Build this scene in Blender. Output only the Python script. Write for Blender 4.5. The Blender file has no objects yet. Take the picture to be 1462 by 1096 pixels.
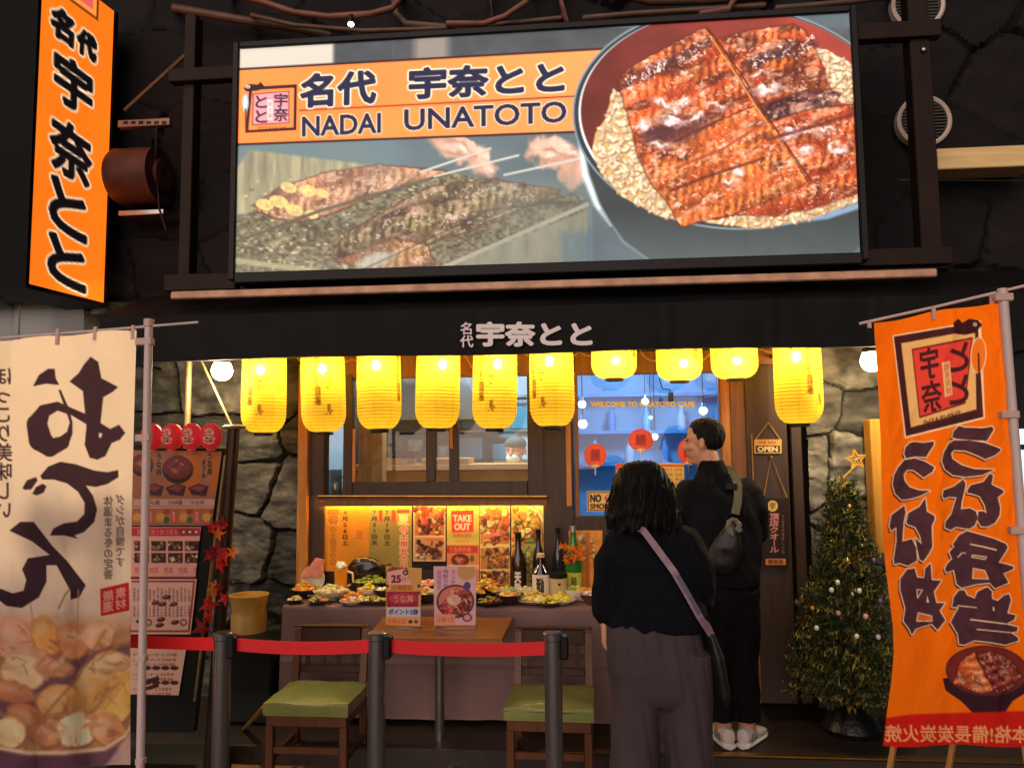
import bpy, bmesh, math, random
import numpy as np
from math import sin, cos, pi, radians, sqrt, tan
from mathutils import Vector, Matrix

# ---------------------------------------------------------------- camera, world, sun, exposure
S = bpy.context.scene
COL = S.collection
FPX, CXP, CYP = 1098.0, 731.0, 548.0          # focal length and centre in photograph pixels (1462 x 1096)
CAMP = np.array([0.0, 0.0, 1.70])
YAW, PITCH, ROLL = 0.08997, 0.08671, -0.010457
_d = np.array([-sin(YAW)*cos(PITCH), cos(YAW)*cos(PITCH), sin(PITCH)])
_r0 = np.array([cos(YAW), sin(YAW), 0.0]); _u0 = np.cross(_r0, _d)
AR = _r0*cos(ROLL) + _u0*sin(ROLL); AU = -_r0*sin(ROLL) + _u0*cos(ROLL); AD = _d
cam = bpy.data.cameras.new('camera'); camo = bpy.data.objects.new('camera', cam); COL.objects.link(camo)
mw = Matrix.Identity(4)
for i in range(3):
    mw[i][0], mw[i][1], mw[i][2], mw[i][3] = AR[i], AU[i], -AD[i], CAMP[i]
camo.matrix_world = mw
cam.sensor_fit = 'HORIZONTAL'; cam.sensor_width = 36.0; cam.lens = FPX/1462*36
cam.clip_end = 500
S.camera = camo
W = bpy.data.worlds.new('World'); S.world = W; W.use_nodes = True
nt = W.node_tree; bg = nt.nodes['Background']
sky = nt.nodes.new('ShaderNodeTexSky'); sky.sky_type = 'NISHITA'; sky.sun_disc = False
SUN_EL, SUN_AZ = radians(14), radians(192)     # soft street light from behind the viewer
sky.sun_elevation = radians(3); sky.sun_rotation = SUN_AZ
nt.links.new(sky.outputs[0], bg.inputs[0]); bg.inputs[1].default_value = 0.02
sl = bpy.data.lights.new('street_light', 'SUN'); slo = bpy.data.objects.new('street_light', sl); COL.objects.link(slo)
sl.energy = 2.05; sl.angle = radians(75); sl.color = (1.0, 0.83, 0.75)
slo.rotation_euler = Vector((sin(SUN_AZ)*cos(SUN_EL), cos(SUN_AZ)*cos(SUN_EL), sin(SUN_EL))).to_track_quat('Z', 'Y').to_euler()
S.view_settings.view_transform = 'Standard'; S.view_settings.look = 'None'
S.view_settings.exposure = 0.18; S.view_settings.gamma = 1.0
S.render.engine = 'CYCLES'
S.cycles.use_denoising = True; S.cycles.sample_clamp_indirect = 3.0; S.cycles.sample_clamp_direct = 20
S.cycles.max_bounces = 8; S.cycles.transparent_max_bounces = 12

# ---------------------------------------------------------------- pixel <-> world helpers
def ray(px, py): return AD + AR*(px-CXP)/FPX - AU*(py-CYP)/FPX
def at(px, py, y):
    v = ray(px, py); return CAMP + v*(y/v[1])
def atz(px, py, z):
    v = ray(px, py); return CAMP + v*((z-CAMP[2])/v[2])
def atx(px, py, x):
    v = ray(px, py); return CAMP + v*(x/v[0])
def proj(P):
    q = np.asarray(P, float)-CAMP; w = q@AD
    return CXP+FPX*(q@AR)/w, CYP-FPX*(q@AU)/w
def XW(px, y, py=700): return float(at(px, py, y)[0])
def ZW(py, y, px=830): return float(at(px, py, y)[2])
def lin(c):
    c = np.asarray(c, float)/255.0
    return np.where(c <= 0.04045, c/12.92, ((np.clip(c, 0, None)+0.055)/1.055)**2.4)
rng = np.random.default_rng(7); random.seed(7)

# ---------------------------------------------------------------- noise
def _h(ix, iy, s):
    n = (ix*374761393 + iy*668265263 + s*1274126177) & 0x7fffffff
    n = ((n ^ (n >> 13))*1274126177) & 0x7fffffff
    n = ((n ^ (n >> 16))*60493) & 0x7fffffff
    return (n & 0xffff)/65535.0
def vnoise(x, y, s=0):
    x = np.asarray(x, float); y = np.asarray(y, float)
    ix = np.floor(x).astype(np.int64); iy = np.floor(y).astype(np.int64)
    fx = x-ix; fy = y-iy; fx = fx*fx*(3-2*fx); fy = fy*fy*(3-2*fy)
    a = _h(ix, iy, s); b = _h(ix+1, iy, s); c = _h(ix, iy+1, s); d = _h(ix+1, iy+1, s)
    return a*(1-fx)*(1-fy)+b*fx*(1-fy)+c*(1-fx)*fy+d*fx*fy
def fbm(x, y, s=0, o=4):
    t = 0; a = .5; n = 0
    for k in range(o):
        t = t+a*vnoise(x*2**k, y*2**k, s+k*17); n += a; a *= .5
    return t/n

# ---------------------------------------------------------------- materials
def M(name, rgb, rough=.6, metal=0., var=.2, scale=6., bump=0., bscale=60., stretch=(1, 1, 1), spec=.5, coat=0., emit=None, estr=0., transl=0.):
    m = bpy.data.materials.new(name); m.use_nodes = True
    t = m.node_tree; n = t.nodes; l = t.links; b = n['Principled BSDF']
    c = list(lin(rgb))+[1]
    tc = n.new('ShaderNodeTexCoord'); mp = n.new('ShaderNodeMapping'); mp.inputs['Scale'].default_value = stretch
    l.new(tc.outputs['Object'], mp.inputs[0])
    nz = n.new('ShaderNodeTexNoise'); nz.inputs['Scale'].default_value = scale; nz.inputs['Detail'].default_value = 6
    l.new(mp.outputs[0], nz.inputs[0])
    rp = n.new('ShaderNodeValToRGB')
    rp.color_ramp.elements[0].position = .25; rp.color_ramp.elements[1].position = .75
    rp.color_ramp.elements[0].color = [x*(1-var) for x in c[:3]]+[1]
    rp.color_ramp.elements[1].color = [min(1, x*(1+var)) for x in c[:3]]+[1]
    l.new(nz.outputs[0], rp.inputs[0]); l.new(rp.outputs[0], b.inputs['Base Color'])
    b.inputs['Roughness'].default_value = rough; b.inputs['Metallic'].default_value = metal
    b.inputs['Specular IOR Level'].default_value = spec; b.inputs['Coat Weight'].default_value = coat
    if bump:
        n2 = n.new('ShaderNodeTexNoise'); n2.inputs['Scale'].default_value = bscale; n2.inputs['Detail'].default_value = 5
        l.new(mp.outputs[0], n2.inputs[0])
        bp = n.new('ShaderNodeBump'); bp.inputs['Strength'].default_value = bump; bp.inputs['Distance'].default_value = .01
        l.new(n2.outputs[0], bp.inputs['Height']); l.new(bp.outputs[0], b.inputs['Normal'])
    if emit is not None:
        b.inputs['Emission Color'].default_value = list(lin(emit))+[1]; b.inputs['Emission Strength'].default_value = estr
    if transl:
        tr = n.new('ShaderNodeBsdfTranslucent'); l.new(rp.outputs[0], tr.inputs[0])
        mx = n.new('ShaderNodeMixShader'); mx.inputs[0].default_value = transl
        l.new(b.outputs[0], mx.inputs[1]); l.new(tr.outputs[0], mx.inputs[2])
        l.new(mx.outputs[0], n['Material Output'].inputs[0])
    return m
def MP(name, rough=.6, emis=0., transl=0., spec=.3, bump=0., bscale=300., coat=0.):
    """print on a surface: colour from the mesh's painted colours"""
    m = bpy.data.materials.new(name); m.use_nodes = True
    t = m.node_tree; n = t.nodes; l = t.links; b = n['Principled BSDF']
    a = n.new('ShaderNodeAttribute'); a.attribute_name = 'print'
    l.new(a.outputs['Color'], b.inputs['Base Color']); b.inputs['Roughness'].default_value = rough
    b.inputs['Specular IOR Level'].default_value = spec; b.inputs['Coat Weight'].default_value = coat
    if emis:
        l.new(a.outputs['Color'], b.inputs['Emission Color']); b.inputs['Emission Strength'].default_value = emis
    if bump:
        tc = n.new('ShaderNodeTexCoord')
        n2 = n.new('ShaderNodeTexNoise'); n2.inputs['Scale'].default_value = bscale; l.new(tc.outputs['Object'], n2.inputs[0])
        bp = n.new('ShaderNodeBump'); bp.inputs['Strength'].default_value = bump; bp.inputs['Distance'].default_value = .004
        l.new(n2.outputs[0], bp.inputs['Height']); l.new(bp.outputs[0], b.inputs['Normal'])
    if transl:
        tr = n.new('ShaderNodeBsdfTranslucent'); l.new(a.outputs['Color'], tr.inputs[0])
        mx = n.new('ShaderNodeMixShader'); mx.inputs[0].default_value = transl
        l.new(b.outputs[0], mx.inputs[1]); l.new(tr.outputs[0], mx.inputs[2])
        l.new(mx.outputs[0], n['Material Output'].inputs[0])
    return m
def MGlass(name, tint=(1, 1, 1), refl=1.45):
    m = bpy.data.materials.new(name); m.use_nodes = True
    t = m.node_tree; n = t.nodes; l = t.links; n.remove(n['Principled BSDF'])
    f = n.new('ShaderNodeFresnel'); f.inputs[0].default_value = refl
    tr = n.new('ShaderNodeBsdfTransparent'); tr.inputs[0].default_value = (*tint, 1)
    g = n.new('ShaderNodeBsdfGlossy'); g.inputs['Roughness'].default_value = .01
    tc = n.new('ShaderNodeTexCoord'); nz = n.new('ShaderNodeTexNoise'); nz.inputs['Scale'].default_value = 3; l.new(tc.outputs['Object'], nz.inputs[0])
    bp = n.new('ShaderNodeBump'); bp.inputs['Strength'].default_value = .02; l.new(nz.outputs[0], bp.inputs['Height']); l.new(bp.outputs[0], g.inputs['Normal'])
    mx = n.new('ShaderNodeMixShader'); l.new(f.outputs[0], mx.inputs[0]); l.new(tr.outputs[0], mx.inputs[1]); l.new(g.outputs[0], mx.inputs[2])
    l.new(mx.outputs[0], n['Material Output'].inputs[0])
    return m
def MEmit(name, rgb, st):
    return M(name, (200, 200, 200), emit=rgb, estr=st, var=.02)

# ---------------------------------------------------------------- mesh builder and object helpers
class MB:
    def __init__(s): s.v = []; s.f = []; s.p = []
    def add(s, vs, fs):
        o = len(s.v); s.p.append((o, len(s.f))); s.v += [tuple(float(c) for c in p) for p in vs]; s.f += [tuple(i+o for i in q) for q in fs]; return s
    def box(s, x0, x1, y0, y1, z0, z1, ch=.0):
        if x0 > x1: x0, x1 = x1, x0
        if y0 > y1: y0, y1 = y1, y0
        if z0 > z1: z0, z1 = z1, z0
        c = min(ch, (x1-x0)*.45, (y1-y0)*.45, (z1-z0)*.45)
        if c <= 0:
            vs = [(x0, y0, z0), (x1, y0, z0), (x1, y1, z0), (x0, y1, z0), (x0, y0, z1), (x1, y0, z1), (x1, y1, z1), (x0, y1, z1)]
            return s.add(vs, [(0, 3, 2, 1), (4, 5, 6, 7), (0, 1, 5, 4), (1, 2, 6, 5), (2, 3, 7, 6), (3, 0, 4, 7)])
        bm = bmesh.new(); bmesh.ops.create_cube(bm, size=1)
        for v in bm.verts: v.co = Vector(((x0+x1)/2+v.co.x*(x1-x0), (y0+y1)/2+v.co.y*(y1-y0), (z0+z1)/2+v.co.z*(z1-z0)))
        bmesh.ops.bevel(bm, geom=bm.edges[:], offset=c, segments=1, affect='EDGES', profile=.5)
        bm.verts.index_update(); s.add([v.co for v in bm.verts], [[v.index for v in f.verts] for f in bm.faces]); bm.free(); return s
    def tube(s, pts, r, n=8, cap=True, flat=None):
        P = [np.array(p, float) for p in pts]; R = [r]*len(P) if np.isscalar(r) else list(r)
        rings = []; ref = None
        for i, p in enumerate(P):
            t = P[min(i+1, len(P)-1)]-P[max(i-1, 0)]; t = t/(np.linalg.norm(t)+1e-9)
            if ref is None:
                ref = np.array([0, 0, 1.]) if abs(t[2]) < .9 else np.array([0, 1., 0])
            a = np.cross(t, ref); a /= np.linalg.norm(a)+1e-9; b = np.cross(a, t); ref = b
            fa, fb = (1, 1) if flat is None else flat
            rings.append([p+R[i]*(a*fa*cos(2*pi*k/n)+b*fb*sin(2*pi*k/n)) for k in range(n)])
        vs = [v for q in rings for v in q]; fs = []
        for i in range(len(P)-1):
            for k in range(n): fs.append((i*n+k, i*n+(k+1) % n, (i+1)*n+(k+1) % n, (i+1)*n+k))
        if cap: fs.append(tuple(range(n))[::-1]); fs.append(tuple((len(P)-1)*n+k for k in range(n)))
        return s.add(vs, fs)
    def lathe(s, prof, c=(0, 0, 0), n=24, sx=1, sy=1):
        vs = [(c[0]+r*sx*cos(2*pi*k/n), c[1]+r*sy*sin(2*pi*k/n), c[2]+z) for r, z in prof for k in range(n)]
        fs = [(i*n+k, i*n+(k+1) % n, (i+1)*n+(k+1) % n, (i+1)*n+k) for i in range(len(prof)-1) for k in range(n)]
        return s.add(vs, fs)
    def cyl(s, c, r, z0, z1, n=24):
        return s.lathe([(0.0001, z0), (r, z0), (r, z1), (0.0001, z1)], (c[0], c[1], 0), n)
    def prism(s, poly, y0, y1):
        """polygon in (x, z) extruded along y"""
        n = len(poly); vs = [(x, y0, z) for x, z in poly]+[(x, y1, z) for x, z in poly]
        fs = [tuple(range(n)), tuple(range(n, 2*n))[::-1]]+[(i, i+n, (i+1) % n+n, (i+1) % n) for i in range(n)]
        return s.add(vs, fs)
    def ell(s, c, r, n=14, m=8, jit=0, seed=0):
        vs = []; fs = []; rr = np.random.default_rng(seed)
        for i in range(m+1):
            th = pi*i/m
            for k in range(n):
                j = 1+jit*(rr.random()-.5) if 0 < i < m else 1
                vs.append((c[0]+r[0]*sin(th)*cos(2*pi*k/n)*j, c[1]+r[1]*sin(th)*sin(2*pi*k/n)*j, c[2]+r[2]*cos(th)*j))
        for i in range(m):
            for k in range(n): fs.append((i*n+k, (i+1)*n+k, (i+1)*n+(k+1) % n, i*n+(k+1) % n))
        return s.add(vs, fs)

ORG = {}
def thing(name, label, cat, loc=(0, 0, 0), group=None):
    o = bpy.data.objects.new(name, None); COL.objects.link(o); o.location = [float(c) for c in loc]
    o.empty_display_size = .1
    o['label'] = label; o['category'] = cat
    if group: o['group'] = group
    ORG[o] = np.array(loc, float); return o
def tag(o, label, cat, group=None):
    o['label'] = label; o['category'] = cat
    if group: o['group'] = group
    return o
def obj(name, mb, mat, parent=None, smooth=False, org=None, label=None, split=False):
    if split:                                   # every added piece becomes a part of its own
        for i, (v0, f0) in enumerate(mb.p):
            v1, f1 = mb.p[i+1] if i+1 < len(mb.p) else (len(mb.v), len(mb.f))
            q = MB(); q.add(mb.v[v0:v1], [tuple(k-v0 for k in f) for f in mb.f[f0:f1]]); o = obj(name, q, mat, parent, smooth)
        return o
    """link builder (world coordinates) as one mesh object; children are shifted to their thing's origin"""
    if isinstance(mb, MB):
        me = bpy.data.meshes.new(name); me.from_pydata(mb.v, [], mb.f)
    else: me = mb
    o = bpy.data.objects.new(name, me); COL.objects.link(o)
    n = len(me.vertices); co = np.empty(n*3, np.float32); me.vertices.foreach_get('co', co); co = co.reshape(-1, 3)
    if parent is not None:
        off = ORG[parent]; o.parent = parent
    else:
        off = np.array([(co[:, 0].min()+co[:, 0].max())/2, (co[:, 1].min()+co[:, 1].max())/2, co[:, 2].min()]) if org is None else np.array(org, float)
        o.location = [float(c) for c in off]
    ORG[o] = off
    me.vertices.foreach_set('co', (co-off).astype(np.float32).ravel())
    if mat: me.materials.append(mat)
    if smooth: me.polygons.foreach_set('use_smooth', [True]*len(me.polygons))
    me.update()
    if smooth is True and len(me.polygons) < 60000:
        try: me.set_sharp_from_angle(angle=radians(42))
        except Exception: pass
    if label: o['label'] = label
    return o
def struct(name, mb, mat, **k):
    o = obj(name, mb, mat, **k); o['kind'] = 'structure'; return o
def dup(root, loc=None, rotz=None, label=None):
    r = root.copy(); COL.objects.link(r)
    if loc is not None: r.location = [float(c) for c in loc]
    if rotz is not None: r.rotation_euler = (0, 0, rotz)
    if label: r['label'] = label
    ORG[r] = ORG[root]
    for ch in list(root.children):
        c = ch.copy(); COL.objects.link(c); c.parent = r
        for g in list(ch.children):
            e = g.copy(); COL.objects.link(e); e.parent = c
    return r
def pbox(mb, x0, y0, x1, y1, y, dep, ch=.0):
    """box whose front face covers the photograph's rectangle at depth y"""
    xm, ym = (x0+x1)/2, (y0+y1)/2
    return mb.box(at(x0, ym, y)[0], at(x1, ym, y)[0], y, y+dep, at(xm, y1, y)[2], at(xm, y0, y)[2], ch)

# ---------------------------------------------------------------- painter: prints on flat or curved sheets as mesh colours
def sdist(px, py, E):
    """signed distance of points to a closed shape given by edges (n,2,2); negative inside (even-odd)"""
    out = np.full(px.shape, 1e9); par = np.zeros(px.shape, bool)
    for i in range(0, len(E), 64):
        e = E[i:i+64]; ax, ay, bx, by = e[:, 0, 0], e[:, 0, 1], e[:, 1, 0], e[:, 1, 1]
        dx, dy = bx-ax, by-ay; L = dx*dx+dy*dy+1e-12
        qx = px[:, None]-ax; qy = py[:, None]-ay
        t = np.clip((qx*dx+qy*dy)/L, 0, 1)
        d = (qx-t*dx)**2+(qy-t*dy)**2
        out = np.minimum(out, d.min(1))
        c = (ay > py[:, None]) != (by > py[:, None])
        xi = ax+(py[:, None]-ay)*dx/np.where(np.abs(dy) < 1e-12, 1e-12, dy)
        par ^= ((c & (px[:, None] < xi)).sum(1) % 2).astype(bool)
    out = np.sqrt(out); return np.where(par, -out, out)
def loop_edges(loops):
    r = []
    for p in loops:
        p = np.array(p, float); r.append(np.stack([p, np.roll(p, -1, 0)], 1))
    return np.concatenate(r)
_tc = {}
def text_edges(s, vertical=False, sp=1.0):
    k = (s, vertical, sp)
    if k in _tc: return _tc[k]
    cu = bpy.data.curves.new('glyphs', 'FONT'); cu.body = '\n'.join(s.replace('ー', '｜')) if vertical else s
    cu.align_x = 'CENTER' if vertical else 'LEFT'; cu.resolution_u = 3; cu.space_line = sp if vertical else 1.0
    o = bpy.data.objects.new('glyphs', cu); COL.objects.link(o)
    me = bpy.data.meshes.new_from_object(o.evaluated_get(bpy.context.evaluated_depsgraph_get()))
    bpy.context.view_layer.update()
    me = bpy.data.meshes.new_from_object(o.evaluated_get(bpy.context.evaluated_depsgraph_get()))
    bm = bmesh.new(); bm.from_mesh(me); bmesh.ops.remove_doubles(bm, verts=bm.verts[:], dist=1e-5)
    E = np.array([[[v.co.x, v.co.y] for v in e.verts] for e in bm.edges if len(e.link_faces) == 1], float)
    bm.free(); bpy.data.objects.remove(o); bpy.data.curves.remove(cu); bpy.data.meshes.remove(me)
    mn = E.reshape(-1, 2).min(0); mx = E.reshape(-1, 2).max(0)
    E = (E-mn)/(mx-mn); E[:, :, 1] = 1-E[:, :, 1]          # unit ink box, y down
    _tc[k] = E; return E

class Cv:
    def __init__(s, px, py, base, soft):
        s.x = px; s.y = py; s.soft = soft
        s.c = np.tile(np.array(base, float), (len(px), 1))
    def warp(s, amp=0., k=14., seed=0):
        """bend the drawing by noise so that outlines come out organic; warp() straightens it again"""
        if not hasattr(s, 'x0'): s.x0, s.y0 = s.x, s.y
        s.x, s.y = s.x0, s.y0
        if amp: s.x = s.x0+amp*2*(fbm(s.x0/k, s.y0/k, seed)-.5)*2; s.y = s.y0+amp*2*(fbm(s.x0/k, s.y0/k, seed+77)-.5)*2
        return s
    def _mix(s, i, a, color):
        c = color(s.x[i], s.y[i]) if callable(color) else np.array(color, float)
        s.c[i] = s.c[i]*(1-a[:, None])+c*a[:, None]
    def _sel(s, x0, y0, x1, y1, g): return np.nonzero((s.x > x0-g) & (s.x < x1+g) & (s.y > y0-g) & (s.y < y1+g))[0]
    def edges(s, E, color, grow=0., a=1., soft=None):
        soft = soft or s.soft; mn = E.reshape(-1, 2).min(0); mx = E.reshape(-1, 2).max(0)
        i = s._sel(mn[0], mn[1], mx[0], mx[1], max(grow, 0)+soft)
        if len(i) == 0: return s
        d = sdist(s.x[i], s.y[i], E)
        s._mix(i, a*np.clip(.5-(d-grow)/soft, 0, 1), color); return s
    def poly(s, loops, color, **k):
        if not isinstance(loops[0][0], (tuple, list)): loops = [loops]
        return s.edges(loop_edges(loops), color, **k)
    def rect(s, x0, y0, x1, y1, color, **k): return s.poly([(x0, y0), (x1, y0), (x1, y1), (x0, y1)], color, **k)
    def ell(s, cx, cy, rx, ry, color, rot=0., a=1., soft=None):
        soft = soft or s.soft; R = max(rx, ry)
        i = s._sel(cx-R, cy-R, cx+R, cy+R, soft)
        if len(i) == 0: return s
        dx, dy = s.x[i]-cx, s.y[i]-cy; c, q = cos(rot), sin(rot)
        u, v = (dx*c+dy*q)/rx, (-dx*q+dy*c)/ry; k = np.sqrt(u*u+v*v)
        s._mix(i, a*np.clip(.5-(k-1)*min(rx, ry)/soft, 0, 1), color); return s
    def line(s, pts, w, color, a=1., soft=None):
        """brush line: w is the half width, one value or one per point"""
        soft = soft or s.soft; P = np.array(pts, float); Wd = np.full(len(P), w, float) if np.isscalar(w) else np.array(w, float)
        g = Wd.max(); i = s._sel(P[:, 0].min(), P[:, 1].min(), P[:, 0].max(), P[:, 1].max(), g+soft)
        if len(i) == 0: return s
        d = np.full(len(i), 1e9)
        for k in range(len(P)-1):
            ax, ay = P[k]; dx, dy = P[k+1]-P[k]; t = np.clip(((s.x[i]-ax)*dx+(s.y[i]-ay)*dy)/(dx*dx+dy*dy+1e-9), 0, 1)
            d = np.minimum(d, np.hypot(s.x[i]-ax-t*dx, s.y[i]-ay-t*dy)-(Wd[k]+t*(Wd[k+1]-Wd[k])))
        s._mix(i, a*np.clip(.5-d/soft, 0, 1), color); return s
    def text(s, t, p0, ex, ey, color, grow=0., outline=None, og=1.5, vertical=False, mirror=False, shadow=None, a=1., sp=1.0):
        """ink box of the string spans p0, p0+ex (across) and p0+ey (down)"""
        E = text_edges(t, vertical, sp)
        if mirror: E = E.copy(); E[:, :, 0] = 1-E[:, :, 0]
        Q = np.array(p0, float)+E[:, :, :1]*np.array(ex, float)+E[:, :, 1:]*np.array(ey, float)
        if shadow is not None: s.edges(Q+np.array(shadow[0]), shadow[1], grow=grow+og*.7)
        if outline is not None: s.edges(Q, outline, grow=grow+og)
        return s.edges(Q, color, grow=grow, a=a)
    def tbox(s, t, x0, y0, x1, y1, color, **k): return s.text(t, (x0, y0), (x1-x0, 0), (0, y1-y0), color, **k)
def sheet(name, P, nu, nv, paint, mat, parent=None, base=(200, 200, 200), coords=None, gain=1., soft=None, smooth=True, label=None):
    """grid of points P (nv*nu,3) becomes a mesh with painted colours; paint(canvas) works in photograph pixels unless coords are given"""
    if coords is None: px, py = proj(P)
    else: px, py = coords
    if soft is None:
        a = px.reshape(nv, nu); b = py.reshape(nv, nu)
        soft = max(.35, 1.1*float(np.hypot(np.diff(a, axis=1), np.diff(b, axis=1)).mean()))
    cv = Cv(px, py, base, soft); paint(cv)
    me = bpy.data.meshes.new(name)
    idx = np.arange(nu*nv).reshape(nv, nu)
    q = np.stack([idx[:-1, :-1], idx[1:, :-1], idx[1:, 1:], idx[:-1, 1:]], -1).reshape(-1, 4)
    me.vertices.add(nu*nv); me.vertices.foreach_set('co', np.asarray(P, np.float32).ravel())
    me.loops.add(q.size); me.loops.foreach_set('vertex_index', q.astype(np.int32).ravel())
    me.polygons.add(len(q)); me.polygons.foreach_set('loop_start', np.arange(0, q.size, 4, dtype=np.int32))
    me.update(calc_edges=True); me.validate()
    at_ = me.color_attributes.new('print', 'FLOAT_COLOR', 'POINT')
    c = np.ones((nu*nv, 4), np.float32); c[:, :3] = lin(np.clip(cv.c, 0, 255))*gain
    at_.data.foreach_set('color', c.ravel())
    return obj(name, me, mat, parent, smooth=smooth, label=label)
def quadgrid(c4, nu, nv):
    """bilinear grid over four 3-D corners tl, tr, br, bl; row 0 is the top"""
    u = np.linspace(0, 1, nu)[None, :, None]; v = np.linspace(0, 1, nv)[:, None, None]
    tl, tr, br, bl = [np.array(c, float) for c in c4]
    return ((tl*(1-u)+tr*u)*(1-v)+(bl*(1-u)+br*u)*v).reshape(-1, 3)
def qpanel(name, q, y, paint, mat, parent=None, step=1.4, **k):
    """flat print covering a photograph quad at depth y"""
    ys = [y]*4 if np.isscalar(y) else y
    c = [at(*p, yy) for p, yy in zip(q, ys)]
    nu = max(3, int(np.hypot(q[1][0]-q[0][0], q[1][1]-q[0][1])/step)+1); nv = max(3, int(np.hypot(q[3][0]-q[0][0], q[3][1]-q[0][1])/step)+1)
    return sheet(name, quadgrid(c, nu, nv), nu, nv, paint, mat, parent, **k)
def rq(x0, y0, x1, y1): return [(x0, y0), (x1, y0), (x1, y1), (x0, y1)]
def blobs(cv, x0, y0, x1, y1, n, pal, r, seed, el=.6):
    """food-like heap of overlapping pieces"""
    g = np.random.default_rng(seed); cv.warp(r*.55, r*1.2, seed)
    for k in range(n):
        x, y = g.uniform(x0, x1), g.uniform(y0, y1); c = np.array(pal[g.integers(len(pal))], float)*g.uniform(.75, 1.15)
        rr = r*g.uniform(.6, 1.3); ro = g.uniform(0, pi); e = g.uniform(el, 1)
        cv.ell(x, y, rr, rr*e, np.clip(c*.5, 0, 255), ro); cv.ell(x-.1*rr, y-.18*rr, rr*.8, rr*e*.75, np.clip(c, 0, 255), ro)
        cv.ell(x-.25*rr, y-.3*rr, rr*.25, rr*e*.2, np.clip(c*1.5+25, 0, 255), ro, a=.7)
    cv.warp()
# ---------------------------------------------------------------- ground and step
m_asph = M('asphalt', (58, 54, 54), .75, var=.35, scale=14, bump=.5, bscale=220)
struct('ground', MB().add([(-60, -60, 0), (60, -60, 0), (60, 60, 0), (-60, 60, 0)], [(0, 1, 2, 3)]), m_asph)
m_step = M('step_stone', (52, 42, 38), .45, var=.3, scale=9, bump=.2, bscale=90)
struct('step', MB().box(-2.6, 4.2, 4.16, 5.2, 0, .135, .008), m_step)
m_brass = M('brass', (170, 128, 70), .35, 1., var=.25, scale=20)
struct('step_edge', MB().box(-.25, 4.2, 4.145, 4.19, .1375, .147, .003), m_brass)

# ---------------------------------------------------------------- building
YW = 5.0
bld = thing('shop_building', 'dark shop building with stone cladding and wooden front behind the lanterns', 'building', (0, YW, 0))
m_stone = MP('stone', .78, spec=.3, bump=.9, bscale=90)
m_dwood = M('dark_wood', (56, 38, 26), .5, var=.35, scale=5, stretch=(8, 8, .6), bump=.15, bscale=30)
m_wood = M('honey_wood', (190, 122, 46), .45, var=.3, scale=5, stretch=(10, 10, .7), bump=.1, bscale=30)
m_brown = M('brown_wood', (124, 80, 40), .5, var=.3, scale=5, stretch=(8, 8, .6), bump=.1, bscale=30)
m_black = M('black_paint', (14, 13, 13), .5, var=.3, scale=5, spec=.3)
m_steel = M('steel', (172, 163, 163), .22, .9, var=.1, scale=30)
def stonewall(name, x0, x1, z0, z1, y, step, cw, ch, depth, gap, tone, seed, parent, rough=.4, tint=(1, 1, 1)):
    nx = int((x1-x0)/step)+1; nz = int((z1-z0)/step)+1
    X, Z = np.meshgrid(np.linspace(x0, x1, nx), np.linspace(z1, z0, nz)); X = X.ravel(); Z = Z.ravel()
    g = np.random.default_rng(seed); si = []
    for i in range(int((x1-x0)/cw)+3):
        for j in range(int((z1-z0)/ch)+3):
            si.append((x0+(i-.5+.5*(j % 2)+g.uniform(-.38, .38))*cw, z0+(j-.5+g.uniform(-.36, .36))*ch))
    si = np.array(si); wx = (fbm(X*5, Z*5, seed+3)-.5)*.10; wz = (fbm(X*5, Z*5, seed+5)-.5)*.08
    D = np.hypot((X+wx)[:, None]-si[:, 0], ((Z+wz)[:, None]-si[:, 1])*cw/ch); o = np.argsort(D, 1)[:, :2]
    k = o[:, 0]; r = np.arange(len(X)); e = D[r, o[:, 1]]-D[r, k]
    w = np.clip((e-gap*.3)/(gap*1.6), 0, 1); w = w*w*(3-2*w)
    tl = g.uniform(-.12, .12, (len(si), 2)); hh = g.uniform(-.4, .4, len(si))
    h = w*(depth*(1+hh[k])+tl[k, 0]*(X-si[k, 0])+tl[k, 1]*(Z-si[k, 1])+depth*rough*((fbm(X*7, Z*16, seed+9, 5)-.5)*2+1.1*(np.abs(fbm(X*5+.6*Z, Z*11, seed+31, 5)-.5)*-4+.5)))
    h = h+w*depth*.22*(fbm(X*34, Z*48, seed+51, 3)-.5)*(1 if rough > .3 else .4)
    P = np.stack([X, y-h, Z], 1); tn = g.uniform(.7, 1.3, len(si))
    def pt(cv):
        c = np.array(tone, float)*(tn[k]*(.35+1.3*fbm(X*11, Z*16, seed+21, 6)))[:, None]*np.array(tint)
        cv.c = np.where(w[:, None] > .25, c, np.array(tone)*.35)
    return sheet(name, P, nx, nz, pt, m_stone, parent, coords=(X, Z))
stonewall('stone_wall', -3.4, -1.845, 0, 2.75, YW, .010, .60, .40, .045, .017, (72, 69, 62), 6, bld, .34)
stonewall('stone_wall', 1.40, 2.6, 0, 2.75, YW, .010, .66, .42, .045, .017, (92, 88, 78), 12, bld, .34)
stonewall('upper_wall', -4.6, 4.8, 2.75, 5.6, YW+.02, .022, .62, .5, .018, .022, (20, 14, 17), 23, bld, .25)
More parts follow.
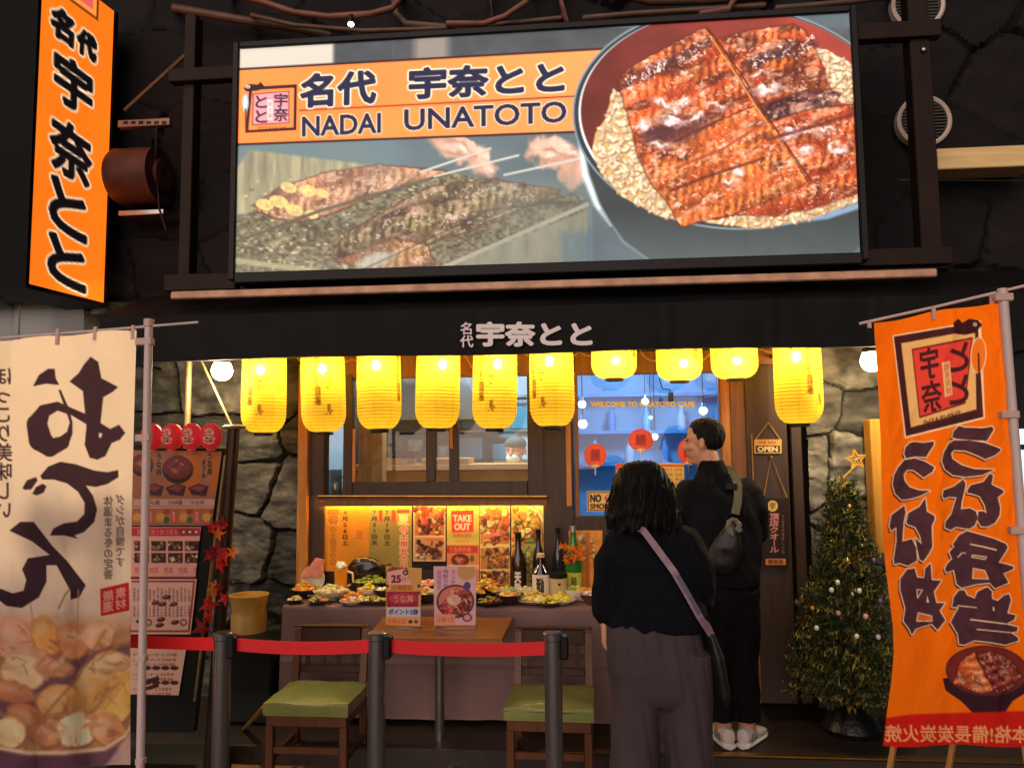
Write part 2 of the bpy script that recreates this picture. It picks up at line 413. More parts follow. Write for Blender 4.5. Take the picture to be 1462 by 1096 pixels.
# wooden front
b = MB(); pbox(b, 424, 520, 438, 880, 4.90, .12, .004); obj('post', b, m_wood, bld)
b = MB(); pbox(b, 439, 505, 462, 1010, 4.94, .1, .004); obj('post', b, m_dwood, bld)
b = MB(); pbox(b, 462, 716, 802, 1015, 4.985, .05); obj('lower_wall', b, m_dwood, bld)
b = MB(); pbox(b, 776, 500, 820, 1008, 4.95, .1, .006); obj('post', b, m_dwood, bld)
b = MB(); pbox(b, 808, 560, 815, 722, 4.944, .006); obj('trim', b, m_wood, bld)
b = MB(); pbox(b, 462, 505, 778, 538, 4.96, .08, .004); obj('header', b, m_brown, bld)
b = MB(); pbox(b, 820, 500, 1140, 532, 4.96, .08, .004); obj('header', b, m_brown, bld)
b = MB(); pbox(b, 1036, 532, 1049, 1006, 4.94, .1, .004); obj('door_jamb', b, m_wood, bld)
b = MB(); pbox(b, 1049, 532, 1071, 1006, 4.955, .09, .004); obj('door_jamb', b, m_brown, bld)
# serving window: outer frame, stiles, panes
wf = MB()
pbox(wf, 490, 535, 503, 709, 4.95, .07, .004); pbox(wf, 503, 687, 753, 708, 4.95, .07, .004); pbox(wf, 753, 535, 777, 709, 4.95, .07, .004)
pbox(wf, 608, 538, 621, 687, 4.955, .05, .003); pbox(wf, 641, 538, 654, 687, 4.965, .05, .003); pbox(wf, 462, 535, 466, 709, 4.96, .05, .003)
wfo = obj('window_frame', wf, m_dwood, bld, split=True)
wl = MB(); pbox(wl, 503, 612, 507, 688, 4.945, .01); pbox(wl, 642, 600, 646, 640, 4.955, .01); obj('trim', wl, m_wood, bld, split=True)
m_glass = MGlass('window_glass', (.94, .96, .97), 1.5)
g = MB(); pbox(g, 503, 536, 608, 688, 4.985, .006); obj('window_pane', g, m_glass, wfo)
g = MB(); pbox(g, 621, 536, 753, 688, 4.992, .006); obj('window_pane', g, m_glass, wfo)
g = MB(); pbox(g, 466, 536, 490, 709, 4.99, .006); obj('window_pane', g, m_glass, bld)
b = MB(); pbox(b, 452, 708.5, 781, 714, 4.90, .09, .004); pbox(b, 452, 714.2, 781, 722, 4.90, .008, .002); obj('window_sill', b, m_brown, bld, split=True)  # lower board is a lip shaped to hide the added glow strip
b = MB(); L = at(455, 709, 4.9); R = at(781, 709.5, 4.9)
b.tube([L+[0, -.006, .004], (L+R)/2+[0, -.006, .004], R+[0, -.006, .004]], .011, 10); obj('sill_rail', b, m_brass, bld)
t = thing('added_strip', 'thin warm strip lamp tucked under the window sill above the posters', 'lamp', (-1.0, 4.95, ZW(718, 4.9)))  # guessed source, added out of sight to make the posters glow
zs_ = ZW(717, 4.9, 620); b = MB(); b.tube([(-1.72, 4.93, zs_-.0015), (-.27, 4.93, zs_-.0015)], .006, 8); obj('tube', b, MEmit('warm_strip', (255, 200, 110), 80), t)
b = MB(); b.box(-1.74, -.25, 4.945, 4.983, zs_-.012, zs_+.004, .002); obj('housing', b, m_black, t)
# dining room glass and its frame
g = MB(); pbox(g, 820, 532, 1036, 738, 4.985, .006); obj('window_pane', g, MGlass('door_glass', (.9, .95, 1.), 1.55), bld)
b = MB(); pbox(b, 818, 736, 1038, 1008, 4.96, .05, .004); obj('door_panel', b, m_dwood, bld)
b = MB(); pbox(b, 820, 532, 826, 738, 4.955, .03, .003); pbox(b, 1028, 532, 1036, 738, 4.955, .03, .003); obj('window_frame', b, m_brown, bld, split=True)
# closed dark door leaf with metal edges
b = MB(); pbox(b, 1071, 520, 1130, 1004, 4.93, .06, .004); dl = obj('door', b, m_dwood, bld)
b = MB()
def strip(b, p0, p1, r, y): b.tube([at(*p0, y), at(*p1, y)], r, 6)
strip(b, (1073, 620), (1086, 1003), .007, 4.925); strip(b, (1131, 610), (1149, 1004), .011, 4.92); obj('metal_edge', b, m_brass, dl, split=True)
b = MB(); pbox(b, 1135, 505, 1150, 1004, 4.91, .13, .004); obj('door_jamb', b, m_dwood, bld)
b = MB(); b.box(-3.4, 2.6, 4.99, 5.04, 2.70, 2.76); obj('beam', b, m_black, bld)
# rooms behind the glass
zs_, zg, zh = ZW(712, 5.045, 620), ZW(740, 5.045, 930), ZW(530, 5.045, 700)
b = MB(); b.box(-1.95, -.1, 5.042, 5.058, .1, zs_); b.box(-.1, 1.7, 5.042, 5.058, .1, zg); b.box(XW(1037, 5.045), 1.7, 5.042, 5.058, zg, 2.8); b.box(XW(776, 5.045), XW(819, 5.045), 5.042, 5.058, zs_, 2.8); b.box(-1.95, -.1, 5.042, 5.058, zh, 2.8); b.box(-.1, XW(1037, 5.045), 5.042, 5.058, ZW(530, 5.045, 930), 2.8); b.box(-3.4, XW(462, 5.045), 5.042, 5.058, .1, 2.8); b.box(1.7, 2.6, 5.042, 5.058, .1, 2.8)
obj('leak_blocker', b, m_black, bld, split=True)  # unseen slabs added behind the front to stop room light leaking out
m_room = M('room_wall', (178, 184, 190), .6, var=.12, scale=3)
m_blue = M('blue_room_wall', (122, 164, 190), .6, var=.3, scale=2)
def shell(b, x0, x1, y0, y1, z0, z1):
    b.box(x0, x1, y1, y1+.05, z0, z1); b.box(x0-.05, x0, y0, y1, z0, z1); b.box(x1, x1+.05, y0, y1, z0, z1)
    b.box(x0-.05, x1+.05, y0, y1+.05, z1, z1+.05); b.box(x0-.05, x1+.05, y0, y1+.05, z0-.05, z0); return b
obj('room_wall', shell(MB(), -1.85, -.16, 5.06, 6.9, .1, 2.75), m_room, bld)
obj('room_wall', shell(MB(), -.04, 1.6, 5.06, 7.6, .1, 2.75), m_blue, bld)

# kitchen things seen through the window
m_inox = M('stainless', (150, 160, 165), .35, .9, var=.2, scale=4)
t = thing('kitchen_counter', 'yellow wooden kitchen counter behind the serving window', 'counter', (-1., 5.7, .1))
b = MB(); b.box(-1.7, -.3, 5.45, 6.1, 1.57, 1.61, .004); obj('counter_top', b, M('pale_wood', (226, 150, 40), .45, var=.25, scale=6, stretch=(.6, 8, 8)), t)
b = MB(); b.box(-1.68, -.32, 5.47, 6.05, .1, 1.565); obj('cabinet', b, M('pale_wood_front', (200, 130, 34), .5, var=.2), t)
for x in (-1.42, -.98):
    b = MB(); b.box(x-.17, x+.17, 5.46, 5.75, 1.612, 1.655, .006); obj('drawer', b, M('box_wood', (196, 132, 40), .5), t)
t = thing('range_hood', 'brushed metal range hood above the kitchen counter', 'hood', (-1.2, 6.2, 1.9))
b = MB(); b.prism([(-1.75, 1.95), (-.75, 1.95), (-.95, 2.4), (-1.6, 2.4)], 5.9, 6.8); obj('hood_canopy', b, m_inox, t)
b = MB(); b.box(-1.4, -1.1, 6.2, 6.6, 2.4, 2.7); obj('duct', b, m_inox, t)
t = thing('storage_rack', 'pale blue storage rack against the kitchen back wall', 'rack', (-.8, 6.6, .1))
m_pblue = M('pale_blue', (120, 175, 210), .5, var=.2)
b = MB()
for z in (1.6, 1.86, 2.15): b.box(-1.1, -.3, 6.45, 6.8, z, z+.02)
obj('shelf', b, m_inox, t, split=True)
b = MB()
for x in (-1.1, -.3): b.box(x-.015, x+.015, 6.45, 6.48, .1, 2.2)
obj('upright', b, m_inox, t, split=True)
for i, (x, z, w, h) in enumerate([(-.95, 1.62, .2, .2), (-.65, 1.62, .24, .14), (-.45, 1.62, .15, .22), (-.9, 1.88, .26, .18), (-.5, 1.88, .22, .2)]):
    b = MB(); b.box(x-w/2, x+w/2, 6.5, 6.75, z+.001, z+h, .01); o = obj('storage_box', b, [m_pblue, M('teal_box', (60, 130, 150), .5), M('white_box', (210, 215, 215), .5)][i % 3])
    tag(o, ['pale blue box on the low rack shelf beside the back wall', 'teal low box between two boxes on the kitchen rack', 'tall white box at the end of the low rack shelf', 'wide pale blue box on the middle rack shelf', 'teal box on the middle rack shelf'][i], 'box', 'boxes on the kitchen rack')
for i, (x, y, z, w) in enumerate([(-1.35, 5.95, 2.0, .55), (-.9, 6.1, 2.15, .6)]):
    t = thing('fluorescent_lamp', ['short white tube lamp behind the third and fourth lanterns', 'white tube lamp high up behind the fifth lantern'][i], 'lamp', (x, y, z), 'kitchen tube lamps')
    b = MB(); b.tube([at(*[(572, 574), (652, 546)][i], y), at(*[(608, 592), (676, 572)][i], y+.1)], .022, 10); obj('tube', b, MEmit('cool_tube', (190, 228, 255), 11), t)
    b = MB(); b.tube([at(*[(572, 574), (652, 546)][i], y)+[0, 0, .05], at(*[(608, 592), (676, 572)][i], y+.1)+[0, 0, .05]], .02, 6); obj('fitting', b, m_inox, t)
b = MB(); b.lathe([(.001, 0), (.06, 0), (.075, .02), (.15, .035), (.155, .045), (.07, .03), (.001, .025)], (-1.28, 5.6, 1.656), 24)
tag(obj('dark_tray', b, m_black, smooth=True), 'dark round dish standing on a box behind the window', 'dish')
b = MB(); pbox(b, 512, 545, 546, 690, 5.2, .12, .006); b.lathe([(.03, 0), (.045, .03), (.03, .06)], (XW(529, 5.15), 5.17, ZW(612, 5.2)), 14)
tag(obj('inner_post', b, m_wood), 'yellow lit wooden post just inside the left window pane', 'post')
for i, (px, py, y, w, h, mt, nm, L) in enumerate(((560, 662, 6.3, .16, .2, m_black, 'stock_pot', 'black stock pot at the left of the kitchen back area'), (592, 650, 6.5, .2, .26, m_inox, 'stock_pot', 'shiny tall stock pot behind the left window pane'), (632, 655, 6.4, .12, .22, m_inox, 'stock_pot', 'narrow steel pot seen between the window stiles'), (690, 664, 6.2, .18, .1, m_black, 'stock_pot', 'low black pan beside the cook'), (476, 690, 5.5, .12, .2, m_inox, 'stock_pot', 'steel canister in the narrow left window slit'))):
    p = at(px, py, y); z0 = p[2]-h*.5; b = MB(); b.lathe([(.001, 0), (w/2*.96, 0), (w/2, .01), (w/2, h), (w/2*.9, h), (w/2*.9, h-.03), (.001, h-.03)], (p[0], y, z0), 20)
    t = thing(nm, L, 'pot', (p[0], y, z0), 'pots in the kitchen'); obj('pot_body', b, mt, t, True)
    b = MB()
    for sx in (-1, 1): b.tube([(p[0]+sx*w/2, y, z0+h*.75), (p[0]+sx*(w/2+.03), y-.01, z0+h*.78), (p[0]+sx*w/2, y-.02, z0+h*.75)], .006, 6)
    obj('handle', b, m_inox, t, split=True)
t = thing('utensil_rail', 'rail with hanging ladles on the kitchen back wall', 'rail', at(585, 620, 6.8))
b = MB(); b.tube([at(510, 618, 6.8), at(650, 618, 6.8)], .008, 6); obj('rod', b, m_inox, t)
for k in range(7):
    b = MB(); q = at(520+k*20, 619, 6.78); b.tube([q, q-[0, 0, .12+.02*(k % 3)]], .005, 5); b.ell(q-[0, 0, .14+.02*(k % 3)], (.03, .012, .03), 10, 6); obj('ladle', b, [m_inox, m_black][k % 2], t)
# dining room things
m_spot = MEmit('blue_white_bulb', (200, 225, 255), 22)
for i, (px, py, y) in enumerate([(831, 577, 6.2), (832, 605, 6.2), (921, 573, 7.0), (1004, 586, 6.4), (935, 623, 7.2), (929, 596, 7.3), (1030, 600, 6.)]):
    p = at(px, py, y); r = [.03, .034, .03, .032, .028, .014, .014][i]
    t = thing('bulb_lamp', ['cold white bulb near the left edge of the blue glass, upper of two', 'cold white bulb near the left edge of the blue glass, lower of two', 'cold white bulb just above the yellow window lettering', 'large cold white bulb above the black haired head', 'cold white bulb directly above the middle red fan sticker', 'small dim bulb below the yellow window lettering', 'small dim bulb beside the honey wood door jamb'][i], 'bulb', p, 'bulbs inside the dining room')
    b = MB(); b.ell(p, (r, r, r), 12, 8); obj('glass_bulb', b, m_spot, t, True)
    b = MB(); b.lathe([(.001, 0), (r*.6, 0), (r*.5, r*1.2), (.001, r*1.2)], (p[0], p[1], p[2]+r*.85), 10); obj('socket', b, m_inox, t)
    b = MB(); b.tube([p+[0, 0, r*2], (p[0], p[1], 2.748)], .004, 5); obj('cord', b, m_black, t)
ll = bpy.data.lights.new('dining_light', 'POINT'); ll.energy = 70; ll.color = (.40, .68, 1.); ll.shadow_soft_size = .15
lo = bpy.data.objects.new('dining_light', ll); COL.objects.link(lo); lo.location = (.5, 6.2, 2.5)
ll = bpy.data.lights.new('kitchen_light', 'POINT'); ll.energy = 62; ll.color = (.60, .86, 1.); ll.shadow_soft_size = .2
lo = bpy.data.objects.new('kitchen_light', ll); COL.objects.link(lo); lo.location = (-.85, 5.75, 2.55)
t = thing('wall_shelf', 'long blue lit shelf on the dining room back wall', 'shelf', (.75, 7.5, 1.9))
m_bl2 = M('blue_board', (70, 126, 170), .5, var=.3)
b = MB()
for z in (1.55, 1.85, 2.2): b.box(-.02, 1.58, 7.3, 7.595, z, z+.03)
obj('board', b, m_bl2, t, split=True)
for i in range(9):
    x = .12+i*.165; z = [1.58, 1.88][i % 2]; b = MB(); b.lathe([(.001, 0), (.04, 0), (.045, .12), (.02, .18), (.02, .24), (.001, .24)], (x, 7.42, z+.001), 12)
    tag(obj('shelf_bottle', b, [m_pblue, m_bl2, m_room][i % 3], smooth=True), 'small bottle standing on the blue dining room shelf', 'bottle', 'bottles on the dining room shelf')
t = thing('dining_table', 'pale table inside the blue dining room', 'table', (.5, 6.6, .1))
b = MB(); b.box(-.0, 1.2, 6.3, 6.9, .78, .82); obj('tabletop', b, m_room, t)
b = MB()
for x in (.05, 1.15): b.box(x-.03, x+.03, 6.55, 6.65, .1, .78)
obj('leg', b, m_inox, t, split=True)

# neighbours
nb = thing('neighbour_building', 'grey concrete building wall under the orange projecting sign', 'building', (-4.3, 5.3, 0))
m_conc = M('concrete', (150, 150, 150), .8, var=.2, scale=3, bump=.2, bscale=40)
b = MB(); b.box(-7, -3.42, 5.1, 6, 0, 5.6); obj('wall', b, m_conc, nb)
b = MB(); b.box(-4.02, -3.99, 5.085, 5.1, 0, 5.6); obj('pipe', b, m_conc, nb)
nb = thing('neighbour_shop', 'lit neighbouring shop front glimpsed behind the orange banner pole', 'building', (3.9, 5., 0))
b = MB(); b.box(2.6, 6.5, 5.0, 6, 0, 2.74); b.box(4.8, 6.5, 5.0, 6, 2.741, 5.6); obj('wall', b, m_black, nb, split=True)
lit = M('lit_window', (190, 225, 240), emit=(190, 230, 250), estr=.9, var=.1)
for q in ((1434, 612, 1446, 634), (1452, 612, 1475, 634), (1436, 642, 1448, 752), (1452, 642, 1475, 740), (1448, 757, 1470, 772)):
    b = MB(); pbox(b, *q, 4.97, .03); obj('lit_window', b, lit, nb)
b = MB(); pbox(b, 1430, 775, 1475, 860, 4.96, .04); obj('counter_front', b, M('pink_front', (170, 110, 90), .6), nb)
b = MB(); pbox(b, 1247, 598, 1262, 790, 4.8, .12, .006); o = obj('timber_post', b, M('yellow_timber', (196, 136, 40), .5, var=.25, stretch=(8, 8, .6), scale=5)); tag(o, 'yellow timber post at the left edge of the orange banner', 'post')
# ---------------------------------------------------------------- awning, billboard and other fixtures on the facade
m_awn = M('awning_cloth', (17, 16, 16), .7, var=.55, scale=5, bump=.25, bscale=50, spec=.2)
aw = thing('awning', 'black cloth awning with pale lettering above the lantern row', 'awning', (0, 4.35, 2.28))
zb = at(760, 503.5, 4.35)[2]; zt = at(760, 432, 4.35)[2]; xl = at(143, 470, 4.35)[0]; xr = 2.75
b = MB(); N = 120
prof = [(4.37, zb), (4.35, zb), (4.35, zb+.03), (4.352, zt-.02), (4.40, zt+.03), (5.0, zt+.25), (5.0, zt+.23), (4.41, zt+.005), (4.37, zt-.03)]
vs = []
for i in range(N+1):
    x = xl+(xr-xl)*i/N; w = .009*sin(x*2.3)+.006*sin(x*7+1)+.007*(i % 12 == 0)+.003*sin(x*23)
    vs += [(x, y-(w if k in (1, 2, 3) else 0), z+(.006*sin(x*3.1) if k < 3 else 0)) for k, (y, z) in enumerate(prof)]
n = len(prof); fs = [(i*n+k, (i+1)*n+k, (i+1)*n+(k+1) % n, i*n+(k+1) % n) for i in range(N) for k in range(n)]
fs += [tuple(range(n))[::-1], tuple(N*n+k for k in range(n))]; b.add(vs, fs); obj('cloth', b, m_awn, aw)
b = MB(); b.tube([(xl, 4.39, zb+.02), (xr, 4.39, zb+.02)], .014, 8); obj('frame_tube', b, m_black, aw)
b = MB()
for x in (xl+.05, -.6, 1.2, xr-.05): b.tube([(x, 4.40, zb+.02), (x, 4.99, zb+.02)], .012, 8)
obj('frame_arm', b, m_black, aw, split=True)
def letters(name, s, x0, y0, x1, y1, Y, mat, parent, vertical=False, bold=.02, dep=.006):
    cu = bpy.data.curves.new('letters', 'FONT'); cu.body = '\n'.join(s) if vertical else s; cu.align_x = 'CENTER' if vertical else 'LEFT'
    cu.extrude = .01; cu.resolution_u = 4
    o = bpy.data.objects.new('letters', cu); COL.objects.link(o); bpy.context.view_layer.update()
    me = bpy.data.meshes.new_from_object(o.evaluated_get(bpy.context.evaluated_depsgraph_get())); bpy.data.objects.remove(o)
    src = MB(); V0 = [tuple(v.co) for v in me.vertices]; F0 = [tuple(p.vertices) for p in me.polygons]
    for j in range(9 if bold else 1):           # heavier strokes: copies shifted by less than a stroke
        ox, oy = (0, 0) if j == 0 else (bold*cos(j*pi/4), bold*sin(j*pi/4)); src.add([(x+ox, y+oy, z+.0012*j) for x, y, z in V0], F0)
    bpy.data.meshes.remove(me); me = bpy.data.meshes.new(name); me.from_pydata(src.v, [], src.f)
    k = len(me.vertices); co = np.empty(k*3, np.float32); me.vertices.foreach_get('co', co); co = co.reshape(-1, 3)
    mn, mx = co.min(0), co.max(0); u = (co-mn)/(mx-mn+1e-9)
    c = [at(x0, y0, Y), at(x1, y0, Y), at(x1, y1, Y), at(x0, y1, Y)]
    p = (c[3]*(1-u[:, :1])+c[2]*u[:, :1])*(1-u[:, 1:2])+(c[0]*(1-u[:, :1])+c[1]*u[:, :1])*u[:, 1:2]
    p[:, 1] = Y-dep*u[:, 2]; me.vertices.foreach_set('co', p.astype(np.float32).ravel()); me.materials.clear()
    return obj(name, me, mat, parent)
m_lett = M('pale_letters', (244, 230, 230), .6, var=.05)
letters('lettering', '宇奈とと', 680, 459, 846, 495, 4.343, m_lett, aw, bold=.045)
letters('lettering', '名代', 657, 460, 676, 496, 4.343, m_lett, aw, True, .02)

# big light box
YB = 4.3
NAVY = (26, 30, 58); ORNG = (250, 138, 66); CREAM = (250, 235, 220)
def eel(cv, poly, ang, seed, base=(214, 108, 52), dark=0.):
    c, s = cos(ang), sin(ang)
    cv.warp(1.1, 9, seed)
    def col(x, y):
        u = x*c+y*s; v = -x*s+y*c
        wv = v+10*(fbm(u/30, v/30, seed)-.5)
        fi = fbm(u/2.4, v/6, seed+4, 3); lg = fbm(u/40, v/22, seed+8)
        rd = .5+.5*np.sin(u/2.1+5*fbm(u/14, v/9, seed+2)+wv/5.)          # ridges of the flesh
        bd = .5+.5*np.sin(wv/6.2)
        k = .52+.40*fi+.26*rd*(.4+.6*bd)*np.clip(fbm(u/22, v/16, seed+61)*2.6-.7, .1, 1)+.5*(lg-.5)
        C = np.array(base)[None]*k[:, None]*1.12+((bd*rd)[:, None]-.3)*np.array([40, 46, 26])
        ch = np.clip((fbm(u/30, v/13, seed+15)-.58+dark)*7, 0, 1)*(.35+.65*fi)
        C = C*(1-ch[:, None]*.72)+np.array([44, 22, 24])*ch[:, None]*.6
        gl = np.clip((fbm(u/20, v/9, seed+41)-.54)*6, 0, 1)*(.35+.65*vnoise(u/4, v/2.6, seed+42))
        sp = np.clip((vnoise(u/3.4, v/2.4, seed+31)*(.35+.65*fbm(u/18, v/12, seed+33))-.50)*9, 0, 1)
        C = C*(1-.5*gl[:, None])+np.array([255, 196, 150])*.5*gl[:, None]; hl = np.clip(gl*.22+sp*.5, 0, .85)[:, None]
        return C*(1-hl)+np.array([254, 232, 216])*hl
    cv.line(list(poly)+[poly[0]], 1.6, (74, 28, 20), a=.6, soft=3); cv.poly(poly, col); cv.line(list(poly)+[poly[0]], .5, (110, 46, 26), a=.5, soft=2); cv.warp()
def rice(cv, poly, n, seed, r=5.2):
    P = np.array(poly, float); cv.poly(poly, (196, 160, 108)); g = np.random.default_rng(seed); E = loop_edges([poly])
    k = 0
    while k < n:
        x, y = g.uniform(*[P[:, 0].min(), P[:, 0].max()]), g.uniform(P[:, 1].min(), P[:, 1].max())
        if sdist(np.array([x]), np.array([y]), E)[0] > -1: k += .2; continue
        k += 1; a = g.uniform(0, pi); t = g.uniform(.75, 1.08); w = g.uniform(0, 1)
        c = np.array([244, 222, 184])*t*(1-w*.3)+np.array([250, 245, 235])*w*.3*t
        cv.ell(x+1, y+1.4, r, r*.5, (130, 84, 44), a, .75, 2.2); cv.ell(x, y, r*.95, r*.45, np.clip(c, 0, 255), a, .9, 1.8)
def paint_board(cv):
    cv.c[:] = np.array([92, 106, 112])*(.75+.5*fbm(cv.x/170, cv.y/110, 3)[:, None])
    cv.rect(330, 40, 1240, 100, lambda x, y: np.array([70, 74, 78])*(.7+.6*fbm(x/60, y/40, 5)[:, None]))
    cv.rect(338, 62, 476, 100, (196, 190, 176), soft=6); cv.rect(592, 40, 640, 90, (150, 140, 128), soft=14, a=.8)
    cv.rect(330, 195, 560, 245, (96, 118, 126), soft=20)
    # hands and skewers, out of focus
    cv.warp(5, 16, 5)
    sk = lambda c: (lambda X, Y: np.array(c)*(.86+.28*fbm(X/12, Y/12, 8)[:, None]))
    for x, y, rx, ry, ro in ((652, 212, 30, 20, .3), (684, 228, 26, 18, .9), (636, 202, 22, 14, 0), (792, 220, 34, 22, .2), (818, 240, 24, 26, 0), (770, 214, 18, 14, .4)):
        cv.ell(x, y, rx, ry, sk((196, 152, 128)), ro, soft=7)
    for x, y, ro, l in ((664, 203, .5, 20), (676, 212, .7, 20), (688, 224, .9, 19), (690, 238, 1.1, 16), (648, 214, .3, 22), (780, 206, -.3, 20), (796, 206, .1, 20), (808, 216, .4, 19), (776, 222, .2, 20)):
        cv.ell(x+1, y+3, l, 7, (140, 98, 82), ro, .5, 6); cv.ell(x, y, l, 6, sk((226, 184, 162)), ro, .9, 5); cv.ell(x+l*.5, y+2, 5, 3.5, (246, 222, 208), ro, .7, 4)
    cv.warp()
    # grill
    cv.poly([(356, 214), (420, 222), (600, 244), (560, 300), (338, 306), (338, 240)], lambda x, y: np.array([158, 148, 112])*(.6+.75*fbm(x/9, y/60, 9)[:, None]), soft=4)
    cv.poly([(620, 392), (700, 345), (838, 296), (838, 384)], lambda x, y: np.array([128, 122, 102])*(.75+.5*fbm(x/16, y/50, 10)[:, None]), soft=3)
    cv.poly([(335, 316), (440, 255), (560, 240), (640, 246), (835, 283), (838, 300), (610, 392), (335, 396)], lambda x, y: (np.array([120, 108, 82])*(.26+1.1*fbm(x/5, y/3.4, 11, 3)[:, None])*(.75+.5*fbm(x/50, y/24, 18)[:, None])+np.array([14, 14, 12])*fbm(x/40, y/20, 12)[:, None]), soft=2)
    for k in range(420):
        x, y = rng.uniform(345, 830), rng.uniform(255, 385)
        if y > 400-.42*(x-400) and x > 560: continue
        if rng.random() < .5: cv.ell(x, y, rng.uniform(1.5, 3.5), rng.uniform(1, 2), (222, 208, 160), a=.75)
        else: cv.ell(x, y, rng.uniform(1.5, 4), rng.uniform(1, 2), (74, 62, 40), a=.6)
    eel(cv, [(364, 292), (400, 268), (470, 246), (540, 236), (610, 242), (640, 246), (560, 272), (450, 312), (420, 318), (370, 302)], -.28, 51, (190, 128, 92))
    for x, y, r in ((378, 292, 13), (398, 288, 14), (420, 300, 13), (445, 306, 10), (412, 268, 12), (440, 272, 13), (460, 276, 10)):
        cv.ell(x, y, r, r*.6, lambda X, Y: np.array([236, 205, 120])*(.75+.45*fbm(X/4, Y/4, 61)[:, None]), .3)
    eel(cv, [(500, 330), (610, 268), (700, 256), (800, 272), (720, 312), (600, 352), (520, 372), (470, 366)], -.3, 53, (136, 112, 76), .06)
    eel(cv, [(480, 372), (560, 340), (610, 350), (620, 376), (540, 386)], -.3, 57, (196, 130, 80), -.2)
    cv.ell(535, 372, 26, 9, (206, 212, 200), -.3, a=.7, soft=5)
    for k in range(4): cv.line([(520+k*80, 384-k*30), (700+k*40, 300-k*8), (836, 286+k*4)], 1.5, (60, 58, 50), a=.6)
    cv.line([(338, 345), (460, 300), (640, 248)], 2.2, (86, 80, 62)); cv.line([(338, 372), (500, 394)], 4, (186, 176, 120), a=.8, soft=3); cv.line([(610, 392), (838, 292)], 3, (176, 172, 150), a=.8)
    for a_, b_ in (((600, 246), (700, 212)), ((620, 252), (740, 222)), ((720, 250), (830, 226))): cv.line([a_, b_], 1.6, (190, 190, 178))
    # smoke over the grill
    i = np.nonzero((cv.x < 846) & (cv.y > 190))[0]; w = (.16+.34*np.clip(fbm(cv.x[i]/90, cv.y[i]/60, 29)*2-.6, 0, 1)+.25*np.clip((cv.x[i]-640)/200, 0, 1)+.2*np.clip((345-cv.x[i])/40, 0, 1)+.25*np.clip((cv.y[i]-345)/45, 0, 1))[:, None]
    w = np.clip(w*.8, 0, .5)*np.clip((cv.y[i]-238)/26+(600-cv.x[i])/40*(cv.x[i] < 600), .12, 1)[:, None]; cv.c[i] = cv.c[i]*(1-w)+np.array([116, 122, 116])*w
    # orange name band
    cv.poly([(338, 99), (860, 69.5), (860, 187), (338, 206.5)], lambda x, y: np.array([250, 132, 62])*(.95+.12*fbm(x/120, y/60, 14)[:, None])+np.array([4, 18, 24])*np.clip((x-500)/400, 0, 1)[:, None])
    cv.line([(338, 99.5), (862, 70)], 1.6, (48, 26, 26)); cv.line([(338, 206.5), (862, 187)], 1.6, (48, 26, 26))
    cv.line([(428, 158), (822, 137.5)], 1.1, (120, 50, 36))
    tx = dict(outline=(252, 226, 200), og=2.0, grow=2.3)
    cv.text('名代', (431, 108), (105, -7), (-1, 45), NAVY, **tx); cv.text('宇奈とと', (586, 99), (219, -10), (-1, 42), NAVY, **tx)
    tl = dict(outline=(250, 225, 205), og=1.2, grow=1.1)
    cv.text('NADAI', (432, 167.5), (111, -5.5), (0, 27), NAVY, **tl); cv.text('UNATOTO', (578, 157), (230, -12), (0, 29), NAVY, **tl)
    # square emblem with eel tail
    cv.poly([[(356, 124.5), (424, 120.5), (423, 186), (350, 190)], [(360, 129), (420, 125.5), (419, 182), (354.5, 186)]], (52, 20, 26))
    cv.poly([(348, 127), (354, 120), (368, 121), (372, 117), (376, 122), (380, 126), (366, 130), (352, 131)], (40, 16, 22)); cv.ell(354, 124, 3, 2.6, (240, 220, 210)); cv.ell(354, 124, 1.2, 1.2, (30, 10, 16))
    cv.ell(350.5, 147, 4.5, 12, (150, 190, 214)); cv.ell(350.5, 147, 2, 9, (226, 240, 246)); cv.line([(350.5, 156), (351, 186)], .8, (52, 20, 26))
    cv.poly([(361, 134), (413, 130), (413, 176), (360, 179)], (60, 24, 36)); cv.poly([(362.2, 135.2), (411.8, 131.2), (411.8, 175), (361.2, 177.8)], (240, 150, 156))
    cv.tbox('とと', 365, 137, 381, 175, (30, 26, 50), vertical=True, grow=.5); cv.tbox('宇奈', 391, 134, 411, 173, (30, 26, 50), vertical=True, grow=.5)
    cv.rect(382, 143, 389, 171, (250, 232, 226)); cv.tbox('炭火焼', 383, 145, 388, 169, (200, 60, 80), vertical=True)
    cv.tbox('SHINBASHI', 368, 180.5, 408, 184, (110, 60, 40))
    # bowl
    cv.ell(1062, 214, 232, 196, lambda x, y: np.array([66, 74, 76])*(.75+.45*np.clip((y-300)/90, 0, 1)[:, None]+.1*fbm(x/40, y/30, 15)[:, None]), .02)
    cv.line([(829, 205), (836, 250), (852, 292), (872, 322)], [3, 5, 4, 1], (196, 214, 220), soft=5); cv.line([(858, 300), (890, 345), (930, 374)], [1, 1.5, 1], (120, 134, 136), soft=4)
    cv.rect(800, 330, 845, 396, (74, 98, 108), soft=14, a=.6)
    cv.ell(1048, 168, 231, 160, (120, 136, 142), .05); cv.ell(1048, 168, 228, 157, (42, 50, 58), .05); cv.ell(1050, 167, 224, 153.5, (228, 236, 236), .05)
    cv.ell(1051, 165, 222, 151.5, lambda x, y: np.array([124, 50, 42])*(.72+.5*np.clip((x-820)/350, 0, 1)[:, None]+.25*(fbm(x/60, y/30, 16)[:, None]-.5)), .05)
    cv.line([(1120, 318), (1180, 308), (1226, 292)], [2, 5, 6], (120, 150, 178), soft=4)
    rice(cv, [(876, 128), (905, 150), (930, 210), (960, 290), (985, 318), (940, 308), (890, 282), (858, 248), (845, 215), (850, 190), (864, 170)], 430, 71)
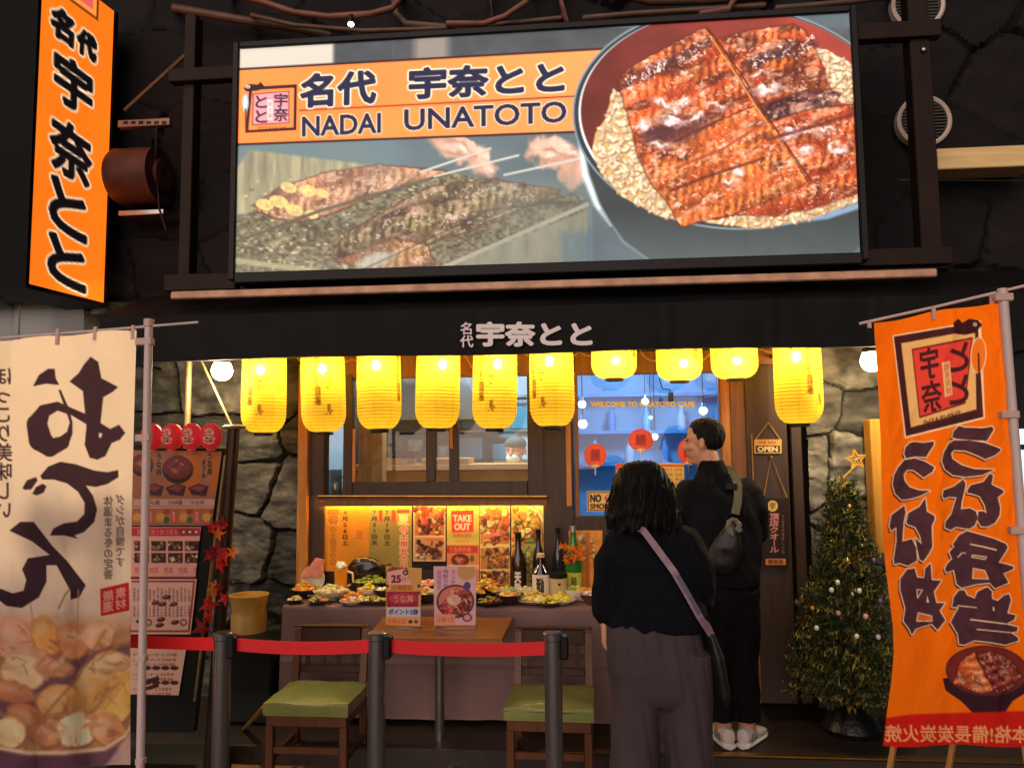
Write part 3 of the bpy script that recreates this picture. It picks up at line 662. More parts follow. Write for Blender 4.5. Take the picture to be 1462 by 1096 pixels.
    rice(cv, [(1152, 66), (1180, 72), (1216, 92), (1217, 152), (1196, 142), (1170, 110)], 170, 72)
    rice(cv, [(1005, 318), (1080, 326), (1160, 312), (1226, 286), (1226, 268), (1120, 296)], 160, 73)
    eel(cv, [(1050, 306), (1120, 268), (1224, 256), (1224, 276), (1180, 292), (1110, 308)], -.22, 88, (196, 86, 42), -.03)
    eel(cv, [(1020, 58), (1060, 46), (1130, 35), (1148, 42), (1172, 86), (1185, 128), (1140, 142), (1085, 152)], -.25, 81, (196, 86, 42), .1)
    eel(cv, [(1085, 152), (1150, 130), (1184, 128), (1200, 134), (1190, 150), (1095, 180)], -.25, 83, (110, 62, 56), .2)
    eel(cv, [(1092, 178), (1150, 158), (1217, 150), (1224, 262), (1190, 284), (1150, 300), (1120, 250)], -.22, 84, (196, 86, 42), -.03)
    eel(cv, [(884, 120), (890, 104), (930, 80), (1006, 40), (1020, 54), (1052, 104), (1080, 150), (990, 186), (940, 214), (912, 226), (900, 178)], -.35, 85, (196, 86, 42), .03)
    eel(cv, [(912, 226), (940, 214), (1080, 150), (1110, 190), (1152, 258), (1130, 272), (1060, 302), (972, 324), (958, 296), (930, 262)], -.35, 86, (208, 104, 48), -.05)
    cv.warp(4, 6, 35); cv.line([(892, 118), (940, 96), (1012, 62)], [7, 9, 7], (58, 36, 44), a=.6, soft=8); cv.line([(1062, 92), (1110, 78), (1164, 62)], [5, 8, 5], (58, 36, 44), a=.6, soft=8)
    for k in range(70): x = rng.uniform(892, 1016); cv.ell(x, 120-(x-892)*.46+rng.uniform(-12, 10), rng.uniform(1, 2.6), rng.uniform(.8, 1.6), (250, 232, 220), a=.8)
    for k in range(50): x = rng.uniform(1050, 1168); cv.ell(x, 96-(x-1050)*.3+rng.uniform(-12, 10), rng.uniform(1, 2.4), rng.uniform(.8, 1.5), (250, 232, 220), a=.8)
    cv.warp()
    cv.ell(968, 186, 42, 20, (84, 46, 44), -.25, .75, 14); cv.ell(940, 192, 26, 11, (70, 40, 44), -.2, .7, 8)
    cv.line([(1006, 42), (1022, 64), (1054, 112), (1084, 160), (1120, 214), (1152, 262)], [.8, 1, 1.3, 1, .8, .5], (206, 132, 66)); cv.line([(1010, 40), (1030, 66), (1062, 112), (1092, 160), (1126, 212), (1158, 258)], 1.1, (88, 34, 22))
    cv.warp(5, 8, 31)
    for x, y, rx, ry, ro in ((948, 148, 16, 5, .3), (978, 146, 17, 5, -.3), (962, 174, 20, 6, .2), (992, 170, 14, 5, -.3), (918, 178, 9, 10, .2), (940, 206, 18, 5, .1), (1020, 152, 14, 4, .3), (1056, 246, 10, 9, 0), (1040, 262, 7, 5, 0), (1126, 196, 15, 5, -.3), (1150, 190, 16, 4, -.2), (1134, 186, 14, 6, 0), (1152, 214, 12, 7, 0), (1196, 214, 14, 6, 0), (1082, 106, 16, 4, -.4), (1096, 128, 22, 7, -.2), (966, 158, 8, 6, 0), (1180, 186, 16, 4, -.3)):
        cv.ell(x+1, y+3, rx, ry, (96, 52, 54), ro, .5, 4); cv.ell(x, y, rx, ry, (236, 204, 194), ro, .62, 5); cv.ell(x-1, y-1, rx*.5, ry*.5, (252, 240, 236), ro, .8, 3)
    cv.warp()
    cv.line([(958, 272), (1010, 252), (1090, 226)], 2.2, (86, 34, 24), soft=3, a=.8); cv.line([(964, 240), (1030, 214), (1085, 180)], 2, (150, 56, 30), soft=3, a=.8); cv.line([(1096, 200), (1217, 164)], 2.5, (96, 40, 36), soft=3, a=.8)
    cv.rect(560, 30, 562, 400, (120, 120, 110), a=.12, soft=3); cv.rect(1064, 30, 1067, 400, (90, 50, 30), a=.2, soft=4)
q = [(342, 70), (1213, 17), (1228, 362), (335, 393)]
bb = thing('billboard', 'large backlit billboard with eel rice bowl photograph and orange name band', 'billboard', at(780, 393, YB))
m_board = MP('billboard_print', .35, emis=.98, spec=.2)
qpanel('picture_panel', q, YB, paint_board, m_board, bb, step=1.35, base=(90, 100, 105), gain=1.0)
b = MB(); c = [at(*p, YB) for p in q]; x0, x1 = c[0][0], c[1][0]; z0, z1 = (c[2][2]+c[3][2])/2, (c[0][2]+c[1][2])/2; fw = .035
b.box(x0-fw, x0+.004, YB-.02, YB+.2, z0-fw, z1+fw, .006); b.box(x1-.004, x1+fw, YB-.02, YB+.2, z0-fw, z1+fw, .006)
b.box(x0+.004, x1-.004, YB-.02, YB+.2, z1-.006, z1+fw, .006); b.box(x0+.004, x1-.004, YB-.02, YB+.2, z0-fw-.02, z0+.008, .006)
b.box(x0, x1, YB+.02, YB+.2, z0, z1); obj('cabinet', b, m_black, bb)

# steel frame carrying the billboard
m_fr = M('rusty_steel', (40, 25, 19), .6, .2, var=.35, scale=7, spec=.25)
sf = thing('billboard_support', 'brown steel posts and beams holding the billboard on the wall', 'steel frame', (-.2, 4.6, 2.7))
for qd, y in (((252, 20, 270, 425), 4.5), ((1318, -20, 1346, 372), 4.45)):
    b = MB(); a0, a1 = at((qd[0]+qd[2])/2-4*(qd[0] > 700), qd[1], y), at((qd[0]+qd[2])/2, qd[3], y); w = (qd[2]-qd[0])/2*4.1e-3
    b.box(a1[0]-w, a1[0]+w, y, y+.1, a1[2], a0[2], .005); obj('post', b, m_fr, sf)
for qd, y in (((1212, 30, 1345, 54), 4.42), ((1226, 353, 1362, 378), 4.38), ((240, 95, 342, 114), 4.46), ((234, 390, 336, 414), 4.46)):
    b = MB(); pbox(b, *qd, y, .07, .005); obj('beam', b, m_fr, sf)
b = MB(); b.ell(at(1319, 71, 4.44), (.018, .012, .018), 10, 6); obj('bolt', b, m_steel, sf, True)
b = MB(); b.tube([at(178, 158, 4.6), at(272, 72, 4.6)], .012, 6); obj('brace', b, M('worn_brace', (120, 90, 62), .5, .4), sf)

# rail under the billboard
m_rail = M('rail_tan', (206, 158, 126), .5, var=.35, scale=12)
b = MB(); p0, p1 = at(247, 423, 4.32), at(1335, 390, 4.32); zz = (p0[2]+p1[2])/2
b.box(p0[0], p1[0], 4.29, 4.34, zz-.022, zz+.022, .006)
tag(obj('metal_rail', b, m_rail), 'long pinkish metal rail running under the billboard', 'rail')
b = MB(); b.tube([at(690, 432, 4.42), at(1462, 412, 4.42)], .007, 6); tag(obj('cable_conduit', b, m_rail), 'thin brown conduit just above the awning edge', 'conduit')

# orange projecting sign on the left
F = at(147, 432, 4.8); Nn = atz(40, 405, F[2]); ef = F-Nn; Wd = np.linalg.norm(ef); ef /= Wd; nrm = np.array([ef[1], -ef[0], 0.])
ps = thing('projecting_sign', 'orange backlit projecting sign with black brush lettering at the left edge', 'sign', (Nn+F)/2)
zt2 = 4.75; H2 = zt2-F[2]
def onface(px, py):
    v = ray(px, py); t = ((Nn-CAMP)@nrm)/(v@nrm); P = CAMP+v*t; return ((P-Nn)@ef, P[2])
def paint_ps(cv):
    cv.c[:] = np.array([252, 120, 24])*(.92+.12*fbm(cv.x*3, cv.y*3, 3))[:, None]
    def ch(t, tl, tr, bl, **k):
        a, b_, c_ = [np.array(onface(*p)) for p in (tl, tr, bl)]
        cv.text(t, a, b_-a, c_-a, (18, 12, 14), grow=.016, outline=(255, 226, 190), og=.011, **k)
    ch('宇', (79, 70), (130, 108), (78, 138)); ch('奈', (73, 160), (129, 200), (72, 236)); ch('と', (72, 248), (122, 284), (71, 316)); ch('と', (69, 330), (120, 360), (69, 392))
    ch('名', (75, 6), (104, 28), (73, 46)); ch('代', (112, 40), (137, 58), (110, 72))
    a = np.array(onface(98, -6)); bq = np.array(onface(139, 30)); s0, t0 = a; s1, t1 = bq
    zz1 = onface(139, 30)[1]; w_ = .3
    cv.poly([(s1-w_, zz1), (s1, zz1), (s1, zz1+w_), (s1-w_, zz1+w_)], (60, 20, 16)); cv.poly([(s1-w_+.015, zz1+.015), (s1-.015, zz1+.015), (s1-.015, zz1+w_), (s1-w_+.015, zz1+w_)], (250, 150, 60))
    cv.poly([(s1-w_+.045, zz1+.05), (s1-.045, zz1+.05), (s1-.045, zz1+w_-.03), (s1-w_+.045, zz1+w_-.03)], (226, 90, 90))
nu, nv = 60, 230; uu, vv = np.meshgrid(np.linspace(0, Wd, nu), np.linspace(zt2, F[2], nv)); uu = uu.ravel(); vv = vv.ravel()
P = Nn[None]+uu[:, None]*ef[None]; P[:, 2] = vv
sheet('sign_face', P+nrm*.004, nu, nv, paint_ps, MP('orange_lightbox', .4, emis=.95), ps, coords=(uu, vv), soft=.009)
b = MB(); th = .28
def obox(b, s0, s1, n0, n1, z0, z1):
    vs = [Nn+ef*s+nrm*n for s in (s0, s1) for n in (n0, n1)]; v8 = [(v[0], v[1], z0) for v in vs]+[(v[0], v[1], z1) for v in vs]
    return b.add(v8, [(0, 1, 3, 2), (4, 6, 7, 5), (0, 4, 5, 1), (2, 3, 7, 6), (0, 2, 6, 4), (1, 5, 7, 3)])
obox(b, -.005, Wd+.005, -th, 0, F[2]-.005, zt2); obox(b, -.03, -.006, -th-.02, .014, F[2]-.03, zt2); obox(b, Wd+.006, Wd+.03, -th-.02, .014, F[2]-.03, zt2); obox(b, -.005, Wd+.005, -th-.02, .014, F[2]-.03, F[2]-.006)
obj('cabinet', b, M('sign_cabinet', (11, 9, 9), .6, spec=.15), ps)
b = MB(); pbox(b, 130, 430, 144, 448, 4.86, .06, .003); obox(b, Wd+.03, Wd+.15, -.2, -.15, F[2]+.1, F[2]+.16); obj('bracket', b, m_steel, ps, split=True)

# pipes, drum, vents and small fittings on the dark wall
m_pipe = M('copper_pipe', (128, 78, 64), .5, .1, var=.35, scale=10); m_pipe2 = M('brown_pipe', (96, 70, 54), .5, .1, var=.3, scale=12)
for i, (pts, r, y, mt, lb) in enumerate([
    ([(330, -8), (372, 2), (420, 18), (470, 24), (530, 20), (560, 12), (574, -6)], .022, 4.7, m_pipe, 'red brown pipe dipping in a shallow curve over the billboard left end'),
    ([(360, 22), (420, 36), (520, 44), (600, 42), (700, 36), (800, 26)], .016, 4.75, m_pipe2, 'brown horizontal pipe lying just above the billboard edge'),
    ([(640, 34), (690, 34), (720, 24), (750, 4), (762, -12)], .02, 4.66, m_pipe, 'red brown pipe rising in a bend above the billboard middle'),
    ([(835, 26), (900, 20), (1000, 14), (1090, 8)], .018, 4.6, m_pipe2, 'ribbed brown hose above the bowl picture'),
    ([(1002, 20), (1040, 14), (1052, -8)], .02, 4.55, m_pipe, 'short bent pipe above the billboard right half'),
    ([(250, 12), (330, 26), (420, 40), (470, 52)], .03, 4.85, m_pipe2, 'thick dull brown pipe sloping down behind the billboard left end'),
    ([(560, -10), (566, 20), (580, 34), (640, 40)], .024, 4.8, m_pipe2, 'dull brown elbow pipe right of the tiny bright bulb'),
    ([(700, -10), (704, 28)], .02, 4.72, m_pipe2, 'short upright brown pipe above the NADAI UNATOTO band'),
    ([(800, -10), (806, 30)], .026, 4.78, m_pipe, 'upright reddish pipe left of the ribbed hose'),
    ([(880, -10), (930, 2), (1010, 0), (1100, -6)], .03, 4.8, m_pipe2, 'thick brown pipe along the top edge over the bowl picture'),
    ([(1110, 12), (1180, 6), (1270, -4)], .018, 4.5, m_pipe2, 'thin brown pipe above the billboard right corner')]):
    b = MB(); W3 = [at(*p, y) for p in pts]; W3 = [at(*pts[0], 5.04)]+W3+[at(*pts[-1], 5.04)]; b.tube(W3, r, 10); tag(obj('wall_pipe', b, mt, smooth=True), lb, 'pipe', 'pipes over the billboard')
p = at(501, 35, 4.6); t = thing('small_bulb', 'tiny bright bulb above the top edge of the billboard', 'bulb', p)
b = MB(); b.ell(p, (.02, .02, .014), 12, 8); obj('glass_bulb', b, MEmit('warm_dot', (255, 236, 200), 12), t, True)
b = MB(); b.lathe([(.001, 0), (.015, 0), (.015, .05), (.001, .05)], p+[0, 0, .012], 10); obj('socket', b, m_black, t)
p = at(205, 252, 4.8); t = thing('vent_drum', 'rusty round ventilation drum beside the orange projecting sign', 'ventilation drum', p)
m_drum = M('rust_drum', (86, 44, 36), .55, .3, var=.4, scale=8)
def xl_(b, c, prof, n=28):  # lathe about the x axis
    vs = [(c[0]+z, c[1]+r*cos(2*pi*k/n), c[2]+r*sin(2*pi*k/n)) for r, z in prof for k in range(n)]
    return b.add(vs, [(i*n+k, i*n+(k+1) % n, (i+1)*n+(k+1) % n, (i+1)*n+k) for i in range(len(prof)-1) for k in range(n)])
b = MB(); xl_(b, p, [(.001, -.2), (.17, -.19), (.19, -.16), (.185, -.1), (.19, 0), (.185, .1), (.19, .12), (.001, .125)]); obj('barrel', b, m_drum, t, True)
b = MB(); xl_(b, p, [(.07, .125), (.11, .126), (.11, .15), (.06, .16), (.001, .14)]); obj('end_cap', b, m_drum, t, True)
b = MB(); b.box(p[0]-.16, p[0]+.16, 4.78, 4.99, p[2]-.27, p[2]-.235, .004); obj('cradle', b, m_steel, t)
b = MB(); pbox(b, 168, 170, 242, 180, 4.7, .05, .003); obj('bracket', b, M('slotted_bracket', (150, 110, 92), .5, .5), t)
b = MB()
for k in range(6): pbox(b, 176+k*11, 173, 182+k*11, 177, 4.697, .004)
obj('slot', b, m_black, t)
b = MB(); b.tube([at(224, 180, 4.72), at(222, 230, 4.72), at(228, 300, 4.72), at(238, 330, 4.72)], .008, 6); obj('chain', b, m_fr, t)
def yl_(b, c, prof, n=36):  # lathe about the y axis
    vs = [(c[0]+r*cos(2*pi*k/n), c[1]+z, c[2]+r*sin(2*pi*k/n)) for r, z in prof for k in range(n)]
    return b.add(vs, [(i*n+k, i*n+(k+1) % n, (i+1)*n+(k+1) % n, (i+1)*n+k) for i in range(len(prof)-1) for k in range(n)])
m_vent = M('vent_ring', (236, 214, 200), .5, 0., var=.15)
for i, (px, py) in enumerate(((1320, 172), (1311, 6))):
    p = at(px, py, 4.94); t = thing('round_vent', ['round louvred vent with pale ring beside the billboard', 'round louvred vent cut off by the top of the frame'][i], 'vent', p, 'round wall vents')
    b = MB(); yl_(b, p, [(.165, .06), (.168, 0), (.155, -.012), (.142, 0), (.142, .05)]); obj('ring', b, m_vent, t, True)
    b = MB()
    for k in range(13):
        z = -.126+k*.021; w = sqrt(max(0, .14**2-z*z)); b.box(p[0]-w, p[0]+w, p[1]+.004, p[1]+.012, p[2]+z-.004, p[2]+z+.005)
    obj('louvre', b, M('vent_louvre', (70, 62, 58), .5, .5), t)
    b = MB(); yl_(b, p, [(.001, .04), (.142, .04)]); obj('back_plate', b, m_black, t)
b = MB(); pbox(b, 1338, 209, 1480, 239, 4.75, .2, .006)
tag(obj('timber_beam', b, M('pale_timber', (252, 204, 138), .5, var=.2, scale=5, stretch=(.6, 8, 8))), 'pale yellow beam sticking out right of the round vent', 'beam')
b = MB(); b.tube([at(1282, 257, 4.9), at(1462, 258, 4.9)], .004, 5); tag(obj('wall_cable', b, m_steel), 'thin pale cable on the dark wall under the pale beam', 'cable')
# ---------------------------------------------------------------- yellow paper lanterns
m_paper = MP('lantern_paper', .6, emis=.30, transl=.72, spec=.15)
_t = m_paper.node_tree; _o = _t.nodes['Material Output']; _m = _t.nodes.new('ShaderNodeMixShader'); _m.inputs[0].default_value = .05   # thin paper: the bulb shows through
_l = _o.inputs[0].links[0].from_socket; _tr = _t.nodes.new('ShaderNodeBsdfTransparent'); _t.links.new(_l, _m.inputs[1]); _t.links.new(_tr.outputs[0], _m.inputs[2]); _t.links.new(_m.outputs[0], _o.inputs[0])
def lantern(p, label, group):
    """p = centre of the lantern's bottom opening"""
    t = thing('paper_lantern', label, 'lantern', p, group)
    H, R = .62, .133; nu, nv = 73, 150
    th, v = np.meshgrid(np.linspace(0, 2*pi, nu), np.linspace(1, 0, nv)); th = th.ravel(); v = v.ravel(); z = v*H
    k = np.clip(z/.11, 0, 1); k2 = np.clip((H-z)/.09, 0, 1)
    r = R*np.minimum(.42+.58*np.sqrt(np.clip(1-(1-k)**2, 0, 1)), .46+.54*np.sqrt(np.clip(1-(1-k2)**2, 0, 1)))*(1-.05*(v-.35)**2/.4)
    r = r+.0026*np.abs(np.sin(v*pi*30))
    P = np.stack([p[0]+r*np.cos(th), p[1]+r*np.sin(th), p[2]+z], 1)
    u = (th-1.5*pi)*R     # arc length, 0 faces the street
    def pt(cv):
        cv.c[:] = np.array([255, 213, 62])*(.97+.05*fbm(cv.x*40, cv.y*40, 5))[:, None]
        cv.c *= (1-.16*(np.abs(np.sin(v*pi*30)) < .30))[:, None]; cv.c *= (1-.05*(np.abs((th*8/(2*pi)) % 1-.5) > .485))[:, None]
        for ox, s, y0, y1 in ((.028, 'ハイボール', .10, .42), (-.04, '角打ち酒場', .16, .40)):
            cv.text(s, (ox-.016, -y1-.06), (.034, 0), (0, y1-y0+.06), (92, 54, 6), vertical=True, a=.85, grow=.0022)
    ps_ = sheet('paper_shell', P, nu, nv, pt, m_paper, t, coords=(u, -z), soft=.004)
    b = MB(); b.lathe([(.054, -.002), (.056, -.02), (.05, -.022), (.048, -.002), (.054, -.002)], p, 24); b.lathe([(.054, H), (.056, H+.018), (.05, H+.02), (.048, H), (.054, H)], p, 24); obj('rim_ring', b, m_black, ps_, True, split=True)
    b = MB(); b.tube([np.array(p)+[0, 0, H+.02], np.array(p)+[0, 0, H+.09]], .004, 5); obj('hanger', b, m_black, t)
    b = MB(); b.ell(np.array(p)+[.012, -.085, .38], (.027, .027, .034), 14, 10); obj('bulb', b, MEmit('lantern_bulb_glass', (255, 226, 150), 60) if 'lantern_bulb_glass' not in bpy.data.materials else bpy.data.materials['lantern_bulb_glass'], t, True)
    l = bpy.data.lights.new('lantern_bulb', 'POINT'); l.energy = 6.5; l.color = (1, .84, .52); l.shadow_soft_size = .042
    lo = bpy.data.objects.new('lantern_bulb', l); COL.objects.link(lo); lo.parent = t; lo.location = (.012, -.085, .38)
    return t
YL = 4.62; base = None
lab = ['first', 'second', 'third', 'fourth', 'fifth', 'sixth']
for i, (px, py) in enumerate([(376, 617), (463, 616), (542, 612), (624, 611), (706, 611), (789, 608), (877, 540), (970, 543), (1050, 540), (1142, 604)]):
    p = at(px, py, YL)
    if i < 6: L = f'yellow paper lantern, {lab[i]} of the six low ones counted from the stone wall'
    else: L = ['yellow lantern hung high, its rounded bottom alone showing left of the cable end', 'yellow lantern hung high above the black haired head, small plug cable dangling beside it', 'yellow lantern hung high over the honey wood door jamb', 'yellow paper lantern hanging alone beside the right hand stone wall'][i-6]
    if base is None: base = lantern(p, L, 'yellow lanterns under the awning')
    else:
        q = dup(base, p, [0, .35, 1.6, 2.5, -.25, -.6, 1.3, .9, 2.0, .5][i], L)
        q.rotation_euler.x = .03*sin(i*2.1); q.rotation_euler.y = .035*cos(i*3.3)
        if 6 <= i <= 8: q.scale = (1, 1, .72)
        for c in q.children:
            if c.type == 'LIGHT' or c.name.startswith('bulb'):
                a = -pi/2+[0, .3, .1, .5, .3, -.1, .1, .2, 0, -.3][i]-q.rotation_euler.z; q3 = Vector((.085*cos(a), .085*sin(a), .13 if 6 <= i <= 8 else .38)); c.location = q3 if c.type == 'LIGHT' else q3-Vector((.012, -.085, .38))
m_cab = M('yellow_cable', (206, 156, 60), .5)
b = MB(); g = random.Random(3)
pts = []
for k in range(90):
    px = 350+k*9; pts.append(at(px, 512-px*.014+8*sin(k*.9)+6*sin(k*.37+1)+(10 if k % 9 < 3 else 0), 4.72+.03*sin(k*.7)))
b.tube(pts, .004, 5)
tag(obj('lamp_cable', b, m_cab, smooth=True), 'loose brown cable looping between the yellow lanterns', 'cable')
b = MB(); b.tube([at(941, 540, 4.7), at(946, 555, 4.7), at(956, 556, 4.7), at(957, 566, 4.7)], .004, 5); b.box(*[at(954, 560, 4.7)[0], at(961, 560, 4.7)[0]], 4.69, 4.72, at(957, 573, 4.7)[2], at(957, 560, 4.7)[2], .002)
tag(obj('plug_cable', b, m_black), 'black plug dangling on a cable below the high lantern', 'cable')

# clamp flood lamps at both ends of the awning
def flood(px, py, y, label, tgt, e):
    p = at(px, py, y); t = thing('flood_lamp', label, 'lamp', p, 'bare flood lamps under the awning')
    b = MB(); b.lathe([(.001, -.062), (.02, -.060), (.042, -.049), (.058, -.027), (.064, .0), (.058, .024), (.047, .05)], p, 24); obj('glass_bulb', b, MEmit('flood_glass', (255, 226, 170), 14), t, True)
    b = MB(); b.lathe([(.05, .0), (.047, .02), (.032, .05), (.03, .10), (.001, .10)], p+[0, 0, .048], 16); obj('socket', b, m_black, t, True)
    b = MB(); b.tube([p+[0, .02, .14], p+[0, .06, .2], p+[0, .3, .22]], .008, 6); obj('arm', b, m_black, t)
    l = bpy.data.lights.new('flood_bulb', 'SPOT'); l.energy = e; l.color = (1, .78, .48); l.shadow_soft_size = .06; l.spot_size = radians(125); l.spot_blend = .8
    lo = bpy.data.objects.new('flood_bulb', l); COL.objects.link(lo); lo.parent = t; d = Vector(np.array(tgt)-p)
    lo.location = d.normalized()*.08; lo.rotation_euler = d.to_track_quat('-Z', 'Y').to_euler()
    l2 = bpy.data.lights.new('flood_glow', 'POINT'); l2.energy = 34; l2.color = (1, .80, .5); l2.shadow_soft_size = .06
    lo = bpy.data.objects.new('flood_glow', l2); COL.objects.link(lo); lo.parent = t; lo.location = (0, -.07, -.05)
    return t
flood(317, 529, 4.5, 'bare glowing flood lamp left of the lantern row', (-2.2, 2.9, 1.2), 70)
flood(1245, 515, 4.5, 'bare glowing flood lamp at the top edge of the orange banner', (1.8, 2.9, 1.3), 70)
t = thing('lamp_bracket', 'worn metal bracket pole with slanting rod beside the left flood lamp', 'bracket', at(268, 640, 4.6))
m_gal = M('weathered_metal', (150, 128, 84), .45, .5, var=.35, scale=14)
b = MB(); b.tube([at(270, 508, 4.6), at(266, 640, 4.6)], .02, 10); obj('upright', b, m_gal, t, True)
b = MB(); b.tube([at(262, 509, 4.58), at(335, 510, 4.58)], .008, 6); obj('cross_rod', b, m_gal, t)
b = MB(); b.tube([at(285, 509, 4.55), at(333, 612, 4.5)], .007, 6); obj('slant_rod', b, m_gal, t)

# ---------------------------------------------------------------- banners (cloth seen from behind, so the writing is mirrored)
m_cloth = MP('banner_cloth', .75, transl=.45, spec=.1, bump=.35, bscale=160)
m_pole = M('white_pole', (214, 190, 186), .4, var=.08)
m_clip = M('banner_clip', (206, 170, 160), .5, var=.1)
DK = (66, 46, 56)
def paint_left(cv):
    cv.c[:] = np.array([240, 218, 196])*(.97+.06*fbm(cv.x/40, cv.y/60, 3)[:, None])
    A = lambda P: [(x/3.1316, 430+y/3.1316) for x, y in P]
    S1 = lambda P: ([(x/3.1316, 430+y/3.1316) for x, y, w in P], [w/3.1316 for x, y, w in P])
    cv.poly([A([(405, 250), (438, 272), (452, 345), (525, 383), (505, 402), (460, 428), (448, 545), (492, 572), (532, 553), (558, 588), (535, 617), (498, 632), (470, 690), (435, 706), (402, 697), (380, 640), (388, 560), (372, 400), (313, 358), (355, 320), (375, 285)]), A([(440, 585), (460, 590), (452, 612), (441, 610)])], DK, grow=.5)
    cv.line(*S1([(390, 528, 20), (325, 495, 15), (255, 468, 19), (195, 492, 30), (165, 550, 46), (180, 618, 52), (222, 655, 40), (280, 632, 30), (311, 590, 13), (318, 540, 6), (300, 480, 8), (268, 400, 5)]), DK)
    cv.poly(A([(150, 378), (175, 330), (215, 303), (243, 303), (248, 345), (262, 372), (205, 367)]), DK, grow=.4)
    cv.poly(A([(182, 780), (215, 740), (270, 718), (340, 730), (420, 757), (480, 765), (528, 755), (528, 785), (480, 815), (430, 828), (382, 822), (415, 870), (433, 930), (420, 985), (375, 1030), (330, 1045), (345, 1058), (290, 1045), (225, 1045), (240, 1015), (285, 993), (345, 985), (378, 950), (380, 900), (350, 850), (300, 812), (240, 795), (190, 795)]), DK, grow=.4)
    cv.poly(A([(100, 835), (120, 800), (160, 785), (168, 800), (140, 840), (110, 842)]), DK); cv.poly(A([(145, 860), (160, 830), (190, 815), (208, 825), (195, 855), (165, 867)]), DK)
    cv.poly([(14, 757), (29, 745), (48, 745), (75, 780), (95, 800), (122, 835), (113, 852), (101, 855), (101, 843), (81, 806), (66, 806), (66, 830), (55, 852), (31, 867), (9, 864), (-6, 852), (-6, 838), (18, 847), (34, 843), (38, 827), (32, 812), (40, 797), (72, 792), (46, 772)], DK, grow=.4)
    cv.tbox('ほっこり美味しい', -6, 526, 17, 738, (74, 52, 60), vertical=True, mirror=True, grow=.5)
    cv.tbox('ダシが自慢です', 165, 706, 178, 808, (96, 74, 76), vertical=True, mirror=True, grow=.2)
    cv.tbox('体温まる冬の定番', 148, 708, 161, 826, (96, 74, 76), vertical=True, mirror=True, grow=.2)
    # stew photograph
    i = np.clip((cv.y-868)/40, 0, 1)[:, None]; ph = np.array([206, 150, 104])*(.75+.5*fbm(cv.x/26, cv.y/22, 8)[:, None]); cv.c = cv.c*(1-i)+ph*i
    T = lambda c, s, k=24: (lambda x, y: np.array(c)*(.88+.36*fbm(x/k, y/k, s, 3)[:, None]))
    pu = (128, 88, 100)
    cv.warp(3.2, 30, 12)
    cv.poly([(-10, 985), (40, 960), (90, 930), (130, 930), (190, 915), (196, 1010), (150, 960), (110, 975), (60, 1010), (30, 1040), (-10, 1030)], T(pu, 31), soft=9)
    for x, y, rx, ry, ro, c in ((22, 912, 26, 30, .2, (226, 168, 140)), (66, 905, 20, 28, -.2, (226, 164, 96)), (104, 912, 22, 26, .3, (206, 138, 92)), (140, 905, 24, 22, 0, (226, 180, 140)), (45, 935, 24, 14, .3, (214, 158, 120)),
                                (34, 958, 32, 26, .3, (240, 206, 158)), (78, 950, 26, 14, .1, (214, 150, 112)), (150, 962, 46, 30, -.5, (236, 196, 140)), (20, 988, 30, 16, .2, (196, 130, 92)), (82, 998, 30, 22, -.3, (222, 164, 100)), (80, 1002, 18, 13, -.3, (234, 186, 120)),
                                (156, 1002, 44, 34, -.6, (240, 190, 104)), (128, 990, 20, 30, .7, (236, 182, 108)), (40, 1030, 34, 22, .5, (186, 120, 84)), (14, 1046, 24, 22, 0, (246, 212, 160)), (108, 1040, 27, 26, 0, (250, 222, 184)), (152, 1040, 26, 24, .3, (226, 160, 108)), (66, 1050, 20, 16, .3, (206, 140, 100))):
        cv.ell(x+2, y+3, rx, ry, (130, 84, 76), ro, a=.7, soft=6); cv.ell(x, y, rx, ry, T(c, int(x)+7), ro, soft=5); cv.ell(x-rx*.2, y-ry*.3, rx*.5, ry*.35, (255, 238, 205), ro, a=.35, soft=9)
    cv.warp(3, 16, 19)
    for k in range(46):
        x, y = rng.uniform(-8, 186), rng.uniform(900, 1062); c = [(250, 226, 180), (206, 140, 90), (234, 176, 110), (170, 108, 84), (240, 200, 150), (196, 150, 110)][k % 6]; cv.ell(x, y, rng.uniform(5, 17), rng.uniform(2.5, 7), c, rng.uniform(-.9, .9), .55, 4)
    for k in range(40): x, y = rng.uniform(-8, 186), rng.uniform(890, 1062); cv.line([(x, y), (x+rng.uniform(-16, 16), y+rng.uniform(4, 14))], .8, (150, 96, 76), a=.5, soft=2.5)
    cv.warp()
    for k in range(7): cv.line([(126+k*4, 1012), (156+k*6, 968-k*2)], 1, (206, 150, 86), a=.7, soft=2)
    cv.line([(84, 868), (92, 850), (100, 840)], 1.2, (150, 110, 70), a=.8); cv.line([(110, 905), (112, 842)], .8, (190, 150, 110)); cv.line([(48, 900), (44, 862)], .8, (200, 160, 120)); cv.line([(36, 1064), (62, 1022), (110, 968), (150, 900)], 2, (176, 126, 86), a=.7, soft=3)
    cv.line([(-10, 1066), (40, 1074), (90, 1074), (150, 1068), (178, 1050), (190, 1030)], [2.5, 3, 3, 3, 2, 1], (246, 214, 186), soft=3)
    cv.poly([(-10, 1069), (40, 1078), (90, 1078), (150, 1072), (170, 1062), (176, 1084), (150, 1092), (-10, 1110)], T((112, 76, 96), 41), soft=5)
    cv.poly([(150, 1094), (196, 1030), (200, 1110), (100, 1110)], (232, 196, 186), soft=6, a=.8)
    # stamp
    cv.poly([(144, 841), (183, 832), (184, 870), (145, 878)], (204, 40, 44), grow=1); cv.text('厳選', (147, 844), (15, -3), (0, 30), (240, 190, 170), vertical=True, mirror=True, grow=.35); cv.text('素材', (165, 840), (15, -3), (0, 30), (240, 190, 170), vertical=True, mirror=True, grow=.35)
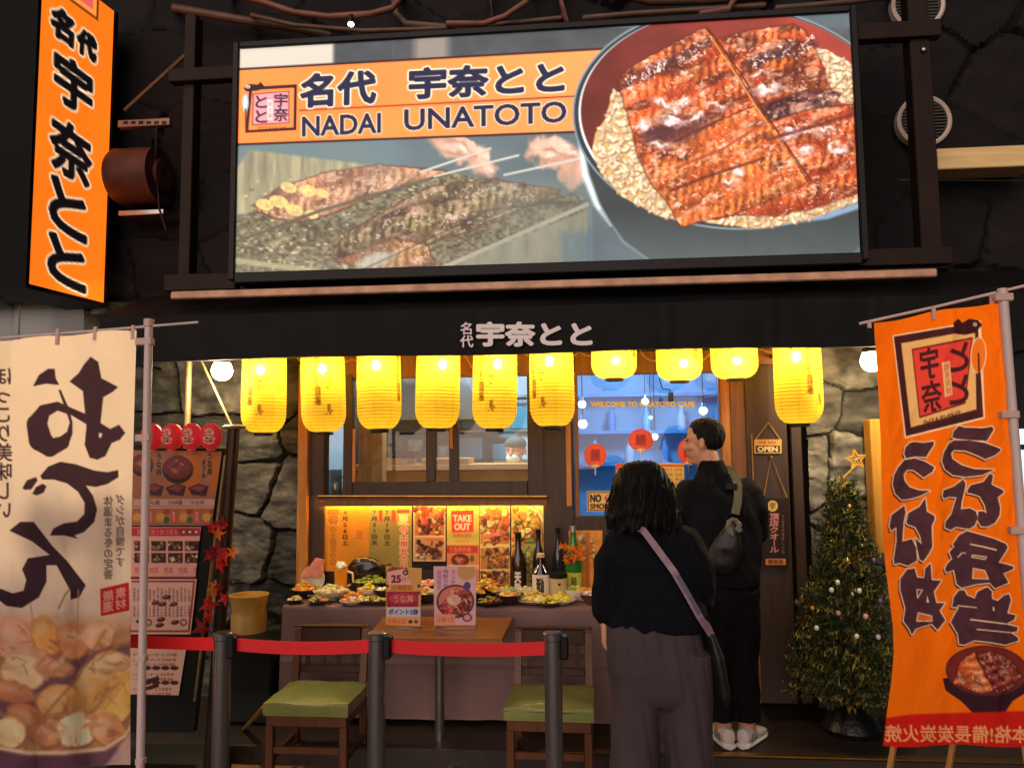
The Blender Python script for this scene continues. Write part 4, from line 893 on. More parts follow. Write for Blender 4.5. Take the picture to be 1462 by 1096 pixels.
def cloth_left():
    nu, nv = 165, 500; u, v = np.meshgrid(np.linspace(0, 1, nu), np.linspace(0, 1, nv)); u = u.ravel(); v = v.ravel()
    px = -14+u*(209-3*np.sin(v*3.2)-9*v); py0 = 487-u*17+1.5*np.sin(u*14)*(1-v); py = py0+v*(1094-py0)+3*np.sin(u*5)*v
    Y = 2.95+.02*np.sin(u*7+v*3)*(.3+v)+.012*np.sin(u*17-v*5)*(.2+v)+.006*np.sin((u*6+v*9))*v+.022*(np.abs(fbm(u*3+v*1.5, v*5-u*2, 14, 4)-.5))*-1.5
    return np.array([at(a, b, c) for a, b, c in zip(px, py, Y)]), nu, nv
def loops_(mb, pts, y, w=.014):
    for px, py0, py1 in pts: pbox(mb, px-w*190, py0, px+w*190, py1, y-.004, .012, .002)
bl = thing('banner', 'cream stew banner with huge dark brush characters seen from behind', 'banner', (XW(206, 2.95), 2.95, 0))
P, nu, nv = cloth_left(); sheet('banner_cloth', P, nu, nv, paint_left, m_cloth, bl, base=(230, 200, 170))
b = MB(); p0 = at(212.5, 460, 2.95); p1 = at(200, 1100, 2.95); dn = (p1-p0); k = (p0[2]-.02)/(p0[2]-p1[2]); b.tube([p0, p0+dn*k], .0155, 12); pl_ = obj('pole', b, m_pole, bl, True)
b = MB(); b.tube([at(-60, 487, 2.95), at(100, 475, 2.95), at(283, 460, 2.95)], .0055, 8); obj('crossbar', b, m_pole, bl, True)
b = MB(); loops_(b, [(81, 469, 492), (135, 466, 486), (189, 464, 484)], 2.945)
for yy in (482, 620, 935, 1083):
    pbox(b, 192, yy, 216-(yy-460)*.02, yy+10, 2.935, .03, .003)
obj('clip', b, m_clip, bl, split=True)
b = MB(); b.lathe([(.001, 0), (.02, 0), (.02, .03), (.001, .03)], at(212.5, 466, 2.95), 12); obj('pole_cap', b, m_clip, pl_, True)
b = MB(); bx, by = (p0+dn*k)[:2]; b.lathe([(.001, 0), (.2, 0), (.2, .04), (.17, .07), (.03, .08), (.03, .14), (.001, .14)], (bx, by, .002), 24); obj('base_weight', b, m_black, bl, True)

DB = (74, 46, 58)
def paint_right(cv):
    cv.c[:] = np.array([248, 116, 14])*(.96+.08*fbm(cv.x/40, cv.y/70, 3)[:, None])
    U = lambda P: [(1260+x/5.48, 560+y/5.48) for x, y in P]; V = lambda P: [(1260+x/5.48, 740+y/5.48) for x, y in P]
    def chars(ps):
        for p in ps: cv.edges(loop_edges([p])+np.array([-2.2, 2.6]), (96, 38, 26), grow=1.0)
        for p in ps: cv.poly(p, (252, 218, 190), grow=1.7)
        for p in ps: cv.poly(p, lambda x, y: np.array(DB)*(.9+.3*fbm(x/14, y/10, 9)[:, None]), grow=.2)
    u1 = U([(545, 350), (560, 300), (600, 262), (640, 275), (780, 280), (855, 268), (870, 290), (840, 340), (815, 378), (700, 372), (580, 362)])
    u2 = U([(520, 400), (560, 375), (680, 375), (800, 395), (920, 440), (925, 455), (880, 490), (805, 522), (740, 490), (650, 455), (560, 450), (535, 475), (545, 520), (620, 570), (720, 600), (870, 605), (780, 645), (650, 660), (550, 645), (490, 600), (465, 540), (480, 470)])
    u3 = U([(170, 480), (180, 430), (215, 395), (245, 388), (320, 395), (400, 383), (400, 410), (365, 465), (340, 505), (250, 500), (185, 515)])
    u4 = U([(120, 590), (170, 530), (250, 515), (330, 540), (405, 585), (390, 620), (320, 665), (290, 640), (240, 605), (190, 605), (165, 640), (170, 690), (210, 740), (280, 765), (370, 770), (290, 810), (200, 835), (150, 838), (100, 790), (80, 720), (90, 650)])
    n1 = U([(470, 800), (480, 765), (560, 735), (630, 680), (650, 710), (640, 770), (620, 850), (612, 915), (680, 905), (730, 930), (745, 985), (720, 1040), (680, 1065), (630, 1060), (575, 1050), (530, 1075), (490, 1055), (495, 1010), (540, 950), (560, 880), (580, 820), (520, 815), (480, 830)])
    n2 = U([(665, 765), (690, 725), (790, 700), (840, 635), (865, 650), (850, 720), (945, 765), (945, 785), (900, 820), (920, 900), (915, 960), (880, 1020), (820, 1050), (770, 1045), (745, 1000), (750, 930), (790, 930), (815, 945), (800, 880), (760, 810), (700, 790), (665, 785)])
    n3 = [(1270, 750), (1273, 735), (1291, 721.5), (1293, 731), (1290, 745), (1288, 773), (1302, 769), (1308, 782), (1309, 800), (1296, 807), (1284, 803), (1277, 805), (1276, 798), (1280, 773), (1280, 752), (1272, 757)]
    n4 = [(1294, 745), (1297, 732), (1313, 723), (1321, 711), (1323, 730), (1334, 736), (1334, 742), (1330, 750), (1331, 780), (1326, 790), (1318, 801), (1313, 798), (1309, 780), (1307, 768), (1316, 777), (1314, 765), (1307, 752), (1296, 748)]
    b1 = V([(550, 200), (600, 130), (660, 98), (760, 125), (880, 160), (960, 195), (980, 225), (960, 260), (905, 345), (960, 355), (1025, 375), (1020, 395), (945, 430), (985, 500), (880, 545), (840, 500), (740, 510), (620, 540), (580, 510), (560, 400), (500, 420), (490, 390), (510, 350), (545, 315), (525, 260), (565, 215)])
    t1 = V([(545, 690), (560, 610), (600, 560), (640, 560), (660, 600), (720, 625), (745, 570), (820, 535), (855, 570), (855, 625), (900, 645), (950, 600), (990, 590), (1005, 640), (975, 740), (1040, 755), (1030, 790), (960, 825), (1060, 850), (1050, 880), (1000, 890), (1060, 930), (1060, 955), (960, 985), (850, 965), (720, 950), (640, 985), (600, 980), (590, 900), (535, 810), (560, 760), (600, 690)])
    d1 = V([(140, 470), (190, 400), (250, 388), (270, 460), (325, 465), (335, 390), (375, 350), (385, 480), (460, 485), (400, 570), (420, 660), (485, 660), (445, 720), (490, 795), (430, 870), (385, 820), (260, 860), (230, 905), (210, 860), (165, 800), (180, 700), (155, 610), (140, 560)])
    chars([u1, u2, u3, u4, n1, n2, n3, n4, b1, t1, d1])
    LC = (252, 218, 190); ln = lambda P, w=.7: cv.line(V(P), w, LC)
    ln([(690, 200), (790, 220), (890, 245)], .9); ln([(590, 302), (620, 270), (648, 268)]); ln([(705, 285), (815, 300), (800, 318), (698, 300), (705, 285)]); cv.poly(V([(710, 390), (800, 408), (825, 470), (705, 465)]), (230, 120, 40)); ln([(710, 388), (800, 406), (828, 472), (705, 467), (710, 388)])
    ln([(590, 680), (735, 695)]); ln([(690, 788), (960, 822)], .9); ln([(740, 865), (1000, 890)]); cv.poly(V([(862, 690), (874, 692), (876, 722), (864, 720)]), LC)
    ln([(270, 555), (312, 558), (275, 620), (270, 555)]); cv.poly(V([(350, 605), (366, 655), (344, 655)]), LC); cv.poly(V([(282, 738), (380, 762), (384, 798), (272, 798)]), (226, 112, 40)); ln([(280, 735), (383, 760), (387, 801), (268, 801), (280, 735)])
    # emblem
    cv.poly([(1276, 480), (1399, 459), (1405, 596), (1293, 624)], LC, grow=1.5); cv.poly([(1276, 480.5), (1396, 460), (1404, 595), (1293.6, 622.6)], (70, 36, 42)); cv.poly([(1286.7, 490), (1392, 471), (1394, 584), (1300.5, 610)], (234, 184, 122))
    cv.poly([(1362, 462), (1368, 456), (1374, 462), (1384, 456), (1396, 458), (1401, 464), (1392, 474), (1378, 477), (1366, 476)], (60, 28, 36), grow=1); cv.ell(1392, 463, 2.6, 2.6, LC); cv.ell(1392, 463, 1.2, 1.2, (40, 16, 20))
    cv.poly([(1301.6, 498), (1389, 481), (1378.5, 576), (1312.6, 597)], (110, 34, 34)); cv.poly([(1303.5, 500), (1387, 484), (1377, 574), (1314, 594)], (226, 72, 62))
    cv.text('宇奈', (1312, 500), (27, -6), (6, 90), (70, 34, 44), vertical=True, mirror=True, grow=1.0); cv.text('とと', (1357, 494), (25, -6), (0, 84), (70, 34, 44), vertical=True, mirror=True, grow=1.3)
    cv.poly([(1345, 518), (1356, 515), (1360, 563), (1349, 567)], (240, 200, 150)); cv.text('備長炭焼', (1347, 520), (8, -2), (4, 44), (210, 80, 50), vertical=True, mirror=True)
    cv.text('SHINBASHI', (1319, 600), (52, -14), (0, 7.5), (90, 50, 40), mirror=True, grow=.2)
    cv.ell(1397, 507, 11.5, 26, LC, .06); cv.ell(1397, 507, 10, 24.5, (240, 122, 40), .06); cv.line([(1397, 505), (1400, 590)], 1.3, (80, 40, 40))
    # bowl photograph
    cv.poly([(1346, 968), (1350, 985), (1372, 1000), (1392, 1020), (1432, 1021), (1446, 1000), (1470, 985), (1470, 950)], (58, 30, 42)); cv.ell(1409, 957, 59, 36, (90, 46, 58), .05); cv.ell(1409, 957, 56, 33, (126, 44, 42), .05)
    eel(cv, [(1362, 975), (1370, 945), (1392, 930), (1400, 950), (1420, 985), (1400, 990)], 1.1, 91, (220, 110, 64)); eel(cv, [(1396, 932), (1416, 930), (1442, 956), (1450, 978), (1424, 990), (1408, 966)], .7, 92, (150, 66, 62)); eel(cv, [(1420, 930), (1446, 944), (1460, 965), (1450, 974), (1432, 948)], .7, 93, (170, 84, 70))
    cv.poly([(1240, 1028), (1300, 1019), (1470, 1014), (1470, 1070), (1240, 1070)], (206, 34, 26), soft=3)
    cv.text('本格!備長炭炭火焼', (1264, 1034), (204, 2), (0, 24), (240, 170, 120), mirror=True, grow=.5)
def cloth_right():
    nu, nv = 185, 520; u, v = np.meshgrid(np.linspace(0, 1, nu), np.linspace(0, 1, nv)); u = u.ravel(); v = v.ravel()
    ly = np.array([458, 494, 553, 623, 700, 760, 805, 850, 893, 930, 967, 1010, 1064.]); lx = np.array([1247, 1246.5, 1255, 1261, 1258, 1258, 1262, 1270, 1278, 1279, 1276, 1268, 1256.])
    vv = (ly-458)/(1064-458); k = np.array([.1, .2, .4, .2, .1]); lxs = np.convolve(np.pad(lx, 2, 'edge'), k, 'valid')
    L = np.interp(v, vv, lxs); Rr = np.interp(v, [0, .25, .6, 1], [1425, 1444, 1462, 1484]); px = L+u*(Rr-L)
    py0 = 461-u*31+2*np.sin(u*9); py1 = 1064+2*np.sin(u*10); py = py0+v*(py1-py0)
    ed = np.clip(1-u/.35, 0, 1)
    Y = 2.97-.10*u+ed*(.07*np.sin(v*7.5-.6))+.012*np.sin(u*16+v*4)*(.3+.6*v)+.03*np.abs(fbm(u*3-v*2, v*6+u*2, 15, 4)-.5)*-1.5
    return np.array([at(a, b, c) for a, b, c in zip(px, py, Y)]), nu, nv
br = thing('banner', 'orange eel bento banner with dark outlined characters seen from behind', 'banner', (XW(1462, 2.86), 2.86, 0))
P, nu, nv = cloth_right(); sheet('banner_cloth', P, nu, nv, paint_right, m_cloth, br, base=(250, 120, 20))
b = MB(); p0 = at(1431, 412, 2.86); p1 = at(1462, 800, 2.86); dn = p1-p0; k = (p0[2]-.02)/(p0[2]-p1[2]); b.tube([p0, p0+dn*k], .0165, 12); pl_ = obj('pole', b, m_pole, br, True)
bx, by = (p0+dn*k)[:2]; b = MB(); b.lathe([(.001, 0), (.2, 0), (.2, .04), (.17, .07), (.03, .08), (.03, .14), (.001, .14)], (bx, by, .002), 24); obj('base_weight', b, m_black, br, True)
b = MB(); b.tube([at(1227, 462, 2.96), at(1340, 437, 2.92), at(1480, 404, 2.86)], .0055, 8); obj('crossbar', b, m_pole, br, True)
b = MB(); loops_(b, [(1242, 458, 468), (1334, 437, 456), (1417, 417, 436)], 2.9)
for px, yy in ((1436, 418), (1445, 586), (1458, 752)): pbox(b, px-14, yy, px+12, yy+11, 2.84, .03, .003)
obj('clip', b, m_clip, br, split=True)
t = thing('wooden_easel', 'thin pale wooden legs standing under the orange banner', 'easel', (XW(1320, 3.3), 3.3, 0))
m_pw = M('pale_easel_wood', (186, 136, 70), .5, var=.2, stretch=(8, 8, .6))
for (x0, x1) in ((1284, 1268), (1368, 1352), (1456, 1470)):
    b = MB(); a0, a1 = at(x0, 1020, 3.3), at(x1, 1110, 3.3); dn = a1-a0; a2 = a0+dn*(a0[2]/(a0[2]-a1[2])); b.tube([a0, a2], .013, 4); obj('leg', b, m_pw, t)
b = MB(); b.tube([at(1284, 1026, 3.3), at(1458, 1026, 3.3)], .012, 4); obj('rail', b, m_pw, t)

# ---------------------------------------------------------------- menu board on the left
YM = 3.75
mb = thing('menu_board', 'tall menu board covered with food photographs beside the cream banner', 'menu board', (XW(255, YM), YM, 0))
m_print = MP('paper_print', .5, spec=.35, coat=.1); m_printl = MP('paper_print_matt', .7)
b = MB(); c = [at(*p, YM+.01) for p in ((150, 640), (322, 640), (276, 1045), (135, 1045))]
b.add([tuple(p) for p in c]+[tuple(p+np.array([0, .04, 0])) for p in c], [(0, 3, 2, 1), (4, 5, 6, 7), (0, 1, 5, 4), (1, 2, 6, 5), (2, 3, 7, 6), (3, 0, 4, 7)]); obj('back_board', b, m_black, mb)
b = MB(); a0, a1 = at(334, 612, YM-.02), at(306, 1000, YM-.02); dn = a1-a0; a2 = a0+dn*(a0[2]/(a0[2]-a1[2])); b.tube([a0, a2], .03, 14); po_ = obj('post', b, M('bronze_post', (66, 50, 36), .35, .6, var=.25), mb, True)
b = MB(); b.lathe([(.001, 0), (.055, 0), (.058, .012), (.04, .02), (.001, .02)], a0, 20); obj('post_cap', b, m_gal, po_, True)
b = MB(); b.tube([at(322, 650, YM-.015), at(278, 1000, YM-.015)], .008, 6); obj('edge_trim', b, m_gal, mb)
b = MB(); b.box(XW(160, YM, 1060), XW(300, YM, 1060), YM-.06, YM+.25, .002, .19, .01); obj('foot_box', b, m_black, mb)
def price(cv, x0, y0, x1, y1, dark=(90, 40, 40)):
    cv.tbox('うな丼', x0, y0, x1, y1, dark)
def paint_m1(cv):
    cv.c[:] = np.array([150, 96, 66])*(.9+.2*fbm(cv.x/20, cv.y/20, 3)[:, None])
    cv.rect(262, 650, 284, 704, (176, 96, 36)); cv.rect(300, 646, 312, 700, (170, 92, 40)); cv.rect(190, 712, 306, 722, (186, 150, 136))
    for x, y, rx, ry in ((254, 668, 22, 20), (203, 662, 16, 16)):
        cv.ell(x, y+2, rx, ry, (40, 16, 16)); cv.ell(x, y-1, rx*.92, ry*.82, (104, 30, 34)); eel(cv, [(x-rx*.7, y), (x-2, y-ry*.7), (x+rx*.7, y-2), (x, y+ry*.6)], .5, int(x), (150, 66, 50))
    cv.tbox('うな丼', 296, 646, 303, 678, (30, 14, 20), vertical=True, grow=.3); cv.tbox('ダブル', 288, 656, 294, 682, (30, 14, 20), vertical=True, grow=.3); cv.tbox('うな丼', 223, 648, 231, 678, (30, 14, 20), vertical=True, grow=.3)
    for k, x in enumerate((208, 240, 272)):
        cv.poly([(x-4, 696), (x+12, 690), (x+26, 694), (x+22, 708), (x+2, 706)], (56, 24, 40)); cv.poly([(x-1, 697), (x+12, 692), (x+22, 695), (x+14, 702)], (126, 52, 52)); cv.tbox(('うな重', 'うな丼重', 'うな丼')[k], x, 714, x+20, 720, (50, 24, 30))
    for k in range(4):
        x = 190+k*33; cv.rect(x-2, 726, x+29, 747, [(170, 96, 60), (176, 104, 58), (180, 100, 60), (170, 90, 60)][k]); cv.ell(x+6, 738, 6, 6, (196, 150, 70)); cv.ell(x+15, 730, 5, 4, (150, 60, 40)); cv.ell(x+15, 742, 4.5, 5, (60, 96, 60)); cv.rect(x+22, 728, x+28, 746, (190, 60, 80)); cv.tbox('定食', x+23, 730, x+27, 744, (240, 210, 200), vertical=True)
    cv.rect(185, 723.5, 310, 725, (210, 170, 150))
def paint_m2(cv):
    cv.c[:] = np.array([222, 162, 152]); cv.rect(180, 753, 286, 765, (176, 44, 60)); cv.tbox('お酒に合うおつまみ', 196, 755, 254, 763, (232, 170, 160))
    for x in (262, 271, 280): cv.ell(x, 759, 4, 4, (60, 30, 36)); cv.ell(x, 759, 2.4, 2.4, (220, 170, 160))
    for i in range(2):
        for k in range(4):
            x, y = 192+k*24, 772+i*17; cv.rect(x, y, x+21, y+14, (50, 26, 32)); blobs(cv, x+2, y+2, x+19, y+12, 9, [(130, 70, 50), (170, 120, 80), (90, 40, 40), (190, 160, 120)], 3, k+i*7)
    for k in range(5): cv.rect(190+k*21, 807, 207+k*21, 820, (222, 160, 148)); cv.tbox('焼鳥', 192+k*21, 809, 205+k*21, 818, (176, 70, 80))
    cv.rect(184, 822, 282, 838, (190, 84, 90)); cv.tbox('お飲み物各種', 190, 825, 240, 835, (80, 30, 40)); cv.ell(258, 830, 8, 6, (214, 140, 60)); cv.ell(272, 830, 5, 6, (220, 190, 160))
def paint_m3(cv):
    cv.c[:] = np.array([206, 168, 154]); g = np.random.default_rng(5)
    cv.poly([[(184, 828), (279, 828), (271, 902), (184, 902)], [(187, 831), (275.5, 831), (268, 899), (187, 899)]], (150, 60, 62))
    for k in range(15):
        x = 190+k*5.6; cv.tbox(['冷奴枝豆', 'ねぎま焼', '玉子焼き', '肝串焼き'][k % 4], x, 838+(k % 3)*2, x+3.6, 858, (96, 40, 46), vertical=True)
        cv.tbox(['白焼き串', 'くりから', 'お新香盛'][k % 3], x, 864, x+3.6, 880, (96, 40, 46), vertical=True)
    for x, y, c in ((238, 852, (50, 22, 30)), (222, 860, (70, 36, 34)), (232, 862, (60, 30, 30)), (248, 862, (70, 30, 36)), (200, 886, (70, 30, 30)), (230, 884, (54, 20, 28)), (228, 892, (54, 20, 28)), (250, 888, (60, 26, 30))): cv.ell(x, y, 6, 3.2, c, -.2); cv.ell(x-1, y-1, 3, 1.2, (150, 80, 66), -.2)
    for x in (212, 262): cv.ell(x, 888, 5, 5, (80, 34, 42)); cv.ell(x, 888, 3.4, 3.4, (206, 150, 136))
def paint_m4(cv):
    cv.c[:] = np.array([210, 172, 152])
    for k in range(10):
        y = 932+k*7
        if k in (3, 6): [cv.ell(210+j*13, y, 6, 3, (70, 34, 34)) for j in range(4)]; continue
        cv.tbox('生ビール ハイボール 日本酒 焼酎'[(k % 3):(k % 3)+15], 190, y, 252-k, y+4.4, (110, 54, 52))
    cv.poly([(203, 972), (226, 964), (228, 970), (204, 979)], (66, 28, 28)); cv.poly([(206, 981), (226, 974), (227, 980), (206, 986)], (66, 28, 28))
qpanel('menu_sheet', [(150, 642), (317, 644), (302, 750), (150, 750)], YM, paint_m1, m_print, mb, step=.9, gain=1.4)
qpanel('menu_sheet', [(150, 752), (287, 752), (279, 824), (150, 824)], YM, paint_m2, m_print, mb, step=.9, gain=1.5)
qpanel('menu_sheet', [(150, 826), (281, 826), (272, 905), (150, 905)], YM-.002, paint_m3, m_print, mb, step=.9, gain=1.7)
qpanel('menu_sheet', [(150, 924), (266, 924), (255, 992), (150, 990)], YM, paint_m4, m_print, mb, step=.9, gain=1.7)
# small red paper lanterns on top of the board
m_red = MP('red_paper', .5, emis=.12, transl=.3)
def rlantern(p, label):
    t = thing('red_lantern', label, 'lantern', p, 'small red lanterns on the menu board')
    nu, nv = 41, 44; th, v = np.meshgrid(np.linspace(0, 2*pi, nu), np.linspace(1, 0, nv)); th = th.ravel(); v = v.ravel()
    r = .054*np.sqrt(np.clip(1-(v*2-1)**2*.86, 0, 1))+.001*np.abs(np.sin(v*pi*12)); z = v*.125
    def pt(cv):
        cv.c[:] = np.array([226, 70, 76]); cv.c *= (1-.12*(np.abs(np.sin(v*pi*12)) < .3))[:, None]
        cv.tbox('うな', -.022, -.098, .022, -.03, (250, 220, 205), vertical=True, grow=.0045); cv.tbox('うな', -.02, -.096, .02, -.032, (50, 70, 46), vertical=True, grow=.001)
    ps_ = sheet('paper_shell', np.stack([p[0]+r*np.cos(th), p[1]+r*np.sin(th), p[2]+z], 1), nu, nv, pt, m_red, t, coords=((th-1.5*pi)*.05, -z), soft=.003)
    b = MB(); b.lathe([(.001, 0), (.021, 0), (.021, .008), (.001, .008)], (p[0], p[1], p[2]-.006), 14); b.lathe([(.001, 0), (.021, 0), (.021, .008), (.001, .008)], (p[0], p[1], p[2]+.122), 14); obj('rim_ring', b, M('rim_pink', (230, 120, 110), .5), ps_, split=True)
    return t
rb = None
for i, px in enumerate((216, 245, 273, 301)):
    p = at(px, 641, YM-.03); L = ['small red lantern half hidden by the white banner pole', 'small red lantern on the menu board, second from the banner pole', 'small red lantern on the menu board, second from the bronze post', 'small red lantern on the menu board right beside the bronze post'][i]
    if rb is None: rb = rlantern(p, L)
    else: dup(rb, p, .15*i-.2, L)
# maple leaf garland
def leaf(b, c, r, rot, tilt):
    n = 10; pts = []
    for k in range(n):
        a = rot+2*pi*k/n; q = r*(1 if k % 2 == 0 else .36)*(1 if k else .7); pts.append((c[0]+q*sin(a), c[1]+tilt*q*cos(a*1.7), c[2]+q*cos(a)))
    b.add([c]+pts, [(0, 1+k, 1+(k+1) % n) for k in range(n)])
    pts2 = [(x, y+.004, z) for x, y, z in [c]+pts]; b.add(pts2, [(0, 1+(k+1) % n, 1+k) for k in range(n)])
m_lf = [M('leaf_red', (214, 30, 24), .5, transl=.25), M('leaf_orange', (240, 130, 20), .5, transl=.25), M('leaf_dark_red', (160, 24, 30), .5, transl=.25)]
gl = thing('maple_garland', 'garland of red and orange artificial maple leaves on the menu board edge', 'garland', at(310, 905, YM-.06))
b = MB(); b.tube([at(312, 742, YM-.05), at(306, 800, YM-.055), at(300, 850, YM-.05), at(288, 905, YM-.05)], .004, 5); obj('stem', b, m_brown, gl)
for i, (px, py, r, k) in enumerate(((312, 754, .06, 0), (318, 748, .045, 2), (302, 752, .04, 0), (311, 762, .04, 1), (310, 786, .06, 2), (320, 792, .05, 0), (332, 788, .04, 1), (300, 792, .05, 2), (314, 806, .045, 0), (298, 862, .055, 0), (306, 838, .04, 1), (320, 854, .04, 0), (288, 896, .06, 2), (297, 880, .04, 0), (312, 836, .03, 2), (303, 846, .03, 1))):
    b = MB(); leaf(b, tuple(at(px, py, YM-.06-.004*i)), r, i*1.3, .3); obj('leaf', b, m_lf[k], gl)
# beige container behind
t = thing('beige_container', 'tall beige ceramic container against the stone wall', 'container', at(356, 950, 4.75)*[1, 1, 0]+[0, 0, .137])
cz = at(356, 848, 4.75); zt = cz[2]
b = MB(); b.lathe([(.001, 0), (.085, 0), (.1, .06), (.108, zt-.137-.12), (.1, zt-.137-.09), (.115, zt-.137-.03), (.122, zt-.137), (.105, zt-.137), (.1, zt-.2), (.001, zt-.2)], (cz[0], 4.75, .137), 28); obj('jar', b, M('beige_ceramic', (196, 150, 70), .4, var=.15), t, True)
# ---------------------------------------------------------------- belt stanchions
YS = 3.12
def stanchion(px, label):
    top = at(px, 902, YS); t = thing('stanchion', label, 'stanchion', (top[0], YS, 0), 'belt stanchions in front of the table')
    r = .035; zt = top[2]
    b = MB(); b.lathe([(r, .03), (r, zt-.03)], (top[0], YS, 0), 28); obj('tube', b, m_steel, t, True)
    b = MB(); b.lathe([(r*.98, zt-.03), (r+.004, zt-.026), (r+.004, zt-.004), (r, zt), (.001, zt)], (top[0], YS, 0), 28); obj('cap', b, m_steel, t, True)
    b = MB(); b.box(top[0]+.03, top[0]+.062, YS-.03, YS+.03, zt-.10, zt-.012, .006); bc_ = obj('belt_cassette', b, m_black, t)
    b = MB(); b.lathe([(.001, 0), (.17, 0), (.17, .012), (.15, .025), (.045, .034), (.045, .05), (.001, .05)], (top[0], YS, .002), 32); obj('base', b, m_steel, t, True)
    BC[t] = bc_
    return t, top
BC = {}
m_belt = M('red_belt', (226, 16, 28), .55, var=.06, scale=60, bump=.15, bscale=900)
tops = []
for px, L in ((318, 'steel stanchion in front of the menu board with belts on both sides'), (538, 'steel stanchion beside the left green seated chair'), (789, 'steel stanchion in front of the second green chair, ending the red belt')):
    t, top = stanchion(px, L); tops.append((t, top))
def belt(t, p, q, sag):
    b = MB(); n = 24; P = [np.array(p)+(np.array(q)-np.array(p))*i/n-np.array([0, 0, sag*4*(i/n)*(1-i/n)]) for i in range(n+1)]
    vs = []; w = .026
    for i, c in enumerate(P):
        vs += [c+[0, -.001, w], c+[0, -.001, -w], c+[0, .001, -w], c+[0, .001, w]]
    b.add(vs, [(i*4+k, i*4+(k+1) % 4, i*4+4+(k+1) % 4, i*4+4+k) for i in range(n) for k in range(4)]); obj('belt', b, m_belt, BC[t])
zc = tops[0][1][2]-.048
belt(tops[0][0], (tops[0][1][0]+.06, YS, zc), (tops[1][1][0]-.03, YS, zc), .012); belt(tops[1][0], (tops[1][1][0]+.06, YS, zc), (tops[2][1][0]-.03, YS, zc), .010)
belt(tops[0][0], (tops[0][1][0]-.035, YS, zc), (tops[0][1][0]-1.15, YS+.25, zc-.02), .01)

# ---------------------------------------------------------------- small table with two standing cards
t = thing('cafe_table', 'small wooden table on a steel pedestal behind the red belt', 'table', (XW(630, 4.1, 900), 4.1, 0))
TZ = .755; tc = XW(634, 4.12, 895)
b = MB(); c4 = [at(*p, 4.2) for p in ((0, 0),)]
P4 = [atz(522, 911, TZ), atz(717, 911, TZ), atz(732, 880, TZ), atz(547, 880, TZ)]
b.add([tuple(p) for p in P4]+[tuple(p-np.array([0, 0, .028])) for p in P4], [(0, 1, 2, 3), (7, 6, 5, 4), (0, 4, 5, 1), (1, 5, 6, 2), (2, 6, 7, 3), (3, 7, 4, 0)])
obj('tabletop', b, M('table_wood', (150, 92, 46), .3, var=.28, scale=4, stretch=(.7, 9, 9), coat=.2), t)
pc = atz(628, 1076, .05); pc = (pc[0], pc[1])
b = MB(); b.tube([(pc[0], pc[1], .05), (pc[0], pc[1], TZ-.03)], .027, 18); pd_ = obj('pedestal', b, m_steel, t, True)
b = MB(); b.box(pc[0]-.2, pc[0]+.2, pc[1]-.03, pc[1]+.03, TZ-.05, TZ-.029, .004); obj('top_bracket', b, m_steel, t)
b = MB(); b.lathe([(.03, .14), (.034, .06), (.05, .03), (.05, .02), (.001, .02)], (pc[0], pc[1], 0), 18); obj('hub', b, m_steel, pd_, True)
for a in (.5, .5+pi/2, .5+pi, .5+1.5*pi):
    b = MB(); d = np.array([cos(a), sin(a), 0]); q = np.array([pc[0], pc[1], 0]); b.tube([q+d*.03+[0, 0, .05], q+d*.18+[0, 0, .042], q+d*.29+[0, 0, .03]], [.024, .02, .016], 8, flat=(1, .8)); b.lathe([(.001, 0), (.018, 0), (.018, .02), (.001, .02)], q+d*.28, 10); obj('foot', b, m_steel, pd_, True)
def paint_c1(cv):
    cv.c[:] = (216, 150, 96); cv.rect(548, 808, 604, 846, (216, 158, 78)); cv.ell(566, 815, 16, 8, (150, 56, 50), -.3); cv.poly([(552, 816), (578, 811), (590, 840), (556, 842)], (236, 176, 160))
    cv.tbox('25', 559, 821, 572, 831, (110, 20, 40), grow=.7); cv.tbox('日まで', 574, 823, 584, 830, (150, 70, 90)); cv.ell(579, 817, 4, 4, (50, 44, 40)); cv.ell(579, 817, 1.6, 1.6, (230, 190, 120))
    cv.rect(557, 834, 590, 843, (214, 140, 60)); cv.tbox('火曜限定', 560, 835, 588, 842, (150, 70, 30)); cv.rect(552, 844, 597, 866, (160, 24, 50)); cv.ell(575, 854, 20, 8, (196, 60, 70)); cv.tbox('うな丼', 562, 849, 590, 860, (236, 190, 170))
    cv.rect(552, 866, 600, 880, (206, 200, 214)); cv.tbox('ポイント2倍', 555, 869, 596, 877, (60, 60, 110), grow=.3); cv.rect(552, 881, 600, 892, (230, 160, 90)); cv.tbox('お得な日!', 554, 883, 580, 890, (196, 60, 40)); cv.ell(586, 887, 3, 2.5, (60, 40, 40)); cv.ell(594, 887, 3, 2.5, (60, 90, 50))
    for x, y in ((553, 836), (598, 836), (598, 846), (556, 864), (595, 873)): cv.ell(x, y, 2.4, 2.4, (110, 50, 50))
def paint_c2(cv):
    cv.c[:] = (222, 168, 176); cv.ell(666, 816, 13, 12, (196, 146, 90)); cv.tbox('期間限定', 624, 814, 630, 842, (130, 80, 110), vertical=True); cv.tbox('海鮮うな丼', 632, 812, 640, 846, (96, 60, 100), vertical=True); cv.tbox('ランチ', 644, 814, 650, 834, (120, 40, 60), vertical=True)
    cv.ell(650, 858, 27, 24, (110, 40, 50)); cv.ell(650, 858, 24, 21, (206, 120, 100)); blobs(cv, 632, 842, 668, 874, 36, [(216, 130, 100), (190, 70, 60), (236, 190, 160), (150, 50, 50)], 6, 4); cv.ell(648, 856, 10, 8, (232, 182, 150), a=.85)
    cv.ell(667, 836, 5, 6, (80, 60, 110)); cv.ell(667, 881, 7, 6, (130, 50, 60)); cv.ell(667, 881, 4.5, 4, (220, 150, 150)); cv.rect(622, 876, 650, 891, (226, 150, 120)); cv.tbox('小鉢つき', 625, 880, 648, 888, (190, 80, 50))
